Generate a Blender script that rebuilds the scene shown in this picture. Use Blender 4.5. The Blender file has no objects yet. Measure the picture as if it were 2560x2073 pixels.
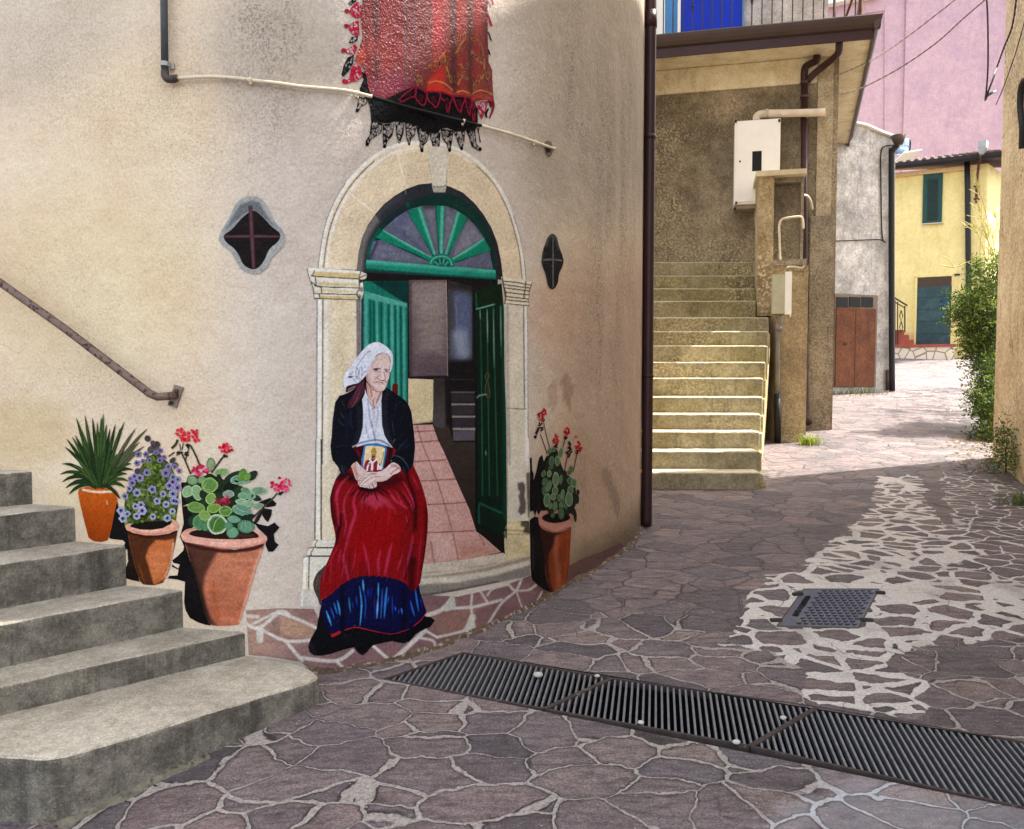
import bpy, bmesh, math, random
import numpy as np
from mathutils import Vector
from mathutils.geometry import delaunay_2d_cdt

SC = bpy.context.scene
COL = SC.collection
# ---------------------------------------------------------------- camera
F_PX, CU, CV = 2000.0, 1280.0, 1036.5
PITCH = math.radians(2.87)
CAM_Z = 1.55
cam_d = bpy.data.cameras.new("camera"); cam = bpy.data.objects.new("camera", cam_d); COL.objects.link(cam)
cam.location = (0, 0, CAM_Z); cam.rotation_euler = (math.pi/2 - PITCH, 0, 0)
cam_d.sensor_fit = 'HORIZONTAL'; cam_d.sensor_width = 36.0; cam_d.lens = 36.0*F_PX/2560.0
cam_d.clip_start = 0.05; cam_d.clip_end = 500
SC.camera = cam
# ---------------------------------------------------------------- world + sun
SUN_AZ = math.atan2(0.941, 0.339); SUN_EL = math.radians(56.0)
w = bpy.data.worlds.new("World"); SC.world = w; w.use_nodes = True
nt = w.node_tree; bg = nt.nodes['Background']
sky = nt.nodes.new('ShaderNodeTexSky'); sky.sky_type = 'NISHITA'; sky.sun_disc = False
sky.sun_elevation = SUN_EL; sky.sun_rotation = SUN_AZ; sky.air_density = 1.0; sky.dust_density = 3.0; sky.ozone_density = 1.0
hs = nt.nodes.new('ShaderNodeHueSaturation'); hs.inputs['Saturation'].default_value = 0.44
nt.links.new(sky.outputs[0], hs.inputs['Color']); nt.links.new(hs.outputs[0], bg.inputs[0]); bg.inputs[1].default_value = 0.15
sl = bpy.data.lights.new("sun", 'SUN'); sl.energy = 2.9; sl.angle = math.radians(0.55); sl.color = (1.0, 0.95, 0.88)
so = bpy.data.objects.new("sun", sl); COL.objects.link(so)
sdir = Vector((math.sin(SUN_AZ)*math.cos(SUN_EL), math.cos(SUN_AZ)*math.cos(SUN_EL), math.sin(SUN_EL)))
so.rotation_euler = sdir.to_track_quat('Z', 'Y').to_euler(); so.location = (8, 4, 20)
vs = SC.view_settings; vs.view_transform = 'Standard'; vs.look = 'None'; vs.gamma = 1; vs.exposure = 2.2
SC.cycles.max_bounces = 6; SC.cycles.diffuse_bounces = 4

# ---------------------------------------------------------------- helpers
RNG = np.random.RandomState(7); random.seed(7)
def lin(c):
    c = np.asarray(c, float)/255.0
    return np.where(c <= 0.04045, c/12.92, ((c+0.055)/1.055)**2.4)
def L4(c): return tuple(lin(c))+(1.0,)
def tag(o, label=None, cat=None, group=None, kind=None):
    if label: o['label'] = label
    if cat: o['category'] = cat
    if group: o['group'] = group
    if kind: o['kind'] = kind
    return o
def thing(name, label, cat, loc=(0, 0, 0), group=None):
    o = bpy.data.objects.new(name, None); COL.objects.link(o); o.location = loc; o.empty_display_size = 0.1
    return tag(o, label, cat, group)
def link(name, me, mat, parent=None, smooth=False):
    o = bpy.data.objects.new(name, me); COL.objects.link(o)
    if mat: me.materials.append(mat)
    if parent is not None:
        o.parent = parent
        pl = Vector(parent.location); pp = parent.parent
        while pp is not None: pl = pl + Vector(pp.location); pp = pp.parent
        o.location = -pl
    if smooth: me.polygons.foreach_set('use_smooth', [True]*len(me.polygons))
    return o
def finish(name, bm, mat, parent=None, smooth=False, bevel=0, seg=2):
    if bevel:
        es = [e for e in bm.edges if len(e.link_faces) == 2 and e.calc_face_angle(0) > 0.5]
        bmesh.ops.bevel(bm, geom=es, offset=bevel, segments=seg, affect='EDGES', profile=0.5)
    bmesh.ops.recalc_face_normals(bm, faces=bm.faces)
    me = bpy.data.meshes.new(name); bm.to_mesh(me); bm.free()
    return link(name, me, mat, parent, smooth)
def prism(bm, pts, z0, z1):
    """closed vertical prism over plan polygon pts; z0/z1 number or list"""
    n = len(pts)
    za = z0 if isinstance(z0, (list, tuple)) else [z0]*n
    zb = z1 if isinstance(z1, (list, tuple)) else [z1]*n
    a = [bm.verts.new((p[0], p[1], z)) for p, z in zip(pts, za)]
    b = [bm.verts.new((p[0], p[1], z)) for p, z in zip(pts, zb)]
    bm.faces.new(a[::-1]); bm.faces.new(b)
    for i in range(n): bm.faces.new((a[i], a[(i+1) % n], b[(i+1) % n], b[i]))
def obox(bm, c, ax, ay, az, s):
    c = Vector(c); ax, ay, az = Vector(ax).normalized(), Vector(ay).normalized(), Vector(az).normalized()
    v = []
    for k in (-1, 1):
        for j in (-1, 1):
            for i in (-1, 1): v.append(bm.verts.new(c+ax*(i*s[0]/2)+ay*(j*s[1]/2)+az*(k*s[2]/2)))
    for f in ((0, 2, 3, 1), (4, 5, 7, 6), (0, 1, 5, 4), (2, 6, 7, 3), (0, 4, 6, 2), (1, 3, 7, 5)): bm.faces.new([v[i] for i in f])
def tube(bm, pts, r, n=10, cap=True):
    pts = [Vector(p) for p in pts]; rings = []
    rr = r if isinstance(r, (list, tuple)) else [r]*len(pts)
    prev = None
    for i, p in enumerate(pts):
        d = (pts[min(i+1, len(pts)-1)]-pts[max(i-1, 0)]).normalized()
        if prev is None:
            u = d.cross(Vector((0, 0, 1)));
            if u.length < 0.05: u = d.cross(Vector((1, 0, 0)))
            u.normalize()
        else: u = (prev-d*prev.dot(d)).normalized()
        prev = u; v = d.cross(u)
        rings.append([bm.verts.new(p+(u*math.cos(2*math.pi*k/n)+v*math.sin(2*math.pi*k/n))*rr[i]) for k in range(n)])
    for a, b in zip(rings, rings[1:]):
        for k in range(n): bm.faces.new((a[k], a[(k+1) % n], b[(k+1) % n], b[k]))
    if cap: bm.faces.new(rings[0][::-1]); bm.faces.new(rings[-1])
def catmull(P, sub=8, closed=False):
    P = np.asarray(P, float); n = len(P); out = []
    rng = range(n) if closed else range(n-1)
    for i in rng:
        if closed: p0, p1, p2, p3 = P[i-1], P[i], P[(i+1) % n], P[(i+2) % n]
        else: p0, p1, p2, p3 = P[max(i-1, 0)], P[i], P[i+1], P[min(i+2, n-1)]
        for k in range(sub):
            t = k/sub
            out.append(0.5*((2*p1)+(-p0+p2)*t+(2*p0-5*p1+4*p2-p3)*t*t+(-p0+3*p1-3*p2+p3)*t**3))
    if not closed: out.append(P[-1])
    return np.array(out)
# pixel of the photograph -> ray
CP, SP = math.cos(PITCH), math.sin(PITCH)
def ray(u, v):
    b = (CV-v)/F_PX
    return Vector(((u-CU)/F_PX, CP+SP*b, -SP+CP*b))
def at(u, v, Y):
    d = ray(u, v); t = Y/d.y
    return Vector((d.x*t, Y, CAM_Z+d.z*t))
def on_z(u, v, z):
    d = ray(u, v); t = (z-CAM_Z)/d.z
    return Vector((d.x*t, d.y*t, z))
def proj(x, y, z):
    z = z-CAM_Z
    dep = y*CP-z*SP; up = y*SP+z*CP
    return CU+F_PX*x/dep, CV-F_PX*up/dep
# ground height
GY = np.array([-30, -5, 0, 2.5, 3.4, 4.2, 5.05, 6.0, 7.0, 8.3, 9.5, 11, 12, 17, 20, 27, 36, 60.])
GZ = np.array([-.5, -.4, -.22, -.06, .0, .045, .15, .225, .27, .35, .47, .62, .72, 1.2, 1.46, 2.1, 2.75, 4.5])
_yy = np.linspace(-30, 60, 1801); _zz = np.interp(_yy, GY, GZ)
_k = np.ones(9)/9; _zz = np.convolve(np.pad(_zz, 4, mode='edge'), _k, 'valid')
def G(x, y):
    return np.interp(y, _yy, _zz) - 0.09*np.clip((-0.6-np.asarray(x))/1.0, 0, 1)*np.clip((3.9-np.asarray(y))/0.9, 0, 1)
def on_ground(u, v, dz=0.0):
    d = ray(u, v); lo, hi = 0.5, 60.0
    t = 1.0
    for _ in range(600):
        x, y, z = d.x*t, d.y*t, CAM_Z+d.z*t
        g = float(G(x, y))+dz
        if z <= g: break
        t += max(0.004, (z-g)*0.3)
    return Vector((d.x*t, d.y*t, g))
# planes (vertical facades)
class Plane:
    def __init__(s, p, q):
        s.p = Vector((p[0], p[1], 0)); s.d = (Vector((q[0], q[1], 0))-s.p).normalized(); s.n = Vector((s.d.y, -s.d.x, 0))
        if s.n.y > 0: s.n = -s.n
    def hit(s, u, v, off=0.0):
        r = ray(u, v); t = ((s.p+s.n*off).dot(s.n))/(Vector((r.x, r.y, 0)).dot(s.n))
        return Vector((r.x*t, r.y*t, CAM_Z+r.z*t))
    def box(s, bm, u0, v0, u1, v1, o0, o1):
        """box whose front (at offset o1) shows as pixel rect"""
        um, vm = (u0+u1)/2, (v0+v1)/2
        a = s.hit(u0, vm, o1); b = s.hit(u1, vm, o1); t = s.hit(um, v0, o1).z; bt = s.hit(um, v1, o1).z
        wdt = (b-a).dot(s.d); c = (a+b)/2; c.z = (t+bt)/2; c = c-s.n*((o1-o0)/2)
        obox(bm, c, s.d, s.n, (0, 0, 1), (abs(wdt), abs(o1-o0), abs(t-bt)))
# ---------------------------------------------------------------- mural wall plan
WP = [(-9.5, 6.5), (-6.5, 5.45), (-3.95, 4.70), (-2.584, 4.30), (-1.99, 4.12), (-1.319, 3.965), (-0.98, 4.005), (-0.662, 4.14), (-0.399, 4.32),
      (0.048, 4.78), (0.262, 5.06), (0.616, 5.59), (0.882, 6.08), (1.05, 6.55), (1.145, 7.1), (1.16, 7.8), (1.16, 9.0), (1.16, 11.0)]
WC = catmull(WP, 40)
_d = np.gradient(WC, axis=0); _d /= np.linalg.norm(_d, axis=1)[:, None]
WN = np.stack([_d[:, 1], -_d[:, 0]], 1)
WT = WC[:, 0]/WC[:, 1]
_im = int(np.argmax(WT)); _mt = np.maximum.accumulate(WT[:_im+1])
def wall_pts(uv, off):
    """native pixels (N,2) -> points on the curved wall lifted by off metres"""
    uv = np.asarray(uv, float); b = (CV-uv[:, 1])/F_PX
    dx = (uv[:, 0]-CU)/F_PX; dy = CP+SP*b; dz = -SP+CP*b
    tn = dx/dy
    y = np.interp(tn, _mt, WC[:_im+1, 1]); x = np.interp(tn, _mt, WC[:_im+1, 0])
    nx = np.interp(tn, _mt, WN[:_im+1, 0]); ny = np.interp(tn, _mt, WN[:_im+1, 1])
    t = y/dy
    return np.stack([x+nx*off, y+ny*off, CAM_Z+dz*t], 1)
def wall_pt(u, v, off=0.0): return Vector(wall_pts([(u, v)], off)[0])
# ---------------------------------------------------------------- node material helpers
def newmat(name):
    m = bpy.data.materials.new(name); m.use_nodes = True
    return m, m.node_tree, m.node_tree.nodes['Principled BSDF']
def nd(nt, t, **k):
    n = nt.nodes.new(t)
    for a, b in k.items(): setattr(n, a, b)
    return n
def coords(nt, scale=(1, 1, 1)):
    g = nd(nt, 'ShaderNodeNewGeometry'); mp = nd(nt, 'ShaderNodeMapping'); mp.inputs['Scale'].default_value = scale
    nt.links.new(g.outputs['Position'], mp.inputs['Vector']); return mp.outputs[0]
def noise(nt, vec, scale, detail=4, rough=0.6, dist=0.0):
    n = nd(nt, 'ShaderNodeTexNoise'); n.inputs['Scale'].default_value = scale; n.inputs['Detail'].default_value = detail
    n.inputs['Roughness'].default_value = rough; n.inputs['Distortion'].default_value = dist
    nt.links.new(vec, n.inputs['Vector']); return n.outputs['Fac']
def ramp(nt, fac, stops):
    r = nd(nt, 'ShaderNodeValToRGB'); e = r.color_ramp.elements
    while len(e) < len(stops): e.new(0.5)
    for el, (p, c) in zip(e, stops):
        el.position = p; el.color = c if len(c) == 4 else tuple(c)+(1,)
    nt.links.new(fac, r.inputs[0]); return r.outputs[0]
def gramp(nt, fac, a, b, va=0.0, vb=1.0):
    m = nd(nt, 'ShaderNodeMapRange'); m.inputs[1].default_value = a; m.inputs[2].default_value = b; m.inputs[3].default_value = va; m.inputs[4].default_value = vb
    m.interpolation_type = 'SMOOTHSTEP'
    nt.links.new(fac, m.inputs[0]); return m.outputs[0]
def mix(nt, fac, a, b, mode='MIX'):
    m = nd(nt, 'ShaderNodeMix', data_type='RGBA', blend_type=mode)
    for i, s in ((0, fac), (6, a), (7, b)):
        if hasattr(s, 'links'): nt.links.new(s, m.inputs[i])
        elif i == 0: m.inputs[0].default_value = s
        else: m.inputs[i].default_value = s if len(s) == 4 else tuple(s)+(1,)
    return m.outputs[2]
def math_(nt, op, a, b=0.0):
    m = nd(nt, 'ShaderNodeMath', operation=op)
    for i, s in ((0, a), (1, b)):
        if hasattr(s, 'links'): nt.links.new(s, m.inputs[i])
        else: m.inputs[i].default_value = s
    return m.outputs[0]
def bump(nt, b, h, strength, dist=0.01, prev=None):
    n = nd(nt, 'ShaderNodeBump'); n.inputs['Strength'].default_value = strength; n.inputs['Distance'].default_value = dist
    nt.links.new(h, n.inputs['Height'])
    if prev is not None: nt.links.new(prev, n.inputs['Normal'])
    nt.links.new(n.outputs[0], b.inputs['Normal']); return n.outputs[0]
def attr(nt, name, out='Color'):
    a = nd(nt, 'ShaderNodeAttribute', attribute_name=name); return a.outputs[out]
def simple(name, col, rough=0.7, metal=0.0, var=0.15, scale=8.0, bstr=0.15, bscale=60.0, spots=None):
    """plain surface with mottled tone, fine relief and optional stains: spots=(colour, scale, lo, hi)"""
    m, nt, b = newmat(name); c = lin(col); v = coords(nt)
    n = noise(nt, v, scale, 5)
    colr = ramp(nt, n, [(0.3, tuple(c*(1-var))), (0.7, tuple(np.minimum(c*(1+var), 0.95)))])
    if spots:
        s = gramp(nt, noise(nt, v, spots[1], 6, 0.7), spots[2], spots[3]); colr = mix(nt, s, colr, L4(spots[0]))
    nt.links.new(colr, b.inputs['Base Color']); b.inputs['Roughness'].default_value = rough; b.inputs['Metallic'].default_value = metal; b.inputs['Specular IOR Level'].default_value = 0.28
    if bstr: bump(nt, b, noise(nt, v, bscale, 4), bstr, 0.01)
    return m
def plaster(name, c0, c1, c2, streak=0.5, rough_scale=70.0, bstr=0.6, speck=None, grain=.6, mottle=.6, crack=0.0):
    """weathered render: two broad tones, vertical run-off streaks, grain, speckled wear"""
    m, nt, b = newmat(name); v = coords(nt); vst = coords(nt, (1, 1, 0.12))
    base = mix(nt, gramp(nt, noise(nt, v, 0.9, 5, 0.65), 0.38, 0.62), L4(c0), L4(c1))
    st = gramp(nt, noise(nt, vst, 5.0, 6, 0.7), 0.5, 0.72)
    base = mix(nt, math_(nt, 'MULTIPLY', st, streak), base, L4(c2))
    gr = noise(nt, v, rough_scale*1.1, 3, .7)
    base = mix(nt, grain, base, ramp(nt, gr, [(0.32, (.2, .2, .2)), (0.5, (.5, .5, .5)), (0.68, (.82, .82, .82))]), 'OVERLAY')
    base = mix(nt, mottle, base, ramp(nt, noise(nt, v, 4.5, 7, .72), [(.36, (.3, .29, .28)), (.64, (.68, .68, .68))]), 'OVERLAY')
    if speck:
        sp_ = gramp(nt, noise(nt, v, rough_scale, 2), 0.5, 0.62); area = gramp(nt, noise(nt, v, 0.7, 3), 0.40, 0.62)
        base = mix(nt, math_(nt, 'MULTIPLY', sp_, area), base, L4(speck))
    if crack:
        wn = nd(nt, 'ShaderNodeTexNoise'); wn.inputs['Scale'].default_value = 2.5; wn.inputs['Detail'].default_value = 6; nt.links.new(v, wn.inputs['Vector'])
        wa = nd(nt, 'ShaderNodeVectorMath', operation='MULTIPLY_ADD'); nt.links.new(wn.outputs['Color'], wa.inputs[0]); wa.inputs[1].default_value = (.5, .5, .5); nt.links.new(coords(nt, (1.6, 1.6, .45)), wa.inputs[2])
        cv = nd(nt, 'ShaderNodeTexVoronoi', feature='DISTANCE_TO_EDGE'); cv.inputs['Scale'].default_value = .9; nt.links.new(wa.outputs[0], cv.inputs['Vector'])
        base = mix(nt, math_(nt, 'MULTIPLY', math_(nt, 'MULTIPLY', gramp(nt, cv.outputs['Distance'], .0, .012, 1, 0), gramp(nt, noise(nt, v, 1.1, 3), .48, .56)), crack), base, L4((64, 50, 38)))
    nt.links.new(base, b.inputs['Base Color']); b.inputs['Roughness'].default_value = 0.9
    b1 = bump(nt, b, noise(nt, v, rough_scale, 4, 0.7), bstr, 0.008); bump(nt, b, noise(nt, v, 3.0, 4), 0.35, 0.03, b1)
    return m
# ================================================================ ground
GT = [on_ground(*p) for p in ((1156, 1631), (2720, 1882), (2720, 2056), (957, 1699))]   # rim of the drain
def poly_px(T, t): return T(t)
class _T:
    def __init__(s, ox, oy, sc): s.o = np.array([ox, oy], float); s.sc = sc
    def __call__(s, txt): return np.array([float(q) for q in txt.split()]).reshape(-1, 2)/s.sc+s.o
g4 = _T(1500, 1250, 2.0226)
MORT = g4("1410 -140 1380 20 1250 150 1100 262 1040 332 860 388 798 430 740 520 700 622 600 722 650 742 840 760 1020 850 1075 905 1015 970 1150 1045 1560 1108 1690 1045 1590 992 1685 936 1550 880 1455 822 1590 752 1900 722 2144 690 2300 690 2300 420 2144 415 1900 402 1880 252 1720 100 1640 -10 1660 -60 1600 -150")
MORT3 = np.array([(2340, 1165), (2440, 1185), (2760, 1300), (2760, 1480), (2440, 1462), (2380, 1300)], float)
MORT2 = g4("1055 1352 1200 1338 1500 1382 1900 1482 2300 1560 2300 1720 500 1720 780 1560 900 1500 1085 1450")
def _inside(P, poly):
    x, y = P[:, 0], P[:, 1]; r = np.zeros(len(P), bool)
    for i in range(len(poly)):
        x0, y0 = poly[i-1]; x1, y1 = poly[i]
        if y0 != y1: r ^= ((y0 > y) != (y1 > y)) & (x < (x1-x0)*(y-y0)/(y1-y0)+x0)
    return r
def _sdist(P, poly):
    best = np.full(len(P), 1e9); n = len(poly)
    for i in range(n):
        a = poly[i]; ab = poly[(i+1) % n]-a; t = np.clip(((P-a)@ab)/(ab@ab+1e-9), 0, 1); best = np.minimum(best, np.hypot(P[:, 0]-a[0]-ab[0]*t, P[:, 1]-a[1]-ab[1]*t))
    return np.where(_inside(P, poly), best, -best)
def build_ground():
    fine = np.stack(np.meshgrid(np.arange(-2.6, 6.6, .055), np.arange(2.2, 9.6, .055)), -1).reshape(-1, 2)
    mid = np.stack(np.meshgrid(np.arange(-4, 16, .3), np.arange(-2, 30, .3)), -1).reshape(-1, 2)
    mid = mid[~((mid[:, 0] > -2.7) & (mid[:, 0] < 6.7) & (mid[:, 1] > 2.1) & (mid[:, 1] < 9.7))]
    coarse = np.stack(np.meshgrid(np.arange(-30, 61, 3.), np.arange(-24, 64, 3.)), -1).reshape(-1, 2)
    coarse = coarse[~((coarse[:, 0] > -4.5) & (coarse[:, 0] < 16.5) & (coarse[:, 1] > -2.5) & (coarse[:, 1] < 30.5))]
    P = np.vstack([fine, mid, coarse]); hole = np.array([(p.x, p.y) for p in GT])
    c = hole.mean(0); P = P[~_inside(P, c+(hole-c)*1.012+np.sign(hole-c)*.01)]
    hb = []
    for i in range(4):
        a, b = hole[i], hole[(i+1) % 4]
        for k in range(24): hb.append(a+(b-a)*k/24)
    V = np.vstack([np.array(hb), P])
    vo, eo, fo, _, _, _ = delaunay_2d_cdt([Vector(q) for q in V], [(i, (i+1) % 96) for i in range(96)], [], 0, 1e-5)
    vo = np.array([tuple(q) for q in vo]); cen = np.array([vo[list(f)].mean(0) for f in fo])
    keep = ~_inside(cen, np.array(hb)); fo = [tuple(f) for f, k in zip(fo, keep) if k]
    z = G(vo[:, 0], vo[:, 1]); me = bpy.data.meshes.new("ground"); me.from_pydata(np.column_stack([vo, z]).tolist(), [], fo); me.update()
    if me.polygons[0].normal.z < 0: me.flip_normals()
    ok = vo[:, 1] > 1.2; U = np.full(len(vo), -9e3); W = np.full(len(vo), -9e3); U[ok], W[ok] = proj(vo[ok, 0], vo[ok, 1], z[ok])
    px = np.column_stack([U, W]); sd_ = _sdist(px, MORT); m = np.clip(.5+sd_/50, 0, 1)*np.clip((W-1172)/26, 0, 1); m2 = np.clip(.5+_sdist(px, MORT2)/60, 0, 1)
    # hard stones with thin dark joints further up on the left of the lane, pale joints nearer
    thin = ((W < 1560) & (U < 2350) & (W > 1000)).astype(float)*np.clip((1620-W)/140, 0, 1)
    nr_ = np.clip(.5+_sdist(px, MORT3)/60, 0, 1); m = np.maximum(m, nr_*np.clip((W-1172)/26, 0, 1)); nr_ = nr_*np.clip(.5-sd_/40, 0, 1)
    for n_, a_ in (('narrow', nr_), ('mortar', m), ('film', m2), ('thin', thin)):
        q = me.attributes.new(n_, 'FLOAT', 'POINT'); q.data.foreach_set('value', a_.astype(np.float32))
    mt, nt, b = newmat("crazy_paving"); v = coords(nt)
    def warp(vec, sc, amp):
        dn = nd(nt, 'ShaderNodeTexNoise'); dn.inputs['Scale'].default_value = sc; dn.inputs['Detail'].default_value = 3; nt.links.new(v, dn.inputs['Vector'])
        va = nd(nt, 'ShaderNodeVectorMath', operation='MULTIPLY_ADD'); nt.links.new(dn.outputs['Color'], va.inputs[0]); va.inputs[1].default_value = (amp, amp, 0); nt.links.new(vec, va.inputs[2]); return va.outputs[0]
    wv = warp(warp(v, 3.0, .16), 16.0, .045)
    mp = nd(nt, 'ShaderNodeMapping'); mp.inputs['Scale'].default_value = (3.5, 5.0, 0); mp.inputs['Rotation'].default_value = (0, 0, .3); nt.links.new(wv, mp.inputs[0])
    def vor(feature, scale):
        n = nd(nt, 'ShaderNodeTexVoronoi', feature=feature); n.inputs['Scale'].default_value = scale; n.inputs['Randomness'].default_value = 1.0; nt.links.new(mp.outputs[0], n.inputs['Vector']); return n
    e1 = vor('DISTANCE_TO_EDGE', 1.0).outputs['Distance']; c1 = vor('F1', 1.0).outputs['Color']
    e2 = vor('DISTANCE_TO_EDGE', 1.3).outputs['Distance']; c2 = vor('F1', 1.3).outputs['Color']
    am = attr(nt, 'mortar', 'Fac'); an = attr(nt, 'narrow', 'Fac'); af = attr(nt, 'film', 'Fac'); at_ = attr(nt, 'thin', 'Fac')
    am = gramp(nt, math_(nt, 'ADD', am, math_(nt, 'MULTIPLY', math_(nt, 'SUBTRACT', noise(nt, v, 5.5, 4), .5), 1.1)), .47, .53)
    e2m = math_(nt, 'MULTIPLY', e2, .68); fz = math_(nt, 'SUBTRACT', noise(nt, v, 45, 4, .7), .5)
    def madd(a, m, c):
        o_ = math_(nt, 'MULTIPLY_ADD', a, m); o_.node.inputs[2].default_value = c; return o_
    w1 = madd(gramp(nt, noise(nt, v, 1.3, 2), .30, .72), .036, .009)
    w1 = math_(nt, 'MULTIPLY', w1, math_(nt, 'SUBTRACT', 1.0, math_(nt, 'MULTIPLY', at_, .8)))
    w1 = math_(nt, 'ADD', w1, math_(nt, 'MULTIPLY', fz, .022))
    d1 = math_(nt, 'SUBTRACT', e1, w1); j1 = gramp(nt, d1, -.004, .004, 1, 0)
    w2 = math_(nt, 'ADD', madd(gramp(nt, noise(nt, v, 2.6, 3), .3, .7), .05, .05), math_(nt, 'MULTIPLY', fz, .035))
    w2 = math_(nt, 'MULTIPLY', w2, math_(nt, 'SUBTRACT', 1.0, math_(nt, 'MULTIPLY', an, .62)))
    d2 = math_(nt, 'SUBTRACT', e2m, w2); j2 = gramp(nt, d2, -.004, .004, 1, 0)
    t1 = nd(nt, 'ShaderNodeSeparateColor'); nt.links.new(c1, t1.inputs[0]); t2 = nd(nt, 'ShaderNodeSeparateColor'); nt.links.new(c2, t2.inputs[0])
    sr = [(0.0, lin((74, 66, 67))), (.3, lin((100, 87, 86))), (.55, lin((110, 94, 91))), (.75, lin((87, 79, 81))), (1.0, lin((120, 103, 96)))]
    st = mix(nt, am, ramp(nt, t1.outputs[0], sr), ramp(nt, t2.outputs[0], sr))
    lay = noise(nt, coords(nt, (1.0, 3.2, 1)), 9, 8, .72); st = mix(nt, .85, st, ramp(nt, lay, [(.34, (.2, .19, .19)), (.5, (.5, .5, .5)), (.66, (.8, .8, .8))]), 'OVERLAY')
    grain = noise(nt, v, 110, 4, .75); st = mix(nt, .9, st, ramp(nt, grain, [(.34, (.18, .18, .18)), (.5, (.48, .48, .48)), (.66, (.84, .84, .84))]), 'OVERLAY')
    st = mix(nt, math_(nt, 'MULTIPLY', gramp(nt, noise(nt, coords(nt, (1, 2, 1)), 60, 3, .7), .6, .72), .5), st, L4((168, 158, 152)))
    st = mix(nt, math_(nt, 'MULTIPLY', gramp(nt, noise(nt, v, 1.2, 4, .6), .5, .75), .35), st, L4((62, 54, 52)))
    mg = gramp(nt, noise(nt, v, 70, 4, .75), .36, .64); mo1 = mix(nt, mg, L4((122, 113, 106)), L4((164, 155, 146))); mo2 = mix(nt, mg, L4((172, 164, 155)), L4((206, 199, 190)))
    mo2 = mix(nt, math_(nt, 'MULTIPLY', gramp(nt, noise(nt, v, 2.4, 5, .65), .5, .72), .55), mo2, L4((118, 109, 102)))
    mo1 = mix(nt, math_(nt, 'MULTIPLY', at_, .6), mo1, L4((92, 80, 75)))
    ek = math_(nt, 'MULTIPLY', gramp(nt, noise(nt, v, 2.7, 3), .40, .52), .9)
    a1 = mix(nt, j1, st, mo1); a1 = mix(nt, math_(nt, 'MULTIPLY', math_(nt, 'MULTIPLY', gramp(nt, d1, -.006, .0), gramp(nt, d1, .006, .02, 1, 0)), ek), a1, L4((36, 30, 29)))
    a2 = mix(nt, j2, st, mo2); a2 = mix(nt, math_(nt, 'MULTIPLY', math_(nt, 'MULTIPLY', gramp(nt, d2, -.006, .0), gramp(nt, d2, .004, .014, 1, 0)), math_(nt, 'MULTIPLY', ek, .6)), a2, L4((46, 39, 37)))
    colr = mix(nt, am, a1, a2)
    # fine cracks crossing the stones
    ck = nd(nt, 'ShaderNodeTexVoronoi', feature='DISTANCE_TO_EDGE'); ck.inputs['Scale'].default_value = 2.3; nt.links.new(warp(v, 6.0, .22), ck.inputs['Vector'])
    colr = mix(nt, math_(nt, 'MULTIPLY', math_(nt, 'MULTIPLY', gramp(nt, ck.outputs['Distance'], .0, .011, 1, 0), gramp(nt, noise(nt, v, 1.5, 2), .5, .58)), .75), colr, L4((42, 35, 34)))
    fm = math_(nt, 'MULTIPLY', gramp(nt, math_(nt, 'ADD', af, math_(nt, 'MULTIPLY', math_(nt, 'SUBTRACT', noise(nt, v, 7, 7, .72), .5), 1.6)), .55, 1.1), math_(nt, 'ADD', .22, math_(nt, 'MULTIPLY', j1, .5)))
    colr = mix(nt, fm, colr, L4((186, 186, 190)))
    gv = nd(nt, 'ShaderNodeTexVoronoi', feature='F1'); gv.inputs['Scale'].default_value = 24; nt.links.new(v, gv.inputs['Vector'])
    colr = mix(nt, math_(nt, 'MULTIPLY', gramp(nt, gv.outputs['Distance'], .03, .10, 1, 0), gramp(nt, noise(nt, v, 5, 2), .46, .58)), colr, L4((200, 192, 184)))
    nt.links.new(colr, b.inputs['Base Color']); b.inputs['Roughness'].default_value = .66; b.inputs['Specular IOR Level'].default_value = .35
    h = mix(nt, am, gramp(nt, d1, -.01, .05), gramp(nt, d2, -.01, .04)); b1 = bump(nt, b, h, .7, .016); b2 = bump(nt, b, lay, .8, .014, b1); bump(nt, b, grain, .6, .006, b2)
    o = link("ground", me, mt); o['kind'] = 'structure'
    # the channel below the grating
    bm = bmesh.new(); top = [Vector((p.x, p.y, float(G(p.x, p.y))+.001)) for p in GT]; bot = [p-Vector((0, 0, .45)) for p in top]
    tv = [bm.verts.new(p) for p in top]; bv = [bm.verts.new(p) for p in bot]; bm.faces.new(bv)
    for i in range(4): bm.faces.new((tv[i], tv[(i+1) % 4], bv[(i+1) % 4], bv[i]))
    o = finish("drain_channel", bm, simple("channel_concrete", (22, 20, 20), .95), None); o['kind'] = 'structure'
build_ground()
# ================================================================ materials for buildings
M_brown = plaster("brown_render", (143, 131, 108), (105, 94, 74), (86, 76, 58), .4, 34, 1.0, (180, 164, 132), .65)
M_cream = plaster("cream_band", (222, 211, 182), (208, 196, 164), (164, 150, 118), .5, 60, .4)
M_pier = plaster("grey_brown_pier", (146, 136, 118), (128, 118, 102), (100, 90, 74), .6, 34, .5, (172, 156, 128), .8)
M_greyw = plaster("grey_render", (186, 182, 178), (150, 147, 145), (116, 113, 111), .7, 24, .5, None, .45, .75, .4)
M_yel = plaster("yellow_paint", (226, 208, 142), (218, 200, 132), (192, 172, 112), .5, 16, .1, None, .2, .25)
M_pink = plaster("pink_paint", (194, 160, 165), (184, 151, 160), (168, 138, 146), .5, 16, .1, None, .2, .2)
M_ochre = plaster("ochre_render", (216, 198, 164), (198, 179, 144), (160, 140, 110), .6, 26, .8, (160, 138, 104), .7, .5, .8)
M_terr = plaster("terrace_render", (176, 170, 168), (150, 144, 142), (120, 114, 112), .4, 50, .6)
M_gut = simple("brown_metal", (72, 58, 52), .42, .2, .12, 3, .05, 30)
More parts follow.
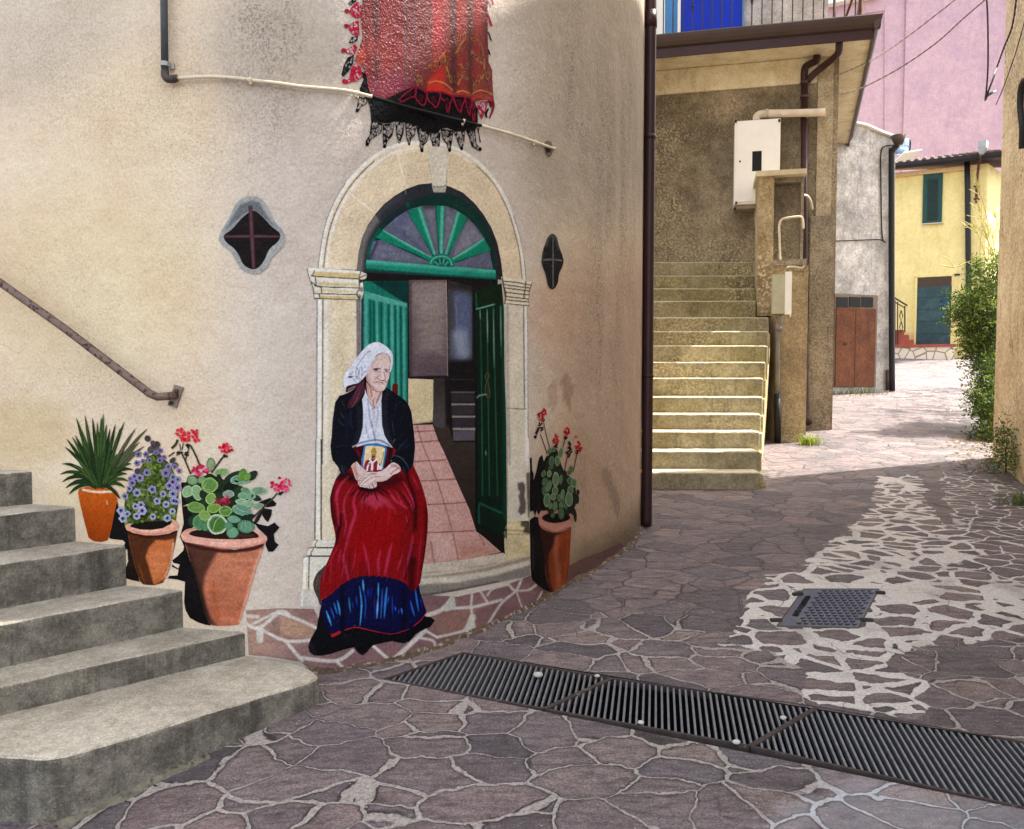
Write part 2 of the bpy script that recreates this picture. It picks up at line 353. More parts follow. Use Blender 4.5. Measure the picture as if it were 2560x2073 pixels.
M_pipe = simple("dark_brown_pipe", (58, 36, 36), .38, .1, .14, 4, .05, 30)
M_black = simple("black_plastic", (30, 30, 32), .5, 0, .2, 6, .05)
M_white = simple("white_enamel", (240, 238, 230), .4, 0, .05, 3, .03)
M_cpipe = simple("cream_conduit", (206, 192, 164), .6, 0, .12, 12, .08, 40, ((120, 104, 80), 20, .58, .7))
M_dkglass = simple("dark_glass", (14, 14, 15), .6, 0, .1, 3, 0)
M_blue = simple("blue_paint", (0, 44, 176), .6, 0, .15, 2.5, .03, 30)
M_lblue = simple("light_blue_paint", (70, 132, 190), .5, 0, .1, 2.5, .03, 30)
M_rust = simple("rusty_iron", (96, 62, 46), .8, .3, .3, 20, .2, 50, ((60, 34, 24), 9, .5, .65))
M_iron = simple("dark_iron", (60, 54, 52), .55, .5, .25, 14, .1, 60, ((96, 60, 44), 12, .58, .7))
M_teal = plaster("teal_paint", (54, 78, 80), (46, 68, 72), (32, 52, 56), .5, 40, .12)
M_dgreen = simple("dark_green_paint", (20, 66, 60), .5, 0, .12, 4, .03)
M_rdoor = plaster("orange_brown_paint", (106, 62, 36), (94, 53, 30), (74, 42, 24), .7, 30, .1)
M_tile = simple("roof_tile", (88, 68, 62), .85, 0, .3, 5, .2, 40)
M_redst = simple("red_step_tile", (150, 76, 60), .7, 0, .15, 5, .1)
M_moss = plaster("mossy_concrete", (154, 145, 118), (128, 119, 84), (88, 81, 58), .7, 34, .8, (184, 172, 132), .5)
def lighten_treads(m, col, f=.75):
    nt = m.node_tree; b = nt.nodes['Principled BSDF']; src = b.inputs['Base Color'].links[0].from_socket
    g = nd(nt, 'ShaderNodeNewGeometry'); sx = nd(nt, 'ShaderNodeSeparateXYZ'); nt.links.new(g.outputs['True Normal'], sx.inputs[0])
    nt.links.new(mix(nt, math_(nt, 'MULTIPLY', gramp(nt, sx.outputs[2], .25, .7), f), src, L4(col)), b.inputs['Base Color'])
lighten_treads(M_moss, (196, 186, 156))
# ================================================================ brown house with the terrace
FL, FR = (2.255, 12.6), (4.81, 12.0)
FA = Plane(FL, FR); dS = Vector((2.1, 5.9, 0)).normalized()
K = Vector((4.97, 11.30, 0))
bh = thing('house', 'brown rendered house with a railed roof terrace behind the mossy stairs', 'house', (3.6, 13, .8))
bm = bmesh.new(); pL = FA.p-FA.d*2.2
farS = Vector((4.81, 12.0, 0))+dS*5.2
prism(bm, [(pL.x, pL.y), FR, (farS.x, farS.y), (farS.x-4, farS.y+1), (0.4, 17.5)], -.2, 6.22); finish('wall', bm, M_brown, bh)
bm = bmesh.new(); kl = K-FA.d*4.3; kf = K+dS*6.25
prism(bm, [(K.x, K.y), (kf.x, kf.y), (kf.x-1.5, kf.y+.5), (2.5, 13.2), (kl.x, kl.y+.9), (kl.x, kl.y)], 6.225, 6.44); finish('terrace_slab', bm, M_cream, bh)
def edge_profile(bm, a, b, prof, n):
    """sweep a profile [(out,z)] along a-b; n outward"""
    ra = [bm.verts.new(Vector((a.x, a.y, 0))+n*o+Vector((0, 0, z))) for o, z in prof]; rb = [bm.verts.new(Vector((b.x, b.y, 0))+n*o+Vector((0, 0, z))) for o, z in prof]
    for i in range(len(prof)): j = (i+1) % len(prof); bm.faces.new((ra[i], ra[j], rb[j], rb[i]))
    bm.faces.new(ra[::-1]); bm.faces.new(rb)
nS = Vector((dS.y, -dS.x, 0))
GP = [(.004, 6.47), (.11, 6.475), (.118, 6.46), (.112, 6.42), (.095, 6.36), (.07, 6.315), (.03, 6.30), (.004, 6.30)]
bm = bmesh.new(); edge_profile(bm, kl, K+FA.d*.1, GP, FA.n); edge_profile(bm, K+FA.n*.1, kf, GP, nS); finish('gutter', bm, M_gut, bh)
bm = bmesh.new(); edge_profile(bm, kl, K, [(.002, 6.296), (.03, 6.296), (.03, 6.17), (.002, 6.17)], FA.n); edge_profile(bm, K, kf, [(.002, 6.296), (.03, 6.296), (.03, 6.18), (.002, 6.18)], nS); finish('fascia', bm, M_pipe, bh)
bm = bmesh.new(); a = FA.hit(1560, 170, .03); bq = FA.hit(2043, 170, .03)
obox(bm, (a+bq)/2*Vector((1, 1, 0))+Vector((0, 0, 6.035))-FA.n*.03, FA.d, FA.n, (0, 0, 1), ((bq-a).length, .08, .36)); finish('eave_band', bm, M_cream, bh)
bm = bmesh.new(); FA.box(bm, 2043, 140, 2081.5, 540, -.02, .022); finish('corner_strip', bm, plaster("pale_corner", (172, 160, 134), (158, 146, 120), (128, 116, 92), .4, 34, .4), bh)
bm = bmesh.new(); FA.box(bm, 2021, 540, 2082.5, 1110, -.02, .035); finish('corner_pier', bm, M_pier, bh, bevel=.02)
# upper storey set back on the terrace
bm = bmesh.new(); q = FA.hit(2070, 60, .0)
prism(bm, [(pL.x, pL.y+.02), (q.x, q.y), (q.x+1.6, q.y+4.5), (0.4, 17)], 6.45, 9.6); finish('upper_wall', bm, M_terr, bh)
bm = bmesh.new(); FA.box(bm, 1636, -150, 1663, 112, -.02, .05); finish('door_frame', bm, M_white, bh)
bd = None
bm = bmesh.new(); FA.box(bm, 1703, -150, 1856, 100, -.02, .06); bd = finish('door', bm, M_blue, bh, bevel=.012)
bm = bmesh.new(); FA.box(bm, 1664, -150, 1694, 110, -.02, .05); finish('door', bm, M_lblue, bh)
bm = bmesh.new(); FA.box(bm, 1694.6, -150, 1702, 112, -.02, .08); finish('door_frame', bm, M_white, bh)
bm = bmesh.new(); FA.box(bm, 1857, -150, 1861, 100, -.02, .08); finish('door_frame', bm, M_lblue, bh)
# terrace railing
rl = thing('railing', 'dark iron terrace railing of thin upright bars above the brown gutter', 'railing', (3.4, 11.6, 6.46))
ra, rb = K-FA.d*3.6+FA.n*-.06, K-FA.d*.14+FA.n*-.06; n_b = 25
bm = bmesh.new(); tube(bm, [ra+Vector((0, 0, 6.53)), rb+Vector((0, 0, 6.53))], .014, 6); finish('rail', bm, M_iron, rl)
bm = bmesh.new(); tube(bm, [ra+Vector((0, 0, 7.42)), rb+Vector((0, 0, 7.42))], .022, 6); finish('rail', bm, M_iron, rl)
for i in range(n_b):
    p = ra+(rb-ra)*(i+.5)/n_b; bm = bmesh.new(); tube(bm, [p+Vector((0, 0, 6.48)), p+Vector((0, 0, 7.42))], .009, 6)
    if i % 6 == 2:
        for zz_, r_ in ((6.86, .018), (6.90, .022), (6.95, .016)): tube(bm, [p+Vector((0, 0, zz_-.015)), p+Vector((0, 0, zz_+.015))], r_, 8)
    finish('bar', bm, M_iron, rl)
bm = bmesh.new(); p = rb; tube(bm, [p+Vector((0, 0, 6.45)), p+Vector((0, 0, 7.5))], .03, 4); tube(bm, [p+Vector((-.12, .4, 6.45)), p+Vector((0, 0, 7.1))], .022, 4); finish('post', bm, M_rust, rl)
bm = bmesh.new(); p = rb-FA.d*.3+Vector((0, .12, 0)); tube(bm, [p+Vector((0, 0, 6.45)), p+Vector((0, 0, 7.02)), p+Vector((-.5, .2, 7.28))], .022, 4); finish('post', bm, M_rust, rl)
sb, sc_ = K+nS*-.06+dS*.15, K+nS*-.06+dS*5.0
bm = bmesh.new(); tube(bm, [sb+Vector((0, 0, 7.42)), sc_+Vector((0, 0, 7.42))], .02, 6); tube(bm, [sb+Vector((0, 0, 6.53)), sc_+Vector((0, 0, 6.53))], .014, 6); finish('rail', bm, M_iron, rl)
# rain pipe on the brown house
rp_ = thing('rain_pipe', 'dark brown rain pipe with a forked top on the brown house corner', 'pipe', tuple(FA.hit(2011, 1050, .1)))
bm = bmesh.new()
def fa(u, v, o): return FA.hit(u, v, o)
tube(bm, [fa(2011, 200, .1), fa(2011, 600, .1), fa(2012, 1022, .1), fa(2014, 1046, .13), fa(2024, 1058, .2)], .052, 12); finish('pipe', bm, M_pipe, rp_, True)
bm = bmesh.new(); c0 = at(2098, 106, 11.45); tube(bm, catmull([c0, at(2097, 128, 11.5), at(2088, 142, 11.6), at(2060, 165, 11.85), fa(2036, 184, .14), fa(2018, 204, .1)], 4), .05, 12); finish('branch', bm, M_pipe, rp_, True)
bm = bmesh.new(); tube(bm, catmull([fa(2043, 140, .1), fa(2040, 152, .1), fa(2025, 160, .1), fa(2012, 172, .1), fa(2011, 215, .1)], 4), .052, 12); finish('branch', bm, M_pipe, rp_, True)
for v_ in (205, 240, 690): bm = bmesh.new(); tube(bm, [fa(2011, v_, .1), fa(2011, v_+5, .1)], .062, 12); finish('collar', bm, M_gut, rp_)
bm = bmesh.new(); e0 = kf-nS*-.05; pp = [Vector((e0.x, e0.y, 6.3)), Vector((e0.x, e0.y, 6.1)), Vector((e0.x-.3, e0.y+.05, 5.95))]; tube(bm, pp, .055, 10); finish('elbow', bm, M_pipe, rp_, True)
# ================================================================ grey house
GPn = Plane((6.28, 16.3), (8.1, 17.0))
def slab_poly(bm, plane, px, o0, o1):
    f = [plane.hit(u, v, 0) for u, v in px]; a = [bm.verts.new(p+plane.n*o1) for p in f]; b = [bm.verts.new(p+plane.n*o0) for p in f]
    bm.faces.new(a); bm.faces.new(b[::-1])
    for i in range(len(f)): j = (i+1) % len(f); bm.faces.new((a[i], b[i], b[j], a[j]))
gh_ = thing('house', 'narrow grey rendered house with a sloping top and a rust coloured door', 'house', tuple(GPn.hit(2150, 985)))
bm = bmesh.new(); slab_poly(bm, GPn, [(2030, 1040), (2235, 1030), (2238, 349), (2200, 334), (2160, 316), (2121, 308), (2030, 282)], -6, 0); finish('wall', bm, M_greyw, gh_)
bm = bmesh.new(); slab_poly(bm, GPn, [(2030, 282), (2121, 307.5), (2160, 315.5), (2200, 333.5), (2241, 349), (2242, 344), (2200, 328), (2160, 311), (2121, 303), (2030, 277)], -6.1, .08); finish('roof_edge', bm, M_white, gh_)
bm = bmesh.new(); GPn.box(bm, 2086, 736, 2192, 968, -.1, .03); finish('door_frame', bm, simple("door_frame_grey", (120, 104, 92), .9), gh_)
bm = bmesh.new(); GPn.box(bm, 2090, 771, 2188, 966, -.1, .055); dl = finish('door', bm, M_rdoor, gh_, bevel=.01)
bm = bmesh.new(); GPn.box(bm, 2138, 773, 2139.5, 964, .04, .06); finish('seam', bm, M_rust, dl)
bm = bmesh.new(); GPn.box(bm, 2112, 856, 2119, 862, .04, .075); finish('handle', bm, M_rust, dl)
for u_ in (2092, 2123.5, 2155): bm = bmesh.new(); GPn.box(bm, u_, 743, u_+28, 768, -.1, .045); finish('pane', bm, M_dkglass, gh_)
rq = thing('rain_pipe', 'black rain pipe on the right corner of the grey house', 'pipe', tuple(GPn.hit(2230, 978, .1)))
bm = bmesh.new(); tube(bm, catmull([GPn.hit(2246, 352, .25), GPn.hit(2240, 366, .16), GPn.hit(2231, 378, .12), GPn.hit(2229, 400, .1), GPn.hit(2229, 700, .1), GPn.hit(2230, 978, .1)], 5), .062, 10); finish('pipe', bm, M_black, rq, True)
bm = bmesh.new(); tube(bm, [GPn.hit(2247, 340, .3), GPn.hit(2246, 362, .3)], [.16, .08], 10); finish('gutter_end', bm, M_gut, rq, True)
bm = bmesh.new(); tube(bm, [GPn.hit(2219, 925, .06), GPn.hit(2219, 976, .06)], .04, 8); finish('pipe_stub', bm, M_gut, rq, True)
def cable(name, pts, r, mat, label, cat, sub=8, twist=0.0, group=None):
    p = catmull([tuple(q) for q in pts], sub) if len(pts) > 2 else np.array([tuple(q) for q in pts])
    bm = bmesh.new()
    if twist:
        L = np.concatenate([[0], np.cumsum(np.linalg.norm(np.diff(p, axis=0), axis=1))]); s = np.arange(0, L[-1], twist/6); q = np.stack([np.interp(s, L, p[:, k]) for k in range(3)], 1)
        for ph in (0, math.pi):
            a = s/twist*2*math.pi+ph; tube(bm, [Vector(x)+Vector((math.cos(t)*.4, 0, math.sin(t)))*r*1.3 for x, t in zip(q, a)], r, 5)
    else: tube(bm, [Vector(x) for x in p], r, 6)
    o = finish(name, bm, mat, None, True); tag(o, label, cat, group); return o
cable('cable', [GPn.hit(u, v, .03) for u, v in ((2234, 363), (2212, 366), (2203, 380), (2202, 430), (2204, 560), (2207, 598), (2213, 606))], .014, M_black, 'thin grey cable running down the grey house front beside its rain pipe', 'cable')
cable('cable', [GPn.hit(u, v, .03) for u, v in ((2085, 603), (2140, 601), (2196, 599), (2210, 604))], .012, M_black, 'thin cable running level across the middle of the grey house front', 'cable')
# ================================================================ yellow house
YP = Plane((13.41, 28.0), (15.72, 26.8))
yh = thing('house', 'yellow house with a dark green shutter and teal door at the top of the lane', 'house', tuple(YP.hit(2340, 870)))
yl = YP.p-YP.d*3.0; yr = Vector((15.72, 26.8, 0)); zt = YP.hit(2330, 423).z
bm = bmesh.new(); prism(bm, [(yl.x, yl.y), (yr.x, yr.y), (18.2, 29.4), (14, 36), (yl.x+2, 36)], 1.0, zt); finish('wall', bm, M_yel, yh)
ov = YP.n*.55; e0, e1 = yl+ov, yr+ov+YP.d*.5
bm = bmesh.new(); prism(bm, [(e0.x, e0.y), (e1.x, e1.y), (18.9, 29.6), (14.4, 33), (yl.x, 33)], [zt+.02, zt+.02, zt+.6, zt+1.3, zt+1.3], [zt+.16, zt+.16, zt+.72, zt+1.45, zt+1.45]); rf = finish('roof', bm, M_tile, yh)
bm = bmesh.new(); L_ = (e1-e0).length
for i in range(int(L_/.24)):
    p = e0+YP.d*(i*.24+.12); tube(bm, [p+Vector((0, 0, zt+.19))+YP.n*.05, p+Vector((0, 0, zt+1.5))-YP.n*5.2], .075, 8)
finish('tiles', bm, M_tile, rf, True)
bm = bmesh.new(); edge_profile(bm, e0, e1, [(.0, zt+.17), (.14, zt+.18), (.13, zt+.08), (.08, zt+.01), (0, zt)], YP.n); edge_profile(bm, e1, e1+Vector((2.5, 2.6, 0)), [(.0, zt+.17), (.14, zt+.18), (.08, zt+.01), (0, zt)], Vector((.7, -.7, 0))); finish('gutter', bm, M_black, yh)
bm = bmesh.new(); YP.box(bm, 2238, 422, 2453, 432, 0.0, .12); finish('eave_band', bm, simple("eave_beige", (206, 176, 130), .8), yh)
bm = bmesh.new(); YP.box(bm, 2307, 434, 2356, 556, -.05, .06); shf = finish('shutter', bm, M_dgreen, yh)
bm = bmesh.new()
for k in range(17): YP.box(bm, 2318.5, 450+k*5.9, 2345, 453.4+k*5.9, .05, .085)
finish('slats', bm, simple("shutter_slat", (14, 50, 46), .5), shf); bm = bmesh.new(); YP.box(bm, 2319, 447, 2344.5, 551, .04, .062); finish('gap', bm, M_black, shf)
bm = bmesh.new(); YP.box(bm, 2305, 557, 2359, 559.5, -.05, .13); finish('sill', bm, simple("stone_sill", (186, 180, 160), .8), yh)
bm = bmesh.new(); YP.box(bm, 2286, 688, 2381, 692, -.05, .06); YP.box(bm, 2286, 692, 2291.5, 868, -.05, .06); YP.box(bm, 2378, 692, 2381, 868, -.05, .06); finish('door_frame', bm, M_yel, yh)
bm = bmesh.new(); YP.box(bm, 2291.6, 716, 2377.8, 866, -.05, .04); yd = finish('door', bm, M_teal, yh)
bm = bmesh.new(); YP.box(bm, 2354, 738, 2372, 775, .03, .10); finish('letter_box', bm, simple("blue_box", (16, 62, 82), .5), yd, bevel=.02)
for v_ in (742, 772, 802, 833): bm = bmesh.new(); YP.box(bm, 2292, v_, 2377, v_+1.2, .03, .05); finish('groove', bm, M_dgreen, yd)
bm = bmesh.new(); YP.box(bm, 2291.6, 692.3, 2377.8, 715.5, -.05, .035); finish('pane', bm, simple("brown_glass", (62, 46, 36), .25), yh)
bm = bmesh.new(); YP.box(bm, 2386, 684.5, 2400, 689, 0, .05); finish('house_plate', bm, M_iron, yh)
yq = thing('rain_pipe', 'black rain pipe on the yellow house front', 'pipe', tuple(YP.hit(2420, 780, .1)))
bm = bmesh.new(); tube(bm, [YP.hit(2417.5, 404, .15), YP.hit(2419, 470, .1), YP.hit(2422, 780, .1), YP.hit(2422, 870, .1)], .085, 10); finish('pipe', bm, M_black, yq, True)
# plinth, steps
pl_ = thing('stone_plinth', 'low plinth of white crazy stone with a red tile top below the teal door', 'plinth', tuple(YP.hit(2310, 880, 1.2)))
mq, nq, bq_ = newmat("white_crazy_stone"); vq = coords(nq, (1, 1, 1)); vo_ = nd(nq, 'ShaderNodeTexVoronoi', feature='DISTANCE_TO_EDGE'); vo_.inputs['Scale'].default_value = 3.0; nq.links.new(vq, vo_.inputs['Vector'])
nq.links.new(mix(nq, gramp(nq, vo_.outputs['Distance'], .03, .07), L4((150, 124, 96)), mix(nq, noise(nq, vq, 2, 3), L4((200, 184, 160)), L4((226, 216, 200)))), bq_.inputs['Base Color']); bq_.inputs['Roughness'].default_value = .8
pz = YP.hit(2310, 868, 1.2).z; a, b = YP.hit(2215, 880, 1.2), YP.hit(2386, 870, 1.2)
bm = bmesh.new(); prism(bm, [(a.x, a.y), (b.x, b.y), (b.x+.4, b.y+1.1), (a.x+.4, a.y+1.1)], .8, pz); finish('wall', bm, mq, pl_)
bm = bmesh.new(); a2, b2 = a+YP.n*.05, b+YP.n*.05+YP.d*.05; prism(bm, [(a2.x, a2.y), (b2.x, b2.y), (b.x+.45, b.y+1.1), (a.x+.4, a.y+1.1)], pz+.003, pz+.09); finish('tile_top', bm, M_redst, pl_)
ys = thing('steps', 'short flight of red tiled steps left of the teal door', 'steps', tuple(YP.hit(2265, 862, .6)))
for k in range(3): bm = bmesh.new(); u1 = 2284-k*13; p0 = YP.hit(2215, 850, .95-.02*k); p1 = YP.hit(u1, 850, .95-.02*k); c = (p0+p1)/2; c.z = pz+.09+.17*(k+.5); obox(bm, c-YP.n*.45, YP.d, YP.n, (0, 0, 1), ((p1-p0).length, .9, .168)); finish('step', bm, M_redst, ys, bevel=.01)
yr_ = thing('railing', 'small green iron stair railing with a diamond pattern by the yellow house', 'railing', tuple(YP.hit(2255, 862, 1.0)))
bm = bmesh.new(); H = lambda u, v: YP.hit(u, v, 1.0)
tube(bm, [H(2225, 738), H(2268, 764), H(2266, 766)], .03, 6); tube(bm, [H(2225, 748), H(2262, 770)], .02, 6); finish('rail', bm, M_iron, yr_)
for u_ in (2237, 2244, 2262): bm = bmesh.new(); tube(bm, [H(u_, 750+(u_-2237)*.6), H(u_, 860 if u_ < 2260 else 830)], .022 if u_ != 2244 else .018, 6); finish('bar', bm, M_iron, yr_)
bm = bmesh.new()
for c_ in (790, 818): tube(bm, [H(2253, c_-14), H(2257, c_), H(2253, c_+14), H(2249, c_), H(2253, c_-14)], .016, 5)
finish('ornament', bm, M_iron, yr_)
# street lamp on the corner
lm = thing('street_lamp', 'grey lamp head on a rusty bracket at the yellow house corner', 'street lamp', tuple(YP.hit(2441, 505, .2)))
bm = bmesh.new(); J = lambda u, v, o: YP.hit(u, v, o); tube(bm, catmull([J(2441, 508, .12), J(2442, 460, .14), J(2446, 420, .3), J(2452, 388, .8)], 5), .04, 8)
for v_ in (466, 498): tube(bm, [J(2434, v_, .1), J(2449, v_, .1)], .03, 6)
finish('bracket', bm, M_rust, lm, True); bm = bmesh.new(); c = J(2457, 366, 1.0); tube(bm, [c+Vector((-.05, 0, -.25)), c+Vector((0, 0, -.05)), c+Vector((.02, 0, .16))], [.07, .17, .16], 4); finish('lamp_head', bm, simple("lamp_grey", (150, 150, 146), .4, .3), lm, bevel=.02)
# ================================================================ pink block, tank
pk = thing('apartment_block', 'tall pink rendered building filling the gap above the yellow house', 'building', (20, 38, 3))
bm = bmesh.new(); prism(bm, [(11, 38), (29, 38), (29, 46), (11, 46)], 0, 24); finish('wall', bm, M_pink, pk)
bm = bmesh.new(); PP = Plane((11, 38), (29, 38)); PP.box(bm, 2258.5, -60, 2700, 700, -.05, .09); finish('projecting_bay', bm, M_pink, pk)
bm = bmesh.new(); slab_poly(bm, PP, [(2040, 51), (2210, 24), (2213, 24), (2213, 460), (2210, 460), (2210, 27), (2040, 54)], -.02, .05); finish('moulding', bm, M_pink, pk)
bm = bmesh.new(); slab_poly(bm, PP, [(2020, 30), (2200, -6), (2200, -18), (2020, 18)], -.02, .5); finish('eave', bm, M_white, pk)
tk = thing('solar_tank', 'round steel solar water tank on the roof behind the grey house', 'tank', tuple(at(2270, 385, 24.5)))
bm = bmesh.new(); p = at(2258, 366, 24.3); tube(bm, [p+Vector((-.9, .3, 0)), p, p+Vector((.13, -.02, 0))], .23, 18); finish('tank', bm, simple("blue_steel", (150, 176, 206), .25, .7), tk, True)
bm = bmesh.new(); tube(bm, [p+Vector((.132, -.02, 0)), p+Vector((.17, -.03, 0))], .235, 18); finish('end_cap', bm, M_black, tk)
bm = bmesh.new(); obox(bm, at(2270, 389, 24.2), (1, -.2, .12), (.2, 1, 0), (0, 0, 1), (.5, 1.0, .04)); finish('panel', bm, M_white, tk)
# ================================================================ ochre house on the right
P0 = Vector((6.0, 9.95, 0)); wd = Vector((-.342, -.94, 0)).normalized(); P1_ = P0+wd*9.4
oh = thing('house', 'ochre rendered house wall with fine cracks at the right edge of the lane', 'house', (5.6, 8.5, .4))
bm = bmesh.new(); N_s = 40; fr = [P0+wd*(9.4*i/N_s) for i in range(N_s+1)]
prism(bm, [(p.x, p.y) for p in fr]+[(P1_.x+7, P1_.y-2.5), (P0.x+7, P0.y-2.5)], -.6, 11.14); finish('wall', bm, M_ochre, oh)
Pu = P0+wd*4.26; bm = bmesh.new(); prism(bm, [(Pu.x+.003, Pu.y), (P1_.x+.003, P1_.y), (P1_.x+7, P1_.y-2.5), (Pu.x+7, Pu.y-1.2)], 11.14, 15.0); finish('added_sun_block', bm, M_ochre, oh)  # unseen raised block, added to keep the sun off the concrete steps
# ================================================================ mural house wall
def vnoise(x, y, sc, seed=0):
    r = np.random.RandomState(seed).rand(64, 64)
    x = np.asarray(x)/sc; y = np.asarray(y)/sc
    xi = np.floor(x).astype(int); yi = np.floor(y).astype(int); fx = x-xi; fy = y-yi
    fx = fx*fx*(3-2*fx); fy = fy*fy*(3-2*fy)
    a = r[xi % 64, yi % 64]; b = r[(xi+1) % 64, yi % 64]; c = r[xi % 64, (yi+1) % 64]; d = r[(xi+1) % 64, (yi+1) % 64]
    return (a*(1-fx)+b*fx)*(1-fy)+(c*(1-fx)+d*fx)*fy
def sst(x, a, b):
    t = np.clip((x-a)/(b-a+1e-9), 0, 1); return t*t*(3-2*t)
def dist_poly(P, pts, closed=False):
    best = np.full(len(P), 1e9); par = np.zeros(len(P)); n = len(pts); m = n if closed else n-1
    for i in range(m):
        a = pts[i]; b = pts[(i+1) % n]; ab = b-a; L = ab.dot(ab)+1e-9
        t = np.clip(((P-a)@ab)/L, 0, 1); d = np.hypot(P[:, 0]-a[0]-ab[0]*t, P[:, 1]-a[1]-ab[1]*t)
        k = d < best; best = np.where(k, d, best); par = np.where(k, (i+t)/max(m, 1), par)
    return best, par
def inside(P, poly):
    x, y = P[:, 0], P[:, 1]; r = np.zeros(len(P), bool); n = len(poly)
    for i in range(n):
        x0, y0 = poly[i-1]; x1, y1 = poly[i]
        if y0 == y1: continue
        c = ((y0 > y) != (y1 > y)) & (x < (x1-x0)*(y-y0)/(y1-y0)+x0); r ^= c
    return r
class T_:
    """zoomed-view coordinates -> photograph pixels"""
    def __init__(s, ox, oy, sc): s.o = np.array([ox, oy], float); s.sc = sc
    def __call__(s, txt):
        if isinstance(txt, str): txt = [float(q) for q in txt.replace(',', ' ').split()]
        return np.asarray(txt, float).reshape(-1, 2)/s.sc+s.o
N_ = T_(0, 0, 1); R1 = T_(0, 0, 2.48); R2 = T_(800, 0, 2.48); R3 = T_(1600, 0, 2.226); R4 = T_(0, 640, 2.48); R5 = T_(700, 640, 2.48)
G1 = T_(1580, 600, 2.1704); G2 = T_(0, 1340, 2.3686); G3 = T_(700, 1340, 2.3686); G4 = T_(1500, 1250, 2.0226)
W1 = T_(840, 840, 8.9333); W2 = T_(800, 960, 6.2); W3 = T_(740, 1180, 5.36); W4 = T_(740, 1400, 5.36); W5 = T_(840, 1120, 9.745)
SH = T_(840, 0, 4.34); D1 = T_(740, 340, 3.458); D2 = T_(740, 660, 3.458); D3 = T_(740, 1100, 2.978)
P1 = T_(140, 1030, 4.96); P2 = T_(400, 1040, 5.425); P3 = T_(280, 1280, 4.873); P4 = T_(1290, 1000, 3.47)
ALB = 0.88
def S(T, txt, w, col, a=1.0, soft=None, taper=0.0):
    p = T(txt); p = catmull(p, 6) if len(p) > 2 else p
    w = max(w/T.sc, 2.7) if T in (D1, D2, D3) else w/T.sc; return ('s', p, w, np.array(col, float), a, (w*0.35 if soft is None else soft/T.sc), taper)
def Fp(T, txt, col, a=1.0, soft=1.0, smooth=False):
    p = T(txt); p = catmull(p, 5, True) if smooth else p
    return ('p', p, 0, np.array(col, float), a, soft/T.sc, 0)
def Gy(y0, y1, c0, c1, a=1.0): return ('gy', y0, y1, np.array(c0, float), a, np.array(c1, float), 0)
def Gx(x0, x1, c0, c1, a=1.0): return ('gx', x0, x1, np.array(c0, float), a, np.array(c1, float), 0)
def Nz(sx, sy, amp, seed=1): return ('n', sx, sy, seed, amp, None, 0)
def shade(P, base, ops):
    c = np.tile(np.array(base, float), (len(P), 1))
    for k, p, w_, col, a, soft, tp in ops:
        if k == 's':
            m = (P[:, 0] > p[:, 0].min()-w_-soft) & (P[:, 0] < p[:, 0].max()+w_+soft) & (P[:, 1] > p[:, 1].min()-w_-soft) & (P[:, 1] < p[:, 1].max()+w_+soft)
            if not m.any(): continue
            d, t = dist_poly(P[m], p)
            hw = w_/2*(1-tp*np.abs(2*t-1)**1.5)
            al = a*(1-sst(d, hw-soft, hw+soft)); c[m] += (col-c[m])*al[:, None]
        elif k == 'p':
            m = inside(P, p)
            al = m.astype(float)
            if soft > 0.5:
                d, _ = dist_poly(P, p, True); sd = np.where(m, d, -d); al = sst(sd, -soft, soft)
            c += (col-c)*(al*a)[:, None]
        elif k == 'gy':
            t = sst(P[:, 1], p, w_)[:, None]; c += ((col*(1-t)+soft*t)-c)*a
        elif k == 'gx':
            t = sst(P[:, 0], p, w_)[:, None]; c += ((col*(1-t)+soft*t)-c)*a
        elif k == 'n':
            n = vnoise(P[:, 0]/p, P[:, 1]/w_, 1.0, col)*0.65+vnoise(P[:, 0]*2.3/p, P[:, 1]*2.3/w_, 1.0, col+9)*0.35
            c *= (1+(n-0.5)*2*a)[:, None]
    return np.clip(c, 0, 255)
def resample(p, s, closed=True):
    q = np.vstack([p, p[:1]]) if closed else p
    L = np.hypot(*np.diff(q, axis=0).T); out = []
    for i in range(len(q)-1):
        k = max(1, int(round(L[i]/s)))
        if L[i] < 1e-6: continue
        for j in range(k): out.append(q[i]+(q[i+1]-q[i])*j/k)
    return np.array(out)
def setcol(me, c255, dom=None):
    c = lin(c255)*ALB; a = me.color_attributes.new('Col', 'FLOAT_COLOR', 'POINT')
    a.data.foreach_set('color', np.hstack([c, np.ones((len(c), 1))]).astype(np.float32).ravel())
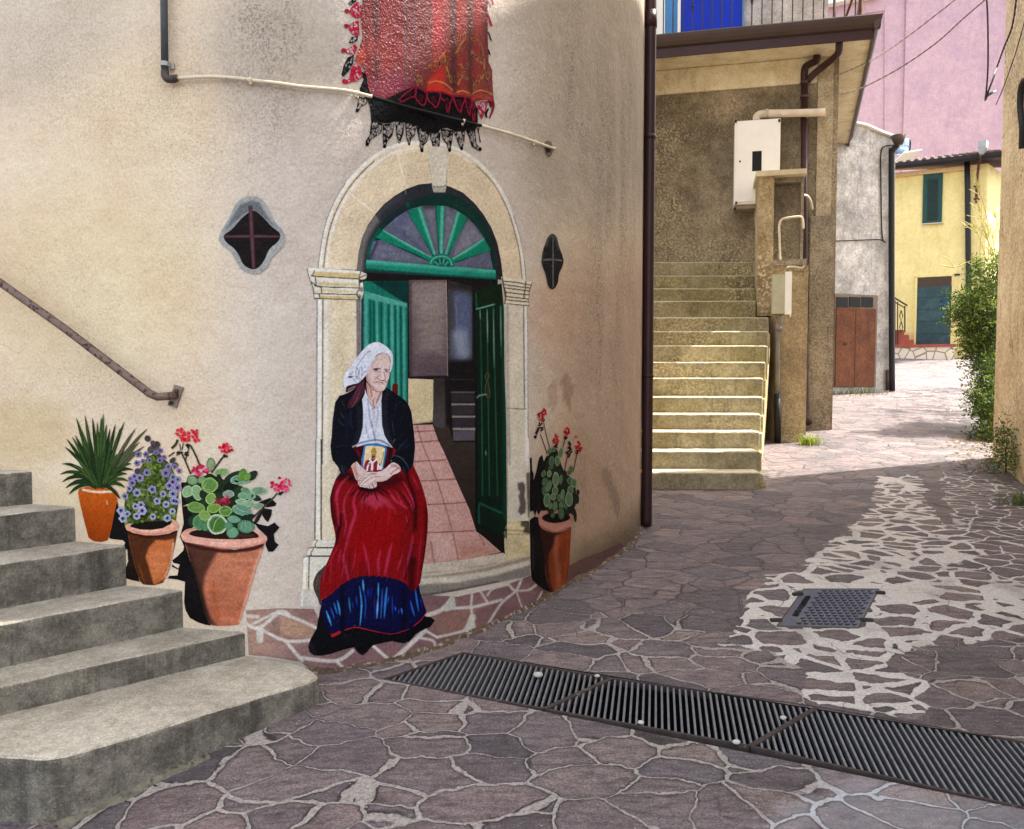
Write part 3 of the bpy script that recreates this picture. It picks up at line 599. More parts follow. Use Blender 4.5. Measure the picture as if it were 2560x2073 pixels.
def paint(name, T, outline, base, ops=(), layer=1, parent=None, sp=2.4, smooth=False, mat=None, grain=0.05, label=None):
    """one flat area of wall paint: outline in picture coordinates laid on the curved wall"""
    p = T(outline) if T is not None else np.asarray(outline, float)
    if smooth: p = catmull(p, 5, True)
    b = resample(p, sp*1.3)
    x0, y0 = b.min(0); x1, y1 = b.max(0)
    gx, gy = np.meshgrid(np.arange(x0, x1, sp), np.arange(y0, y1, sp*0.87)); gx = gx+((np.arange(gx.shape[0]) % 2)*sp*0.5)[:, None]
    g = np.stack([gx.ravel(), gy.ravel()], 1)+RNG.uniform(-.1, .1, (gx.size, 2))*sp
    g = g[inside(g, b)]
    if len(g):
        d, _ = dist_poly(g, b, True); g = g[d > sp*0.45]
    V = np.vstack([b, g])
    vo, eo, fo, _, _, _ = delaunay_2d_cdt([Vector(q) for q in V], [], [list(range(len(b)))], 1, 1e-5)
    vo = np.array([tuple(q) for q in vo])
    P3d = wall_pts(vo, 0.0009+layer*0.0005)
    me = bpy.data.meshes.new(name); me.from_pydata(P3d.tolist(), [], [tuple(f) for f in fo]); me.update()
    # face the viewer
    if len(me.polygons) and me.polygons[0].normal.y > 0: me.flip_normals()
    ops = list(ops)
    if grain: ops.append(Nz(5, 5, grain, 3)); ops.append(Nz(40, 40, grain, 5))
    setcol(me, shade(vo, base, ops))
    o = link(name, me, mat or M_paint, parent, True)
    if label: o['label'] = label
    return o
class Blobs:
    """many small painted dabs gathered in one mesh"""
    def __init__(s): s.v = []; s.c = []; s.f = []; s.k = 0; s.l = []
    def poly(s, pts, c_in, c_out, cen=None):
        pts = np.asarray(pts, float); n0 = len(s.v); ce = pts.mean(0) if cen is None else np.asarray(cen, float)
        s.v.append(ce); s.c.append(c_in); s.l.append(s.k)
        mid = ce+(pts-ce)*0.72
        for q in mid: s.v.append(q); s.c.append(c_in); s.l.append(s.k)
        for q in pts: s.v.append(q); s.c.append(c_out); s.l.append(s.k)
        n = len(pts)
        for i in range(n):
            j = (i+1) % n
            s.f.append((n0, n0+1+i, n0+1+j)); s.f.append((n0+1+i, n0+1+n+i, n0+1+n+j, n0+1+j))
        s.k += 1
    def ell(s, cx, cy, rx, ry, rot, c_in, c_out, n=14, wob=0.06, tip=0.0):
        a = np.linspace(0, 2*np.pi, n, endpoint=False); r = 1+RNG.uniform(-wob, wob, n)
        x = np.cos(a)*rx*r*(1+tip*np.maximum(np.cos(a), 0)**6); y = np.sin(a)*ry*r; t = math.radians(rot)
        s.poly(np.stack([cx+x*math.cos(t)-y*math.sin(t), cy+x*math.sin(t)+y*math.cos(t)], 1), c_in, c_out, (cx, cy))
    def rib(s, pts, ws, c_mid, c_edge, sub=5):
        p = catmull(pts, sub) if len(pts) > 2 else np.asarray(pts, float)
        if np.isscalar(ws): ws = [ws, ws]
        wv = np.interp(np.linspace(0, 1, len(p)), np.linspace(0, 1, len(ws)), ws)
        d = np.gradient(p, axis=0); d /= np.linalg.norm(d, axis=1)[:, None]+1e-9; n = np.stack([-d[:, 1], d[:, 0]], 1); n0 = len(s.v)
        for i in range(len(p)):
            for q, c in ((-.5, c_edge), (0, c_mid), (.5, c_edge)): s.v.append(p[i]+n[i]*q*wv[i]); s.c.append(c); s.l.append(s.k)
        for i in range(len(p)-1):
            for j in (0, 1): a = n0+i*3+j; s.f.append((a, a+1, a+4, a+3))
        s.k += 1
    def build(s, name, layer, parent=None, mat=None, label=None):
        V = np.array(s.v); off = 0.0009+layer*0.0005+np.array(s.l)*(0.0009/max(s.k, 6))
        b = wall_pts(V, 0.0); b1 = wall_pts(V, 0.01); P = b+(b1-b)*(off/0.01)[:, None]
        me = bpy.data.meshes.new(name); me.from_pydata(P.tolist(), [], s.f); me.update()
        setcol(me, np.array(s.c, float)); o = link(name, me, mat or M_paint, parent, True)
        if label: o['label'] = label
        return o
# paint materials: pigment colour per vertex, render grain showing through
def paint_mat(name, rough, bs, scale=95.0, spec=0.06, ov=.5):
    m, nt_, b = newmat(name); v = coords(nt_)
    c = attr(nt_, 'Col'); g = noise(nt_, v, 85, 4, .7)
    c = mix(nt_, ov, c, ramp(nt_, g, [(0.34, (.3, .3, .3)), (.5, (.5, .5, .5)), (0.66, (.72, .72, .72))]), 'OVERLAY')
    c = mix(nt_, math_(nt_, 'MULTIPLY', gramp(nt_, noise(nt_, v, 60, 5, .75), .64, .74), .12), c, L4((196, 180, 160)))
    nt_.links.new(c, b.inputs['Base Color']); b.inputs['Roughness'].default_value = rough; b.inputs['Specular IOR Level'].default_value = spec
    b1 = bump(nt_, b, noise(nt_, coords(nt_, (1, 1, .7)), scale, 3, 0.55, .8), bs, 0.012); bump(nt_, b, noise(nt_, v, 20, 4), 0.3, 0.02, b1)
    return m
M_paint = paint_mat("mural_paint", 0.62, 0.6, 66.0)
M_gloss = paint_mat("glossy_mural_paint", 0.4, .5, 120.0, 0.22, .2)
# the wall itself
def build_wall():
    L = np.concatenate([[0], np.cumsum(np.hypot(*np.diff(WC, axis=0).T))])
    ss = np.concatenate([np.arange(0, L[-1], 0.035)]); X = np.interp(ss, L, WC[:, 0]); Y = np.interp(ss, L, WC[:, 1])
    ZT = 7.6; zz = np.concatenate([np.arange(-0.6, 4.6, 0.035), np.arange(4.6, ZT+.01, 0.3)])
    n, m = len(ss), len(zz)
    V = np.stack([np.repeat(X, m), np.repeat(Y, m), np.tile(zz, n)], 1)
    # slight hand-trowelled unevenness
    nx = np.interp(ss, L, WN[:, 0]); ny = np.interp(ss, L, WN[:, 1])
    U, Vv = proj(V[:, 0], V[:, 1], V[:, 2])
    U = np.clip(U, -3000, 5000); Pn = np.stack([U, Vv], 1)
    # beyond the visible rim keep the last colours
    c = np.tile(np.array([223, 202, 173.]), (len(V), 1))
    def blob(u, v, ru, rv, col, a):
        d = np.sqrt(((U-u)/ru)**2+((Vv-v)/rv)**2); al = a*(1-sst(d, 0.35, 1.0)); c[:] += (np.array(col, float)-c)*al[:, None]
    k = sst(U, 430, 720)*(1-sst(U, 1290, 1440)); c += (np.array([204, 190, 176.])-c)*k[:, None]
    k = sst(U, 1290, 1450)*sst(Vv, 480, 760); c += (np.array([178, 150, 125.])-c)*k[:, None]*0.85
    k = sst(U, 1240, 1400)*(1-sst(Vv, 420, 700)); c += (np.array([168, 154, 136.])-c)*k[:, None]*0.85
    blob(60, 60, 420, 300, (200, 187, 168), .7); blob(230, 700, 420, 330, (224, 203, 158), .5); blob(60, 1080, 190, 130, (196, 170, 122), .5)
    blob(340, 300, 330, 260, (226, 204, 170), .6); blob(250, 1240, 200, 70, (204, 180, 136), .5)
    blob(690, 130, 240, 260, (182, 168, 150), .7); blob(1370, 780, 110, 130, (188, 148, 118), .4)
    blob(1430, 1250, 170, 260, (160, 126, 98), .5)
    # worn patches and peeling paint with shapes of their own
    for T, tx, col in ((R5, "1745 790 1765 745 1790 740 1812 790 1818 850 1800 945 1785 940 1760 880", (148, 118, 94)),
                       (R5, "1670 800 1690 770 1715 790 1720 860 1700 980 1680 960 1662 900", (172, 146, 120)),
                       (R5, "1995 1320 2050 1340 2075 1420 2110 1500 2100 1600 2060 1560 2040 1450 2000 1400", (140, 114, 96))):
        pl = T(tx); mk = inside(Pn, catmull(pl, 5, True)); c[mk] = c[mk]*0.3+np.array(col)*0.7
    dirt = np.zeros(len(V))
    def dblob(u, v, ru, rv, a): dirt[:] = np.maximum(dirt, a*(1-sst(np.sqrt(((U-u)/ru)**2+((Vv-v)/rv)**2), 0.2, 1.0)))
    dblob(700, 60, 190, 240, .95); dblob(640, 250, 170, 220, .75); dblob(590, 360, 130, 130, .6); dblob(780, 120, 90, 220, .7); dblob(480, 150, 260, 260, .3); dblob(220, 220, 300, 300, .25)
    dblob(1450, 200, 120, 420, .9); dblob(1550, 420, 120, 500, 1.0); dblob(1520, 800, 130, 420, .8); dblob(1480, 1250, 150, 220, .6)
    # splash of damp along the ground line on the street side
    hg = V[:, 2]-G(V[:, 0], V[:, 1]); dm = (1-sst(hg+0.10*(vnoise(U, Vv, 60, 4)-.5), 0.02, 0.36))*sst(U, 1300, 1500); c += (np.array([84, 66, 42.])-c)*(dm*0.85)[:, None]
    e = (vnoise(V[:, 0]*0+np.repeat(ss, m), V[:, 2], 0.9, 11)-.5)*0.003
    V[:, 0] += np.repeat(nx, m)*(e-0.0018); V[:, 1] += np.repeat(ny, m)*(e-0.0018)
    idx = np.arange(n*m).reshape(n, m)
    q = np.stack([idx[:-1, :-1], idx[1:, :-1], idx[1:, 1:], idx[:-1, 1:]], -1).reshape(-1, 4)
    # flat roof and back so the house is a closed body
    vv = V.tolist(); nb = len(vv)
    vv += [(1.10, 11.0, ZT), (-9.5, 11.0, ZT), (1.10, 11.0, -.6), (-9.5, 11.0, -.6)]
    F = q.tolist(); F.append([int(idx[i, -1]) for i in range(n)]+[nb+1]); F.append([int(idx[0, j]) for j in range(m)]+[nb+1, nb+3])
    me = bpy.data.meshes.new("wall"); me.from_pydata(vv, [], F); me.update()
    setcol(me, np.vstack([c, np.tile([180, 160, 140.], (4, 1))])/1.0)
    da = me.attributes.new('dirt', 'FLOAT', 'POINT'); da.data.foreach_set('value', np.concatenate([dirt, np.zeros(4)]).astype(np.float32))
    mt, nt_, b = newmat("mural_wall_render"); v = coords(nt_); vst = coords(nt_, (1, 1, .16))
    col = attr(nt_, 'Col'); dr = attr(nt_, 'dirt', 'Fac')
    mot = noise(nt_, v, 2.2, 8, .7)
    col = mix(nt_, 0.5, col, ramp(nt_, mot, [(0.3, (.38, .36, .33)), (0.7, (.6, .6, .6))]), 'OVERLAY')
    fine = noise(nt_, v, 75, 4, .7); col = mix(nt_, 0.3, col, ramp(nt_, fine, [(0.34, (.28, .27, .25)), (.5, (.5, .5, .5)), (0.66, (.7, .7, .7))]), 'OVERLAY')
    sp_ = gramp(nt_, noise(nt_, v, 80, 4, .7), .47, .60); ar = gramp(nt_, noise(nt_, vst, 4.5, 5, .65), .36, .66)
    al = math_(nt_, 'MULTIPLY', math_(nt_, 'MULTIPLY', sp_, ar), math_(nt_, 'MULTIPLY', dr, 0.95))
    col = mix(nt_, al, col, L4((72, 62, 50)))
    ar2 = gramp(nt_, noise(nt_, v, 1.6, 5, .65), .42, .68); sp2 = gramp(nt_, noise(nt_, v, 95, 3, .7), .5, .64)
    col = mix(nt_, math_(nt_, 'MULTIPLY', math_(nt_, 'MULTIPLY', ar2, sp2), .35), col, L4((120, 104, 80)))
    cr = nd(nt_, 'ShaderNodeTexVoronoi', feature='DISTANCE_TO_EDGE'); cr.inputs['Scale'].default_value = 1.1
    dn = nd(nt_, 'ShaderNodeTexNoise'); dn.inputs['Scale'].default_value = 3; nt_.links.new(v, dn.inputs['Vector'])
    vv2 = nd(nt_, 'ShaderNodeVectorMath', operation='MULTIPLY_ADD'); nt_.links.new(dn.outputs['Color'], vv2.inputs[0]); vv2.inputs[1].default_value = (.5, .5, .5); nt_.links.new(v, vv2.inputs[2]); nt_.links.new(vv2.outputs[0], cr.inputs['Vector'])
    crk = math_(nt_, 'MULTIPLY', gramp(nt_, cr.outputs['Distance'], .0, .006, 1, 0), gramp(nt_, noise(nt_, v, 1.3, 2), .56, .64))
    col = mix(nt_, math_(nt_, 'MULTIPLY', crk, .2), col, L4((110, 92, 72)))
    nt_.links.new(col, b.inputs['Base Color']); b.inputs['Roughness'].default_value = .9
    wr = noise(nt_, coords(nt_, (1, 1, .7)), 62, 3, .55, .8)
    b1 = bump(nt_, b, math_(nt_, 'MULTIPLY', wr, gramp(nt_, noise(nt_, v, 2.1, 4), .35, .65, .2, 1.0)), .7, .010); bump(nt_, b, noise(nt_, v, 9, 5), .45, .03, b1)
    hs_ = thing('house', 'rounded corner house of pale beige render that carries the mural', 'house', (-3, 7, 0))
    link('wall', me, mt, hs_, True)
build_wall()
# ================================================================ the mural, painted flat on the wall
INK = (58, 48, 44)
# ---- paving painted along the foot of the wall
pv = paint('painted_paving', G3, "-200 440 0 428 200 432 240 520 420 520 880 350 1050 360 1300 305 1490 232 1560 140 1715 175 1800 130 1900 95 2020 40 2040 62 1930 165 1800 255 1690 330 1610 362 1400 490 1200 600 1060 672 900 735 720 775 560 808 420 830 240 838 120 745 -60 715 -185 705", (122, 92, 92),
  [Gx(560, 900, (168, 134, 116), (126, 94, 94)), Nz(70, 30, .12, 2), Fp(G3, "0 470 190 540 200 610 60 595 0 575", (170, 134, 112), 1, 12), Fp(G3, "890 480 1100 430 1280 420 1230 510 1090 570 950 590", (142, 106, 94), .9, 15), Fp(G3, "1160 440 1290 390 1240 500 1170 540", (122, 90, 88), .9, 12),
   Fp(G3, "1560 150 2040 30 2040 70 1700 330 1560 380 1500 300", (96, 68, 62), .85, 30)]+
  [S(G3, t, wd*.62, (206, 197, 186), .96, 5) for t, wd in (("0 455 120 500 215 545", 30), ("32 620 132 740", 32), ("-228 500 -128 545 2 450 60 475", 34), ("-128 545 32 620 200 615", 30), ("-118 560 -118 615", 66), ("-8 445 -158 520", 24), ("-228 470 -130 480", 30),
   ("130 722 330 740 430 680", 34), ("330 740 400 800", 28), ("550 650 660 745", 30), ("660 745 860 560", 44), ("860 560 930 600", 22), ("830 605 905 620 920 660", 24), ("930 600 1060 570 1140 545", 24), ("1110 555 1140 480", 60), ("870 470 960 435 1020 365", 40), ("960 430 1130 422 1230 400 1310 378", 28),
   ("1138 330 1132 430 1150 540", 22), ("1180 320 1230 395", 20), ("1228 350 1262 312 1350 290", 20), ("1350 282 1395 325 1430 255", 22), ("1402 338 1442 450", 12), ("1230 525 1310 400 1395 330", 20), ("1395 325 1470 320 1515 290", 18), ("1550 330 1522 390", 14), ("30 1 30 2", 1))]+
  [Fp(G3, "960 420 1030 350 1045 430 980 450", (196, 192, 182), .95, 6), Fp(G3, "1080 560 1140 480 1160 545", (200, 192, 182), .95, 6), S(G3, "240 845 560 815 900 742 1060 680 1400 498 1620 368", 18, (74, 58, 46), .8, 8)], layer=0, sp=3, label='strip of crazy paving painted in plum and pink with pale joints')
tag(pv, 'painted strip of pink and plum crazy paving along the foot of the mural', 'mural painting')
# ---- doorway
dw = thing('painted_doorway', 'painted stone archway with half open green double doors and fanlight', 'mural painting', tuple(wall_pt(1090, 1400)))
paint('interior', D2, "565 -20 1740 60 1815 1729 1815 2560 1500 2560 560 2560", (24, 20, 20), [Nz(60, 60, .2, 3)], 0, dw, 4)
paint('floor_tiles', D3, "820 20 820 -110 1015 -114 1055 -2 1100 90 1200 320 1290 520 1340 680 1400 725 1525 835 1300 885 1100 910 945 925 820 930", (196, 152, 142),
  [Nz(30, 8, .07, 4), Gy(1100, 1400, (202, 158, 148), (188, 142, 130), .6)]+[S(D3, t, 7, (124, 62, 60), .85) for t in ("870 162 1130 148", "930 306 1215 290", "975 482 1272 465", "975 690 1345 675", "860 20 1065 5", "860 -60 1030 -68")]+
  [S(D3, t, 4, (120, 70, 66), .7) for t in ("935 20 1000 180 1080 400 1160 665", "900 -105 935 20", "1000 750 1025 905", "1165 690 1208 890", "1360 700 1405 790")]+[Fp(D3, "1000 700 1160 700 1190 880 1040 900", (202, 168, 158), .5, 12), Fp(D3, "1200 780 1380 790 1500 830 1220 880", (168, 112, 92), .5, 30)], 2, dw, 2.6)
paint('cream_wall', D2, "970 990 1190 1000 1180 1368 1010 1388 970 1390", (208, 188, 148), [S(D2, "1010 1388 1180 1366", 14, (120, 100, 84), .8)], 2, dw, 3)
paint('passage_wall', D2, "1185 990 1310 985 1310 1400 1260 1420 1190 1400 1178 1368", (60, 54, 52), [Gy(950, 1060, (52, 46, 44), (72, 66, 64)), S(D2, "1300 985 1306 1400", 30, (20, 16, 16), .9, 12)], 2, dw, 3)
paint('dark_floor', D2, "1180 1380 1310 1375 1360 1545 1548 1540 1548 2380 1490 2320 1420 2000 1310 1720", (52, 42, 36), [Nz(24, 24, .3, 6), Gy(1060, 1300, (60, 48, 42), (34, 27, 24), .7)], 1, dw, 3.2)
paint('curtain', D2, "972 140 1300 138 1306 400 1312 975 1290 985 980 995", (132, 118, 112), [Gy(700, 950, (128, 112, 108), (92, 76, 80)), Fp(D2, "1060 230 1260 220 1270 780 1060 760", (150, 138, 128), .55, 60), Nz(20, 6, .09, 7), S(D2, "980 140 985 990", 36, (62, 50, 50), .8, 20), S(D2, "1000 145 1290 142", 30, (88, 72, 72), .7, 16), S(D2, "980 985 1305 975", 22, (22, 16, 20), .95, 6), S(D2, "1302 140 1312 970", 8, (190, 180, 172), .6)], 2, dw, 2.6)
paint('window_pane', D2, "1312 140 1525 200 1535 880 1312 885", (62, 60, 62), [S(D2, "1440 300 1450 500 1430 760", 150, (92, 102, 134), .9, 50), S(D2, "1410 620 1440 760", 110, (152, 156, 166), .7, 50), S(D2, "1380 300 1390 560", 16, (120, 128, 150), .5, 8), S(D2, "1320 868 1530 860", 60, (20, 16, 16), .95, 30), S(D2, "1330 150 1510 200", 110, (42, 36, 34), .8, 40), S(D2, "1530 200 1535 860", 24, (24, 20, 20), .9, 10), Nz(12, 40, .1, 3)], 2, dw, 2.6)
paint('stairs', D2, "1340 870 1545 870 1548 1538 1358 1545 1335 1100", (22, 19, 20), [Fp(D2, "1340 1230 1545 1230 1545 1300 1340 1310", (52, 44, 50), 1, 6), Fp(D2, "1345 1335 1545 1330 1545 1410 1350 1410", (48, 42, 48), 1, 6), Fp(D2, "1350 1445 1545 1440 1545 1525 1355 1530", (86, 78, 86), 1, 6), Fp(D2, "1340 1125 1545 1125 1545 1195 1340 1195", (46, 40, 42), 1, 6)]+[S(D2, "1340 %d 1545 %d" % (y, y), wd, c, .95, 4) for y, wd, c in ((1000, 10, (52, 44, 44)), (1110, 12, (104, 96, 96)), (1215, 16, (142, 132, 128)), (1320, 17, (150, 138, 134)), (1427, 20, (150, 136, 134)))], 2, dw, 2.4)
gl = (18, 112, 92); gh = (88, 168, 152); gd = (8, 66, 58)
ld = paint('door_leaf', D2, "588 150 966 148 968 1240 900 1240 565 900 568 300", gl, [Fp(D2, "640 148 968 148 968 350 930 330", (8, 48, 44), 1, 6), Fp(D2, "588 250 700 270 960 350 960 372 800 345 588 292", (84, 164, 146), .95, 10), S(D2, "590 240 955 345", 8, (140, 200, 184), .5, 5)]+
  [S(D2, "%d %d %d 1230" % (x, 300+int((x-590)*.24), x+6), wd, gh, a, wd*.45) for x, wd, a in ((603, 34, .9), (698, 22, .9), (765, 24, .75), (828, 26, .85), (878, 18, .7), (930, 24, .8))]+[S(D2, "%d %d %d 1230" % (x, 305+int((x-590)*.24), x+6), 12, gd, .9, 5) for x in (640, 672, 735, 800, 855, 905)]+[S(D2, "575 300 572 900", 18, (12, 52, 66), .9, 8), S(D2, "964 160 966 1230", 8, (6, 52, 42), .9), Nz(9, 60, .1, 8)], 3, dw, 2.0)
paint('handle', D2, "830 1050 840 1035 872 1033 880 1050 880 1120 868 1132 842 1125 830 1100", (92, 20, 12), (), 4, ld, 2)
rd = paint('door_leaf', D2, "1545 235 1775 168 1795 400 1800 900 1815 1400 1822 2380 1770 2360 1570 2240 1552 2000 1548 1200", (9, 30, 20), [S(D2, "1782 340 1800 900 1812 2200", 44, (10, 66, 42), .8, 18), Fp(D2, "1550 240 1770 180 1788 340 1560 395", (14, 32, 14), 1, 8), S(D2, "1552 250 1560 390", 10, (26, 96, 70), .9), S(D2, "1560 390 1712 350", 12, (104, 160, 138), .9)]+
  [S(D2, t, 8, (34, 96, 66), .85) for t in ("1588 400 1600 900 1610 2000", "1648 390 1655 900 1670 2000", "1706 380 1715 900 1740 2000", "1766 370 1770 800")]+[S(D2, t, 6, (150, 178, 164), .8, 3, .8) for t in ("1588 395 1592 480", "1650 395 1655 680", "1703 385 1710 900", "1765 365 1772 720", "1638 1610 1640 1660")]+
  [S(D3, "1362 640 1362 485 1400 488 1530 545", 14, (24, 92, 68), .9, 6), S(D2, "1552 900 1560 2100", 16, (4, 14, 10), .8, 8), Nz(9, 80, .15, 9)], 3, dw, 2.2)
b_ = Blobs()
b_.rib(D2("1650 940 1635 970 1640 1000 1660 990 1665 955 1650 935"), 3, (84, 84, 52), (50, 50, 30)); b_.rib(D2("1650 1000 1632 1080 1640 1140 1665 1160 1672 1120 1660 1020"), 3, (84, 84, 52), (50, 50, 30)); b_.rib(D2("1558 1160 1580 1140 1620 1130 1650 1128"), [3, 6, 5, 4], (124, 124, 122), (70, 74, 70))
b_.build('handle', 4, rd)
stone = (218, 202, 172); white = (232, 227, 217)
paint('reveal', D1, "522 1155 540 1000 570 880 620 770 690 670 760 590 850 520 950 460 1060 420 1180 405 1290 425 1330 440 1440 490 1540 580 1620 680 1690 800 1740 930 1770 1080 1790 1230 1725 1240 600 1180", (42, 44, 50), [S(D1, "545 1150 560 1000 600 860 680 730", 70, (118, 112, 106), .9, 26), S(D1, "700 690 790 600 900 525", 50, (66, 66, 70), .7, 20), S(D1, "940 470 950 500", 10, (130, 128, 126), .8), S(D1, "685 695 700 720", 10, (130, 128, 126), .8), S(D1, "1760 1200 1740 1050 1690 880", 40, (36, 34, 34), .8, 14)], 1, dw, 2.6, True)
fl = paint('fanlight', D1, "600 1160 622 960 680 830 770 715 900 615 1040 540 1180 500 1300 505 1400 525 1500 590 1600 690 1670 830 1715 990 1735 1240 1700 1240", (12, 46, 42), [S(D1, "612 1100 640 950 720 810", 26, (20, 96, 80), .7, 12), S(D1, "960 570 965 610", 30, (20, 90, 76), .8, 12), S(D1, "800 740 950 640", 60, (30, 34, 44), .8, 30), S(D1, "1300 560 1480 660 1640 860", 30, (18, 58, 44), .6, 14)], 2, dw, 2.4)
paint('glass', D1, "632 1078 640 1000 665 910 740 900 750 810 860 710 950 650 1000 630 1100 602 1290 605 1380 640 1480 705 1560 790 1625 880 1670 990 1700 1150 1360 1135 1150 1110", (92, 94, 112), [Fp(D1, "680 920 1120 1080 700 1050", (112, 112, 128), .7, 20), Fp(D1, "800 790 940 670 1150 1020", (84, 88, 112), .8, 16), Fp(D1, "900 800 1000 740 1120 990", (122, 120, 134), .5, 25), Fp(D1, "1110 620 1190 620 1220 1000", (112, 112, 124), .8, 14), Fp(D1, "1300 640 1380 660 1280 1000", (118, 116, 126), .7, 14), Fp(D1, "1480 730 1610 880 1350 1050", (134, 130, 138), .7, 16), S(D1, "1110 612 1180 612", 40, (62, 54, 50), .8, 18), S(D1, "640 1060 700 920", 24, (50, 52, 74), .8, 10), Nz(10, 10, .1, 4)], 3, fl, 2.2)
for poly, dk, hi in (("690 878 750 812 1172 1048 1150 1090", "690 895 930 990 1150 1092", "760 812 950 930 1168 1042"), ("958 650 1082 610 1203 1020 1180 1042", "950 650 1060 850 1175 1040", "1060 620 1130 830 1198 1015"), ("1200 604 1288 606 1268 1020 1230 1022", "1197 610 1208 830 1228 1020", "1262 612 1255 830 1252 1010"), ("1388 650 1484 706 1312 1040 1285 1026", "1484 712 1400 900 1315 1042", "1400 662 1350 830 1290 1016"), ("1620 882 1682 990 1362 1102 1340 1066", "1685 1000 1500 1060 1362 1104", "1610 895 1480 985 1342 1062")):
    paint('glazing_bar', D1, poly, (14, 122, 94), [S(D1, hi, 26, (112, 190, 168), .8, 12), S(D1, dk, 20, (8, 36, 30), .95, 7)], 4, fl, 1.8)
paint('hub', D1, "1145 1112 1160 1060 1200 1030 1255 1020 1310 1032 1350 1068 1362 1135", (20, 118, 96), [S(D1, "1160 1100 1185 1060 1255 1040 1320 1062 1345 1115", 10, (120, 196, 176), .8, 4), Fp(D1, "1185 1115 1200 1075 1255 1058 1310 1078 1325 1125", (14, 62, 54), 1, 4)]+[S(D1, t, 17, (66, 158, 136), .95, 5) for t in ("1200 1090 1225 1112", "1238 1070 1245 1105", "1275 1070 1268 1108", "1308 1090 1288 1115")], 5, fl, 1.6, True)
paint('transom', D1, "606 1072 1720 1158 1728 1245 1300 1215 604 1165", (26, 132, 108), [S(D1, "610 1085 1150 1125 1720 1170", 40, (88, 178, 156), .75, 20), S(D1, "606 1158 1300 1212 1728 1240", 22, (10, 62, 52), .9, 9), Nz(30, 6, .1, 5)], 4, fl, 2.0)
ar = paint('arch', D1, "188 1145 205 1000 230 850 270 700 330 560 420 410 520 290 640 180 760 105 880 60 1000 43 1150 43 1300 62 1420 108 1540 180 1650 280 1740 390 1820 530 1880 680 1930 850 1965 1020 1985 1150 1990 1250 1788 1232 1770 1080 1740 930 1690 800 1620 680 1540 580 1440 490 1330 440 1290 428 1180 408 1060 420 950 460 850 520 760 590 690 670 620 770 570 880 540 1000 524 1158", (222, 201, 168),
  [Nz(60, 60, .05, 5), S(D1, "205 1145 222 1000 248 850 288 705 348 570 436 424 536 304 654 196 770 122 886 78 1002 60 1150 60 1296 80 1410 124 1528 196 1636 294 1724 402 1804 540 1862 688 1912 855 1946 1022 1966 1150 1972 1250", 30, white, .95, 8),
   S(D1, "262 1145 278 1000 304 858 345 720 400 595 486 454 580 342 690 240 798 166 900 126", 22, white, .9, 9), S(D1, "900 126 1000 108 1140 104 1300 120 1400 160 1510 230", 24, (236, 226, 206), .75, 10),
   S(D1, "238 1140 254 1000 280 852 322 712 380 580 466 438 562 324 676 218", 7, (88, 74, 58), .85, 3), S(D1, "1560 260 1690 390 1780 540 1850 700 1896 860 1930 1020 1952 1240", 6, (110, 90, 70), .8, 3), S(D1, "190 1145 206 1000 232 850 272 700 332 560 422 410", 6, (88, 78, 66), .8, 3),
   S(D1, "1880 690 1930 850 1966 1020 1988 1245", 6, (120, 100, 80), .8, 3), S(D1, "870 130 900 260 938 402", 14, (236, 224, 202), .85, 5), S(D1, "468 500 570 580 672 660", 14, (236, 224, 202), .85, 5), S(D1, "258 1128 520 1140", 20, (232, 218, 196), .6, 8)], 3, dw, 2.2)
paint('keystone', D1, "1138 90 1302 100 1306 290 1298 430 1286 490 1188 490 1172 430 1150 260", (218, 208, 186), [Fp(D1, "1178 434 1294 434 1284 490 1190 490", (122, 126, 112), 1, 5), S(D1, "1150 260 1176 430 1296 430", 7, (40, 40, 40), .9), S(D1, "1304 290 1296 430", 6, (60, 54, 48), .8), S(D1, "1188 490 1286 490", 10, (18, 24, 28), .9), Gx(1070, 1117, (210, 200, 178), (226, 216, 196), .5)], 4, dw, 2.0)
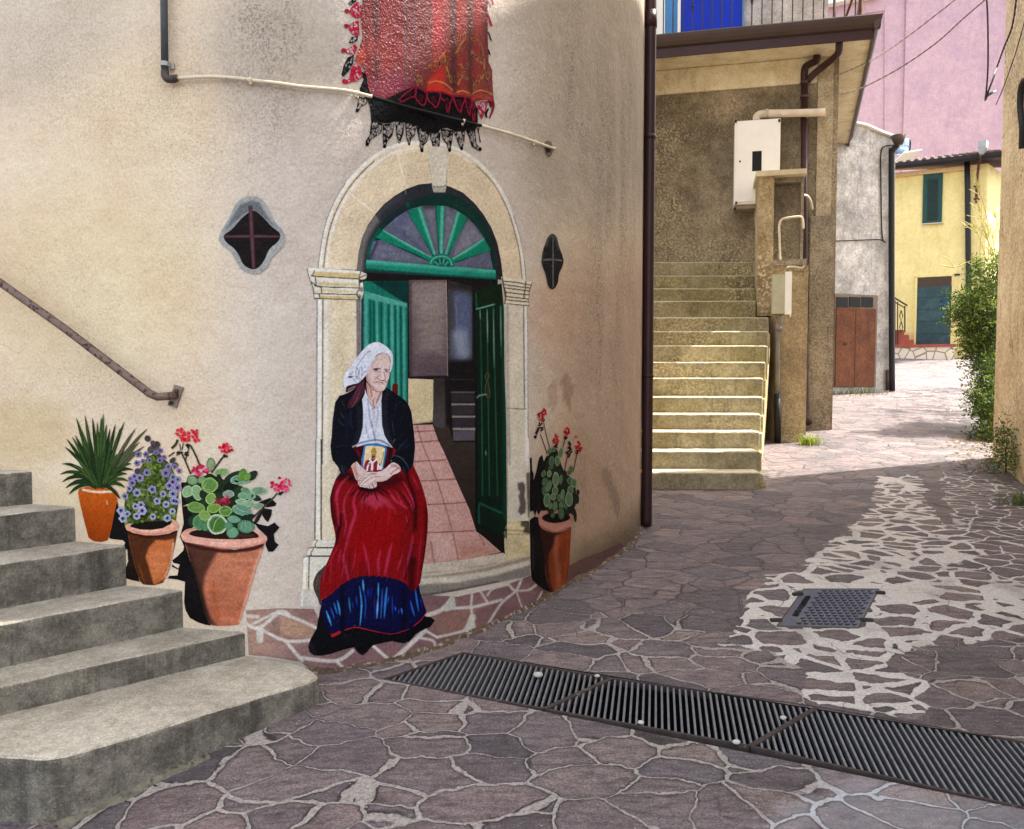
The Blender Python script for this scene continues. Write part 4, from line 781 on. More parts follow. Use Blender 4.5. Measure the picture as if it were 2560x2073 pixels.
# left pilaster, capital, base
lp = paint('pilaster', None, np.vstack([D2("180 305 556 312 560 640 560 900"), D3("300 300 300 745 135 742 142 400 146 -10")]), (220, 204, 176),
  [S(D2, "204 310 204 900 190 1729", 42, white, .95, 8), S(D2, "232 310 230 900 226 1729", 8, INK, .9, 3), S(D2, "182 310 178 1729", 7, (84, 76, 68), .8, 3), S(D2, "260 310 262 900 256 1729", 34, (234, 226, 212), .7, 16), S(D2, "400 330 400 1000", 120, (216, 196, 158), .6, 50), S(D2, "540 312 544 900", 40, (118, 110, 104), .95, 4), S(D3, "166 0 164 740", 34, (228, 222, 208), .9, 8), S(D3, "188 0 187 740", 10, (36, 32, 28), .9, 3), S(D3, "145 0 140 740", 9, (28, 24, 22), .9, 3), Nz(40, 90, .05, 4)], 2, dw, 2.4)
paint('capital', D2, "90 36 180 34 400 50 560 64 614 90 602 130 578 148 582 250 562 316 400 310 156 302 150 258 140 222 126 152 106 98", (220, 210, 190),
  [Fp(D2, "160 66 545 84 540 124 160 104", (204, 178, 118), .9, 8), Fp(D2, "200 160 530 172 528 192 200 184", (206, 182, 120), .85, 6), Fp(D2, "230 222 520 238 520 250 230 240", (212, 192, 132), .85, 6), Fp(D2, "205 276 525 284 525 304 205 296", (198, 172, 108), .85, 6), S(D2, "130 50 560 72", 20, white, .9, 7), S(D2, "190 132 540 150", 18, white, .8, 7), S(D2, "225 206 530 222", 14, white, .8, 6), S(D2, "215 262 530 272", 14, (238, 228, 204), .8, 6)]+
  [S(D2, t, 6, INK, .85, 2) for t in ("160 60 148 95 165 108 545 130", "165 110 175 170 195 196 545 208", "120 150 195 196 225 200", "150 256 205 258 545 268", "156 302 200 300 562 314", "560 66 545 130 545 210 525 260 545 312", "92 40 108 98 125 150 150 222 152 300", "218 200 222 255", "612 92 548 120", "600 132 545 150", "200 258 205 300")]+
  [Fp(D2, "548 132 600 140 576 156 548 170", (40, 36, 36), .9, 4), Fp(D2, "545 205 580 200 578 240 548 240", (130, 120, 112), .9, 4), Fp(D2, "530 280 560 270 560 300 535 312", (70, 62, 58), .8, 6)], 4, dw, 1.9)
paint('pilaster_base', D3, "130 742 300 742 300 800 285 860 260 1000 200 1112 45 1112 50 1000 55 870 80 862 82 802 118 798 120 750", (216, 210, 192), [S(D3, "70 880 62 1105", 22, white, .9, 7)]+[S(D3, t, 6, INK, .9, 2) for t in ("135 742 180 738 290 738", "158 748 150 800 290 800", "118 800 200 800 290 800", "132 805 118 862 270 862", "80 864 250 866", "98 868 94 1105", "56 872 75 862", "84 804 118 800")]+[S(D3, "170 770 280 772", 26, (204, 200, 184), .7, 10), S(D3, "82 990 80 1105", 14, (206, 182, 128), .7, 5), S(D3, "125 745 66 860", 14, (190, 152, 92), .5, 6)], 3, dw, 2.2)
paint('base_patch', D3, "45 1112 190 1112 195 1245 35 1245 20 1170", (196, 186, 174), [S(D3, "50 1115 42 1245", 14, (222, 216, 206), .8)], 1, dw, 3)
# right pilaster, capital, base
rp = paint('pilaster', None, np.vstack([D2("1798 345 2000 355 2004 900 2008 1500"), D3("1740 200 1735 615 1572 610 1576 300"), D2("1826 1500 1815 1000 1812 700")]), (214, 202, 180),
  [S(D2, "1986 360 1990 900 1996 1729", 28, white, .85, 8), S(D2, "1966 360 1970 900 1974 1250", 6, (86, 76, 66), .85, 2), S(D2, "2002 360 2006 1500", 6, (110, 98, 84), .8, 2), S(D2, "1826 380 1832 1000 1845 1729", 24, (150, 142, 132), .6, 8), S(D2, "1825 1248 1990 1255", 7, (110, 98, 86), .85, 2), S(D2, "1890 400 1895 1200", 90, (222, 208, 182), .6, 40), S(D3, "1640 150 1645 600", 60, (206, 198, 182), .7, 30), Nz(30, 90, .05, 6), Fp(D3, "1650 320 1690 312 1705 345 1700 420 1712 470 1705 540 1672 560 1650 530 1668 480 1655 420 1668 390 1650 360", (72, 62, 54), .85, 9), Fp(D3, "1712 250 1740 240 1742 600 1725 560 1718 420", (66, 58, 52), .8, 9)], 2, dw, 2.4)
paint('capital', D2, "1770 112 1900 122 2040 155 2030 205 2018 230 2012 300 2012 372 1960 362 1795 345 1806 300 1790 200", (224, 210, 182), [S(D2, "1800 128 2030 165", 14, (236, 224, 200), .8, 6)]+[S(D2, t, 6, (62, 46, 38), .85, 2) for t in ("1790 150 1900 160 2030 185", "1800 180 2022 210", "1806 208 2018 235", "1812 246 2016 270", "1812 282 2012 305", "1806 310 2012 330", "1795 344 2010 362", "1782 118 1795 200 1812 260 1800 340", "1984 150 1978 220 1968 270 1972 300", "2040 160 2016 240 2012 370")]+[Fp(D2, "1770 130 1790 180 1808 260 1800 320 1786 300 1778 200", (40, 34, 28), .8, 5)], 4, dw, 1.8)
paint('pilaster_base', D3, "1572 605 1732 602 1738 640 1742 860 1600 885 1556 890 1550 800 1546 690 1558 650", (206, 188, 146), [S(D3, "1575 640 1735 640", 30, (214, 196, 150), .8, 12), S(D3, "1562 668 1738 682", 8, (140, 120, 84), .8, 3), S(D3, "1556 700 1740 705", 6, (150, 128, 90), .6, 3), S(D3, "1562 700 1566 880", 14, (186, 170, 134), .8, 5), Fp(D3, "1672 600 1738 590 1742 700 1690 690 1700 650 1672 640", (54, 44, 38), .8, 9), S(D3, "1640 760 1720 840", 40, (176, 152, 110), .5, 20), Nz(20, 20, .06, 4)], 3, dw, 2.2)
paint('threshold', D3, "925 935 945 922 1100 908 1300 882 1540 840 1600 885 1742 860 1748 1010 1640 1035 1500 1062 1200 1122 918 1172 912 1080 940 1020", (198, 184, 164), [Fp(D3, "940 1018 1100 1000 1400 955 1740 862 1742 895 1400 980 1100 1020 945 1032", (150, 132, 116), .9, 12), Fp(D3, "920 1030 1200 1020 1500 970 1740 900 1742 930 1500 1000 1200 1060 918 1078", (210, 200, 182), .8, 14), Fp(D3, "915 1078 1200 1060 1500 1005 1745 930 1750 1012 1500 1064 1200 1124 918 1174", (122, 114, 106), .9, 14), S(D3, "930 1160 1200 1118 1500 1060", 22, (70, 60, 62), .7, 12), S(D3, "950 990 1200 968 1480 920", 10, (164, 148, 130), .8, 4), Nz(60, 14, .07, 6)], 2, dw, 2.6)
# ---- seated woman
wm = thing('painted_woman', 'painted elderly woman seated with a white headscarf, black jacket and red skirt', 'mural figure', tuple(wall_pt(930, 1600)))
paint('shadow_patch', W3, "395 1255 340 1300 290 1345 245 1430 230 1500 245 1590 290 1690 330 1790 350 1600 340 1450", (66, 54, 48), [S(W3, "300 1400 270 1520", 40, (96, 80, 70), .6, 20)], 4, wm, 2.4, True)
paint('dark_hem', W4, "345 560 300 780 275 920 195 1060 163 1160 185 1235 240 1275 330 1282 450 1260 620 1205 780 1165 800 1205 840 1250 892 1278 950 1230 990 1180 1035 1140 1200 1100 1290 1085 1370 1105 1440 1115 1520 1085 1600 990 1700 935 1800 890 1855 810 1800 762 1740 757 1600 700 900 800 500 700", (9, 9, 14), [S(W4, "200 1130 240 1240", 60, (30, 34, 36), .6, 30), S(W4, "620 1040 740 1000", 16, (30, 34, 44), .5, 8)], 5, wm, 2.4)
sk = paint('skirt', None, np.vstack([W2("310 1370 480 1000 560 960 870 915 1130 985 1430 1235"), W3("1590 -40 1650 90 1700 240 1742 400 1762 550 1762 700 1747 900 1722 1100 1690 1300 1662 1480 1600 1570 1540 1610 1475 1500 1420 1470 1390 1445 1360 1450 1330 1425 1290 1435 1260 1408 1220 1420 1190 1398 1150 1410 1110 1388 1075 1405 1030 1380 980 1400 940 1385 890 1400 850 1392 800 1425 760 1415 720 1450 670 1468 640 1495 600 1505 570 1545 520 1580 480 1632 440 1650 400 1690 360 1700 320 1712 318 1560 330 1440 370 1320 420 1200 470 1080 512 980 530 900 522 820 500 720 472 600 460 480 455 340 490 200 530 95 600 0")]), (124, 8, 14),
  [Fp(W2, "480 1000 560 960 870 915 1130 985 1090 1300 620 1290", (62, 8, 16), 1, 20), S(W2, "560 1010 620 1120", 22, (120, 34, 54), .7, 8, .8), S(W2, "530 1080 600 1180", 14, (110, 30, 48), .6, 6, .8), S(W2, "1060 1010 1030 1180", 30, (96, 16, 24), .6, 10, .8), S(W2, "1090 1000 1080 1200", 40, (20, 6, 10), .7, 20),
   Fp(W3, "830 480 1250 480 1400 700 1380 1100 800 1200 720 1000", (146, 4, 8), .8, 120), S(W3, "480 180 470 420 520 700", 60, (44, 0, 8), .75, 30), S(W3, "600 560 590 700 560 820 540 960", 50, (34, 0, 8), .85, 22, .7), S(W3, "590 60 660 40 760 90", 110, (34, 2, 8), .85, 50), S(W3, "860 215 980 240 1080 215", 60, (30, 0, 6), .95, 26), S(W3, "1100 190 1230 150 1380 90", 120, (48, 2, 8), .8, 60), S(W3, "1480 -20 1500 120 1570 300 1600 520 1590 760", 46, (44, 2, 8), .85, 20), S(W3, "1300 200 1440 330 1560 560 1580 800", 40, (76, 4, 10), .7, 18), S(W3, "1560 980 1500 1200 1440 1420", 50, (50, 2, 8), .85, 20), S(W3, "1560 1180 1540 1400 1540 1580", 80, (46, 2, 4), .8, 34), S(W3, "1480 760 1520 620", 20, (60, 2, 8), .6, 10), S(W3, "1735 500 1735 900 1690 1300", 40, (62, 2, 6), .7, 20)]+
  [S(W3, t, wd, (188, 50, 86), a, wd*.42, .7) for t, wd, a in (("700 60 600 170 545 330 560 520 572 720", 34, .75), ("640 130 560 230 510 400", 30, .6), ("760 170 660 340 640 500 668 700 640 860", 32, .7), ("830 240 770 400 792 560 742 720 690 900 650 1080", 46, .8), ("640 1080 640 1180 690 1380 700 1440", 44, .8), ("800 1000 780 1200 720 1400", 20, .5), ("900 960 950 1170 985 1390", 36, .75), ("1130 1040 1100 1200 1110 1390", 42, .7), ("1280 960 1225 1180 1185 1390", 44, .8), ("1420 1110 1350 1330", 26, .8), ("1560 850 1530 1050 1420 1450", 40, .7), ("1240 260 1330 380 1480 480", 44, .7), ("1330 250 1420 420 1480 500", 30, .6), ("1430 130 1500 250 1560 380 1580 480", 24, .8), ("1420 250 1520 400 1560 520", 24, .6), ("1545 30 1640 230", 24, .65), ("1470 580 1490 690", 12, .9), ("600 1040 565 1210", 20, .8), ("1680 760 1640 1200 1620 1480", 16, .5), ("1210 820 1250 560 1240 400", 12, .5), ("400 1240 360 1480", 22, .5), ("470 1180 450 1500", 20, .4), ("560 980 430 1260", 20, .5), ("640 1250 600 1440", 22, .5))]+
  [Fp(W3, "860 420 900 330 1000 290 1120 300 1250 380 1320 500 1180 440 1060 500 950 430", (192, 66, 96), .65, 40)]+[S(W3, t, 26, (160, 30, 50), .6, 10, .6) for t in ("880 380 870 540", "960 380 950 500", "1060 380 1060 560", "1140 380 1160 520", "1220 400 1240 520", "1300 460 1340 560")]+
  [S(W3, t, 18, (28, 0, 6), .9, 7, .6) for t in ("880 240 800 340", "930 250 860 350", "985 250 950 340", "1040 240 1095 390", "1080 230 1180 320", "820 230 720 330", "1010 230 1010 310", "1120 220 1260 300", "940 300 900 400")]+
  [S(W3, "%d %d %d %d" % (x, y0, x+RNG.randint(-30, 30), y1), 10, c, .45, 5, .7) for x, y0, y1, c in [(RNG.randint(420, 1640), RNG.randint(1020, 1250), RNG.randint(1400, 1560), ((70, 2, 8), (168, 16, 30))[RNG.randint(2)]) for _ in range(60)]], 6, wm, 1.9)
paint('underskirt', W4, "340 540 345 600 338 680 400 870 450 960 480 1042 530 1020 580 990 660 937 800 905 950 935 1100 970 1250 996 1350 985 1510 930 1590 882 1680 800 1747 700 1700 560 1660 440 1640 300 1450 200 1050 150 800 200 500 380", (8, 9, 52), [S(W4, "620 300 620 920", 60, (3, 3, 20), .85, 26), S(W4, "1440 400 1440 930", 60, (4, 4, 24), .8, 26), S(W4, "680 880 1000 900 1250 960", 60, (6, 6, 40), .7, 24)]+
  [S(W4, t, wd, c, .95, wd*.3, .7) for t, wd, c in (("405 680 440 780 475 880", 26, (64, 148, 204)), ("465 640 490 710 512 790", 18, (30, 92, 160)), ("508 570 530 650 552 720", 20, (40, 110, 176)), ("553 540 575 640 590 740", 26, (52, 132, 196)), ("708 500 715 600 730 700", 24, (36, 104, 146)), ("750 560 760 640", 12, (20, 60, 150)), ("805 480 815 600", 18, (24, 70, 160)), ("848 350 875 560 870 720 855 880", 22, (62, 156, 214)), ("892 260 905 420", 26, (66, 164, 222)), ("905 420 930 560 920 790", 20, (22, 70, 168)), ("960 380 965 500", 22, (18, 40, 150)), ("1000 380 1000 490", 18, (18, 40, 150)), ("1050 480 1055 800", 16, (16, 40, 140)), ("1102 300 1098 520", 20, (62, 154, 220)), ("1095 520 1080 780", 24, (120, 176, 226)), ("1155 390 1145 600 1130 790", 20, (34, 98, 190)), ("1215 365 1195 560 1180 780", 30, (44, 126, 206)), ("1240 480 1225 580", 14, (34, 90, 180)), ("1285 480 1292 750", 16, (22, 56, 170)), ("1320 620 1335 680", 18, (40, 90, 190)), ("1370 660 1375 720", 12, (30, 80, 180)), ("1408 640 1420 722", 20, (50, 110, 206)), ("1528 545 1560 670 1585 750", 24, (40, 100, 200)), ("1595 390 1615 540 1640 690", 24, (40, 110, 196)), ("1660 500 1690 640", 12, (20, 50, 150)))]+
  [S(W4, "660 934 800 903 950 933 1100 968 1250 993 1350 983 1510 928", 12, (198, 26, 46), 1, 3), S(W4, "1580 884 1680 798 1745 708", 18, (196, 24, 44), 1, 5), S(W4, "476 1015 530 995 580 970", 44, (166, 24, 26), 1, 5)], 5.5, wm, 1.9)
paint('blouse', W2, "690 60 730 190 790 320 840 405 870 325 945 150 960 160 970 500 1000 790 1070 910 1125 988 1000 953 870 918 740 925 555 978 600 890 640 780 660 650 660 400 640 230 680 130", (206, 209, 220), [S(W2, "740 240 765 500 855 880", 26, (128, 134, 158), .6, 12), S(W2, "700 640 750 850", 22, (140, 146, 172), .6, 10), S(W2, "900 420 870 640 840 810", 18, (150, 154, 172), .6, 9), S(W2, "800 560 850 880", 12, (96, 102, 128), .5, 5), S(W2, "590 925 740 885 860 868 960 885 1080 960", 24, (84, 94, 128), .75, 10), S(W2, "740 230 800 350 835 440 830 520", 10, (120, 112, 110), .6, 4), S(W2, "640 860 820 700", 30, (226, 228, 236), .5, 14), S(W2, "920 300 930 700", 30, (224, 226, 234), .5, 14), S(W2, "670 300 690 700", 16, (226, 228, 238), .5, 8)]+
  [S(W2, "%d %d %d %d" % (x, y, x+6, y+7), 6, (34, 30, 38), .95, 2) for x, y in ((740, 225), (768, 262), (775, 300), (790, 330), (778, 350), (806, 378), (800, 400), (826, 440), (800, 460), (828, 470), (806, 490), (830, 540), (835, 572), (812, 590), (880, 335), (900, 320), (868, 370), (892, 370), (862, 410), (884, 408), (846, 440), (918, 300))], 7, wm, 1.6)
paint('neck', W1, "672 1030 740 1120 850 1190 960 1230 1040 1215 1022 1290 965 1400 905 1520 862 1650 850 1655 800 1565 740 1445 700 1355 684 1200", (206, 172, 162), [S(W1, "755 1130 785 1300 830 1480 850 1600", 30, (146, 98, 88), .75, 12), S(W1, "850 1220 832 1340 800 1410", 34, (226, 196, 186), .8, 14), S(W1, "1000 1250 940 1390 890 1500", 26, (146, 96, 88), .75, 10), S(W1, "700 1100 720 1280 760 1420", 26, (188, 136, 118), .7, 10), S(W1, "930 1260 880 1420 850 1540", 24, (226, 196, 188), .6, 10), S(W1, "800 1190 900 1235 1010 1240", 26, (150, 104, 96), .7, 10)], 8, wm, 1.3)
jk = (11, 13, 22)
def hl(seq): return [S(W2, t, wd, c, a, wd*.4, .6) for t, wd, c, a in seq]
jops = hl([("330 240 350 300 380 350", 20, (40, 48, 66), .8), ("310 440 350 500 375 530", 26, (52, 58, 76), .7), ("270 540 320 600 350 640", 22, (46, 52, 68), .7), ("480 420 470 560 500 700", 40, (24, 32, 50), .8), ("400 400 420 650 400 900", 30, (18, 26, 46), .8), ("250 300 220 500 200 800", 24, (22, 26, 40), .7), ("330 1260 370 1390", 50, (54, 58, 78), .6), ("380 1270 420 1340", 30, (40, 44, 62), .6), ("230 1000 330 950 460 960", 14, (40, 48, 70), .5), ("360 150 450 130", 20, (26, 30, 48), .7),
  ("1110 560 1130 700 1150 780", 16, (44, 54, 80), .8), ("1180 300 1160 420", 20, (24, 30, 46), .7), ("1300 440 1240 600", 14, (36, 40, 54), .6), ("1350 860 1250 960 1180 1060", 24, (46, 58, 86), .6), ("1290 760 1220 860", 16, (30, 36, 54), .6), ("1390 930 1240 1040", 18, (34, 40, 60), .6), ("1100 1140 1150 1110 1260 1150 1340 1250 1370 1330", 12, (96, 116, 140), .7), ("1110 1210 1090 1170", 20, (110, 130, 156), .7), ("1280 1300 1310 1370", 24, (60, 70, 92), .6), ("990 70 1090 130", 26, (40, 52, 52), .7), ("1000 130 1080 180", 14, (70, 84, 84), .6), ("1160 850 1120 930", 10, (120, 136, 160), .6)])
ribs = []
for k in range(20):
    y = 345+k*29; x1 = np.interp(y, [345, 650, 780, 900], [655, 662, 635, 595]); ribs.append(S(W2, "%f %f %f %f" % (x1-95+RNG.randint(-12, 12), y+RNG.randint(-4, 4)+k*2.2, x1-8, y), 11, (62, 68, 80), .55, 5, .5))
for k in range(26):
    y = 180+k*29; x0 = np.interp(y, [180, 500, 650, 800, 940], [952, 950, 962, 996, 1070]); ribs.append(S(W2, "%f %f %f %f" % (x0+8, y, x0+95+RNG.randint(-12, 18), y+RNG.randint(-4, 4)+k*1.6), 11, (70, 76, 88), .6, 5, .5))
for k in range(26):
    y = 235+k*27; x1 = np.interp(y, [200, 400, 650, 780, 940], [648, 668, 664, 636, 590]); ribs.append(S(W2, "%f %f %f %f" % (x1-3, y, x1+3, y+4), 11, (196, 200, 212), .9, 3))
    y = 300+k*24; x0 = np.interp(y, [180, 500, 650, 800, 940], [947, 946, 958, 990, 1062]); ribs.append(S(W2, "%f %f %f %f" % (x0-3, y, x0+3, y+4), 11, (196, 200, 212), .9, 3))
jl = "480 110 380 160 295 185 280 215 232 290 205 480 190 600 180 800 160 960 172 1080 195 1180 285 1295 310 1360 362 1415 420 1350 480 1290 492 1250 560 1200 606 1168 560 1080 492 965 555 935 595 900 640 780 662 650 668 450 650 240 690 150 700 30 600 20"
jr = "958 155 962 110 1022 48 1110 108 1200 165 1322 262 1372 335 1412 440 1430 600 1452 780 1468 970 1452 1130 1440 1240 1392 1330 1308 1398 1250 1310 1205 1232 1088 1218 1092 1150 1150 1090 1192 980 1120 970 1062 910 992 795 958 650 947 450 946 250"
paint('jacket', W2, jl, jk, jops+ribs, 8.5, wm, 1.7)
paint('jacket', W2, jr, jk, jops+ribs, 8.5, wm, 1.7)
paint('headscarf', W1, "850 142 900 138 960 146 1050 190 1150 262 1222 340 1262 430 1266 600 1245 720 1205 815 1160 760 1100 600 900 600 760 760 640 915 545 1000 480 1062 400 1062 300 1112 232 1132 212 1232 180 1152 158 1050 160 920 202 838 272 738 362 620 450 500 540 380 640 268 740 186", (220, 221, 232), [S(W1, "880 200 1040 250 1160 350", 60, (232, 232, 240), .6, 30), S(W1, "250 800 200 950 200 1100", 60, (236, 236, 242), .6, 30), S(W1, "1245 450 1250 620 1220 760", 24, (176, 190, 204), .6, 10), S(W1, "640 330 520 480", 80, (206, 208, 224), .5, 40), S(W1, "1060 200 960 190 1000 230", 30, (206, 180, 190), .5, 14), S(W1, "800 560 700 760 640 880", 40, (204, 206, 226), .6, 18), S(W1, "560 560 620 640 600 760", 60, (204, 208, 228), .5, 30)]+
  [S(W1, t, 10, (70, 62, 92), .8, 4) for t in ("770 340 690 385 600 480 500 620 452 710 438 810", "730 330 700 360", "555 670 578 760 560 900 545 1000", "705 775 625 808 575 895", "470 720 500 800 482 890 455 945 440 800", "520 760 510 880 512 1010", "372 775 360 850 300 870 310 825 340 850", "380 890 440 905 490 950", "368 945 420 1010 480 1058", "390 960 480 965")]+[S(W1, "265 912 315 918 370 905", 44, (62, 20, 44), .95, 12, .8)], 9, wm, 1.5)
paint('kerchief', W1, "648 895 662 1000 652 1180 605 1300 520 1442 425 1560 300 1622 250 1602 258 1500 330 1380 420 1222 438 1152 360 1192 262 1250 214 1252 218 1150 258 1112 340 1090 470 1062 555 1012 615 930", (62, 26, 38), [S(W1, "610 1020 520 1250 440 1450 340 1600", 22, (142, 92, 104), .75, 9, .7), S(W1, "560 1120 440 1330 330 1500", 60, (86, 38, 52), .8, 26), S(W1, "620 1130 560 1300 480 1440", 40, (84, 34, 46), .7, 18), S(W1, "640 950 640 1100", 36, (16, 6, 10), .9, 16), S(W1, "540 1060 460 1230 380 1380", 12, (120, 64, 78), .7, 5), S(W1, "240 1230 240 1160 300 1130 420 1080", 18, (28, 10, 18), .9, 7), S(W1, "270 1220 300 1180 420 1130", 16, (206, 200, 212), .7, 6), S(W1, "440 1160 340 1390 280 1560", 14, (30, 10, 18), .7, 7)], 10, wm, 1.4)
sh = (150, 106, 98)
paint('face', W1, "860 470 920 408 980 382 1050 372 1130 395 1195 462 1216 560 1205 640 1196 720 1194 800 1184 900 1172 960 1140 1050 1120 1110 1090 1182 1045 1226 960 1242 870 1212 790 1152 722 1085 682 1005 660 905 690 830 742 718 795 600", (218, 192, 184), [S(W1, "880 470 940 415 1050 378 1130 400 1190 470", 26, (150, 118, 136), .75, 10), S(W1, "880 460 940 402 1050 368 1140 392 1200 468", 9, (74, 52, 70), .9, 3), S(W1, "900 520 1050 490 1160 520", 90, (206, 184, 162), .6, 40), S(W1, "840 560 790 680", 40, (188, 152, 140), .6, 18), S(W1, "690 880 700 990 740 1080 830 1170", 56, (170, 126, 110), .75, 24), S(W1, "740 760 760 880 750 1000", 40, (206, 172, 160), .6, 18), S(W1, "1190 480 1205 600 1190 780", 16, (80, 52, 46), .8, 6), S(W1, "1190 800 1180 920 1150 1020 1100 1170", 10, (112, 76, 70), .7, 4),
   S(W1, "850 790 920 815 990 790", 46, (186, 148, 146), .6, 18), S(W1, "1080 800 1160 815", 34, (184, 146, 144), .6, 14), S(W1, "800 700 900 665 985 700", 26, (198, 164, 156), .5, 11), S(W1, "815 745 870 730 930 728 1000 742", 24, (76, 50, 50), .9, 8, .5), S(W1, "1055 760 1105 742 1180 762", 20, (84, 56, 54), .85, 7, .5),
   S(W1, "845 755 895 752 945 772", 30, (64, 38, 38), .95, 9, .4), S(W1, "925 768 945 772", 22, (214, 202, 206), .9, 7), S(W1, "878 756 900 764", 28, (24, 12, 14), 1, 7), S(W1, "845 782 895 795 955 788", 10, (134, 92, 88), .8, 4), S(W1, "1090 780 1120 782 1160 798", 28, (78, 50, 50), .9, 9, .4), S(W1, "1108 780 1125 786", 24, (30, 16, 18), 1, 7), S(W1, "1145 790 1158 795", 14, (206, 196, 198), .8, 5),
   S(W1, "1020 740 1035 860 1040 960", 44, (232, 210, 202), .7, 18), S(W1, "1055 800 1075 870 1092 960 1070 998 1020 1008 965 978", 13, (112, 68, 66), .9, 4), S(W1, "990 770 985 860 955 890", 24, (196, 158, 150), .6, 10), S(W1, "950 892 905 930 920 952 965 968", 13, (84, 48, 46), .95, 4), S(W1, "1000 1000 1055 992", 14, (70, 40, 38), .9, 5), S(W1, "1020 700 1015 640", 10, (186, 152, 146), .6, 4),
   S(W1, "895 925 850 980 832 1050", 15, (150, 108, 102), .8, 6), S(W1, "860 950 820 1060", 30, (200, 162, 154), .6, 12), S(W1, "1085 970 1108 1045 1135 1010 1160 970", 12, (124, 82, 78), .85, 4), S(W1, "1110 830 1130 900", 14, (190, 152, 146), .6, 6),
   S(W1, "868 1040 890 1028 960 1030 1020 1048 1062 1080", 15, (92, 50, 50), .95, 5), S(W1, "890 1060 960 1060 1030 1085", 20, (200, 150, 146), .7, 8), S(W1, "880 1010 960 1000", 12, (176, 132, 126), .6, 5), S(W1, "830 1100 920 1190 1030 1200", 24, (194, 156, 148), .6, 10), S(W1, "870 1110 980 1150", 60, (226, 204, 198), .5, 26), S(W1, "700 1040 780 1150 870 1215 960 1244 1040 1228 1090 1184", 10, (112, 74, 66), .85, 4), S(W1, "770 880 790 980 850 1080", 14, (198, 160, 150), .6, 6)], 11, wm, 1.2)
ic = paint('icon_card', W2, "682 938 760 922 862 924 962 944 1026 974 1032 1010 1002 1180 970 1325 700 1350 640 1270 638 1180 664 1050", (44, 116, 176), [S(W2, "690 930 860 918 1010 960", 8, (14, 40, 90), .8, 3), S(W2, "640 1260 650 1100", 10, (70, 146, 200), .6, 4), Fp(W2, "702 966 780 955 960 972 1006 1000 980 1170 955 1325 702 1345 662 1260 690 1050", (226, 202, 154), 1, 4),
   Fp(W2, "832 976 872 1040 852 1095 800 1095 788 1040", (176, 134, 62), 1, 5, True), S(W2, "800 1050 862 1050", 6, (110, 76, 30), .8, 2), S(W2, "800 1075 858 1075", 6, (214, 180, 104), .8, 2), S(W2, "832 966 832 985", 6, (120, 90, 50), 1, 2), Fp(W2, "796 1092 854 1092 856 1130 836 1150 806 1145 794 1120", (98, 62, 36), 1, 4), S(W2, "812 1108 838 1108", 14, (206, 164, 124), .9, 5), S(W2, "805 1140 830 1180 850 1160", 22, (70, 48, 30), .9, 6),
   Fp(W2, "760 1165 862 1165 896 1230 925 1362 676 1330 682 1250 705 1192", (142, 26, 50), 1, 5), S(W2, "762 1165 812 1215 866 1168", 22, (240, 236, 232), 1, 5), S(W2, "806 1220 800 1360", 36, (236, 228, 224), 1, 6), S(W2, "725 1360 735 1280 760 1225 775 1215", 26, (238, 230, 226), 1, 6), S(W2, "770 1240 765 1350", 10, (150, 40, 60), .9, 3), S(W2, "900 1240 890 1360", 30, (240, 234, 230), .95, 7), S(W2, "935 1250 925 1340", 20, (236, 228, 222), .95, 6), S(W2, "980 1045 968 1130 945 1220 925 1270", 8, (140, 96, 66), .95, 2), S(W2, "970 1020 985 1036 990 1022 978 1012", 8, (240, 226, 200), .9, 3), S(W2, "740 1245 760 1235", 14, (50, 34, 40), .9, 4), S(W2, "915 1240 920 1260", 16, (60, 40, 36), .9, 5)], 9, wm, 1.2)
skn = (222, 197, 189)
paint('hand', W5, "500 328 560 400 640 470 720 552 770 600 980 700 985 920 962 962 875 988 800 992 715 962 540 880 515 800 470 765 440 680 402 562 358 450 400 388 460 348", (214, 182, 172), [S(W5, "400 420 450 560 500 690", 40, (196, 122, 92), .75, 18), S(W5, "460 360 470 520 520 660", 24, (150, 92, 84), .7, 10), S(W5, "520 400 600 540 640 640", 60, (210, 196, 206), .6, 28), S(W5, "700 940 800 985 880 985 965 955", 14, (124, 82, 80), .7, 6), S(W5, "855 868 890 910 912 968", 15, (52, 26, 28), .95, 4), S(W5, "780 925 820 960 832 990", 13, (66, 36, 36), .9, 4), S(W5, "900 840 985 830", 30, (150, 100, 96), .7, 12), S(W5, "520 790 600 800 560 860", 40, (180, 124, 116), .7, 16), S(W5, "362 450 402 562 440 680 472 768 518 800", 10, (84, 50, 48), .8, 4)], 10, wm, 1.1)
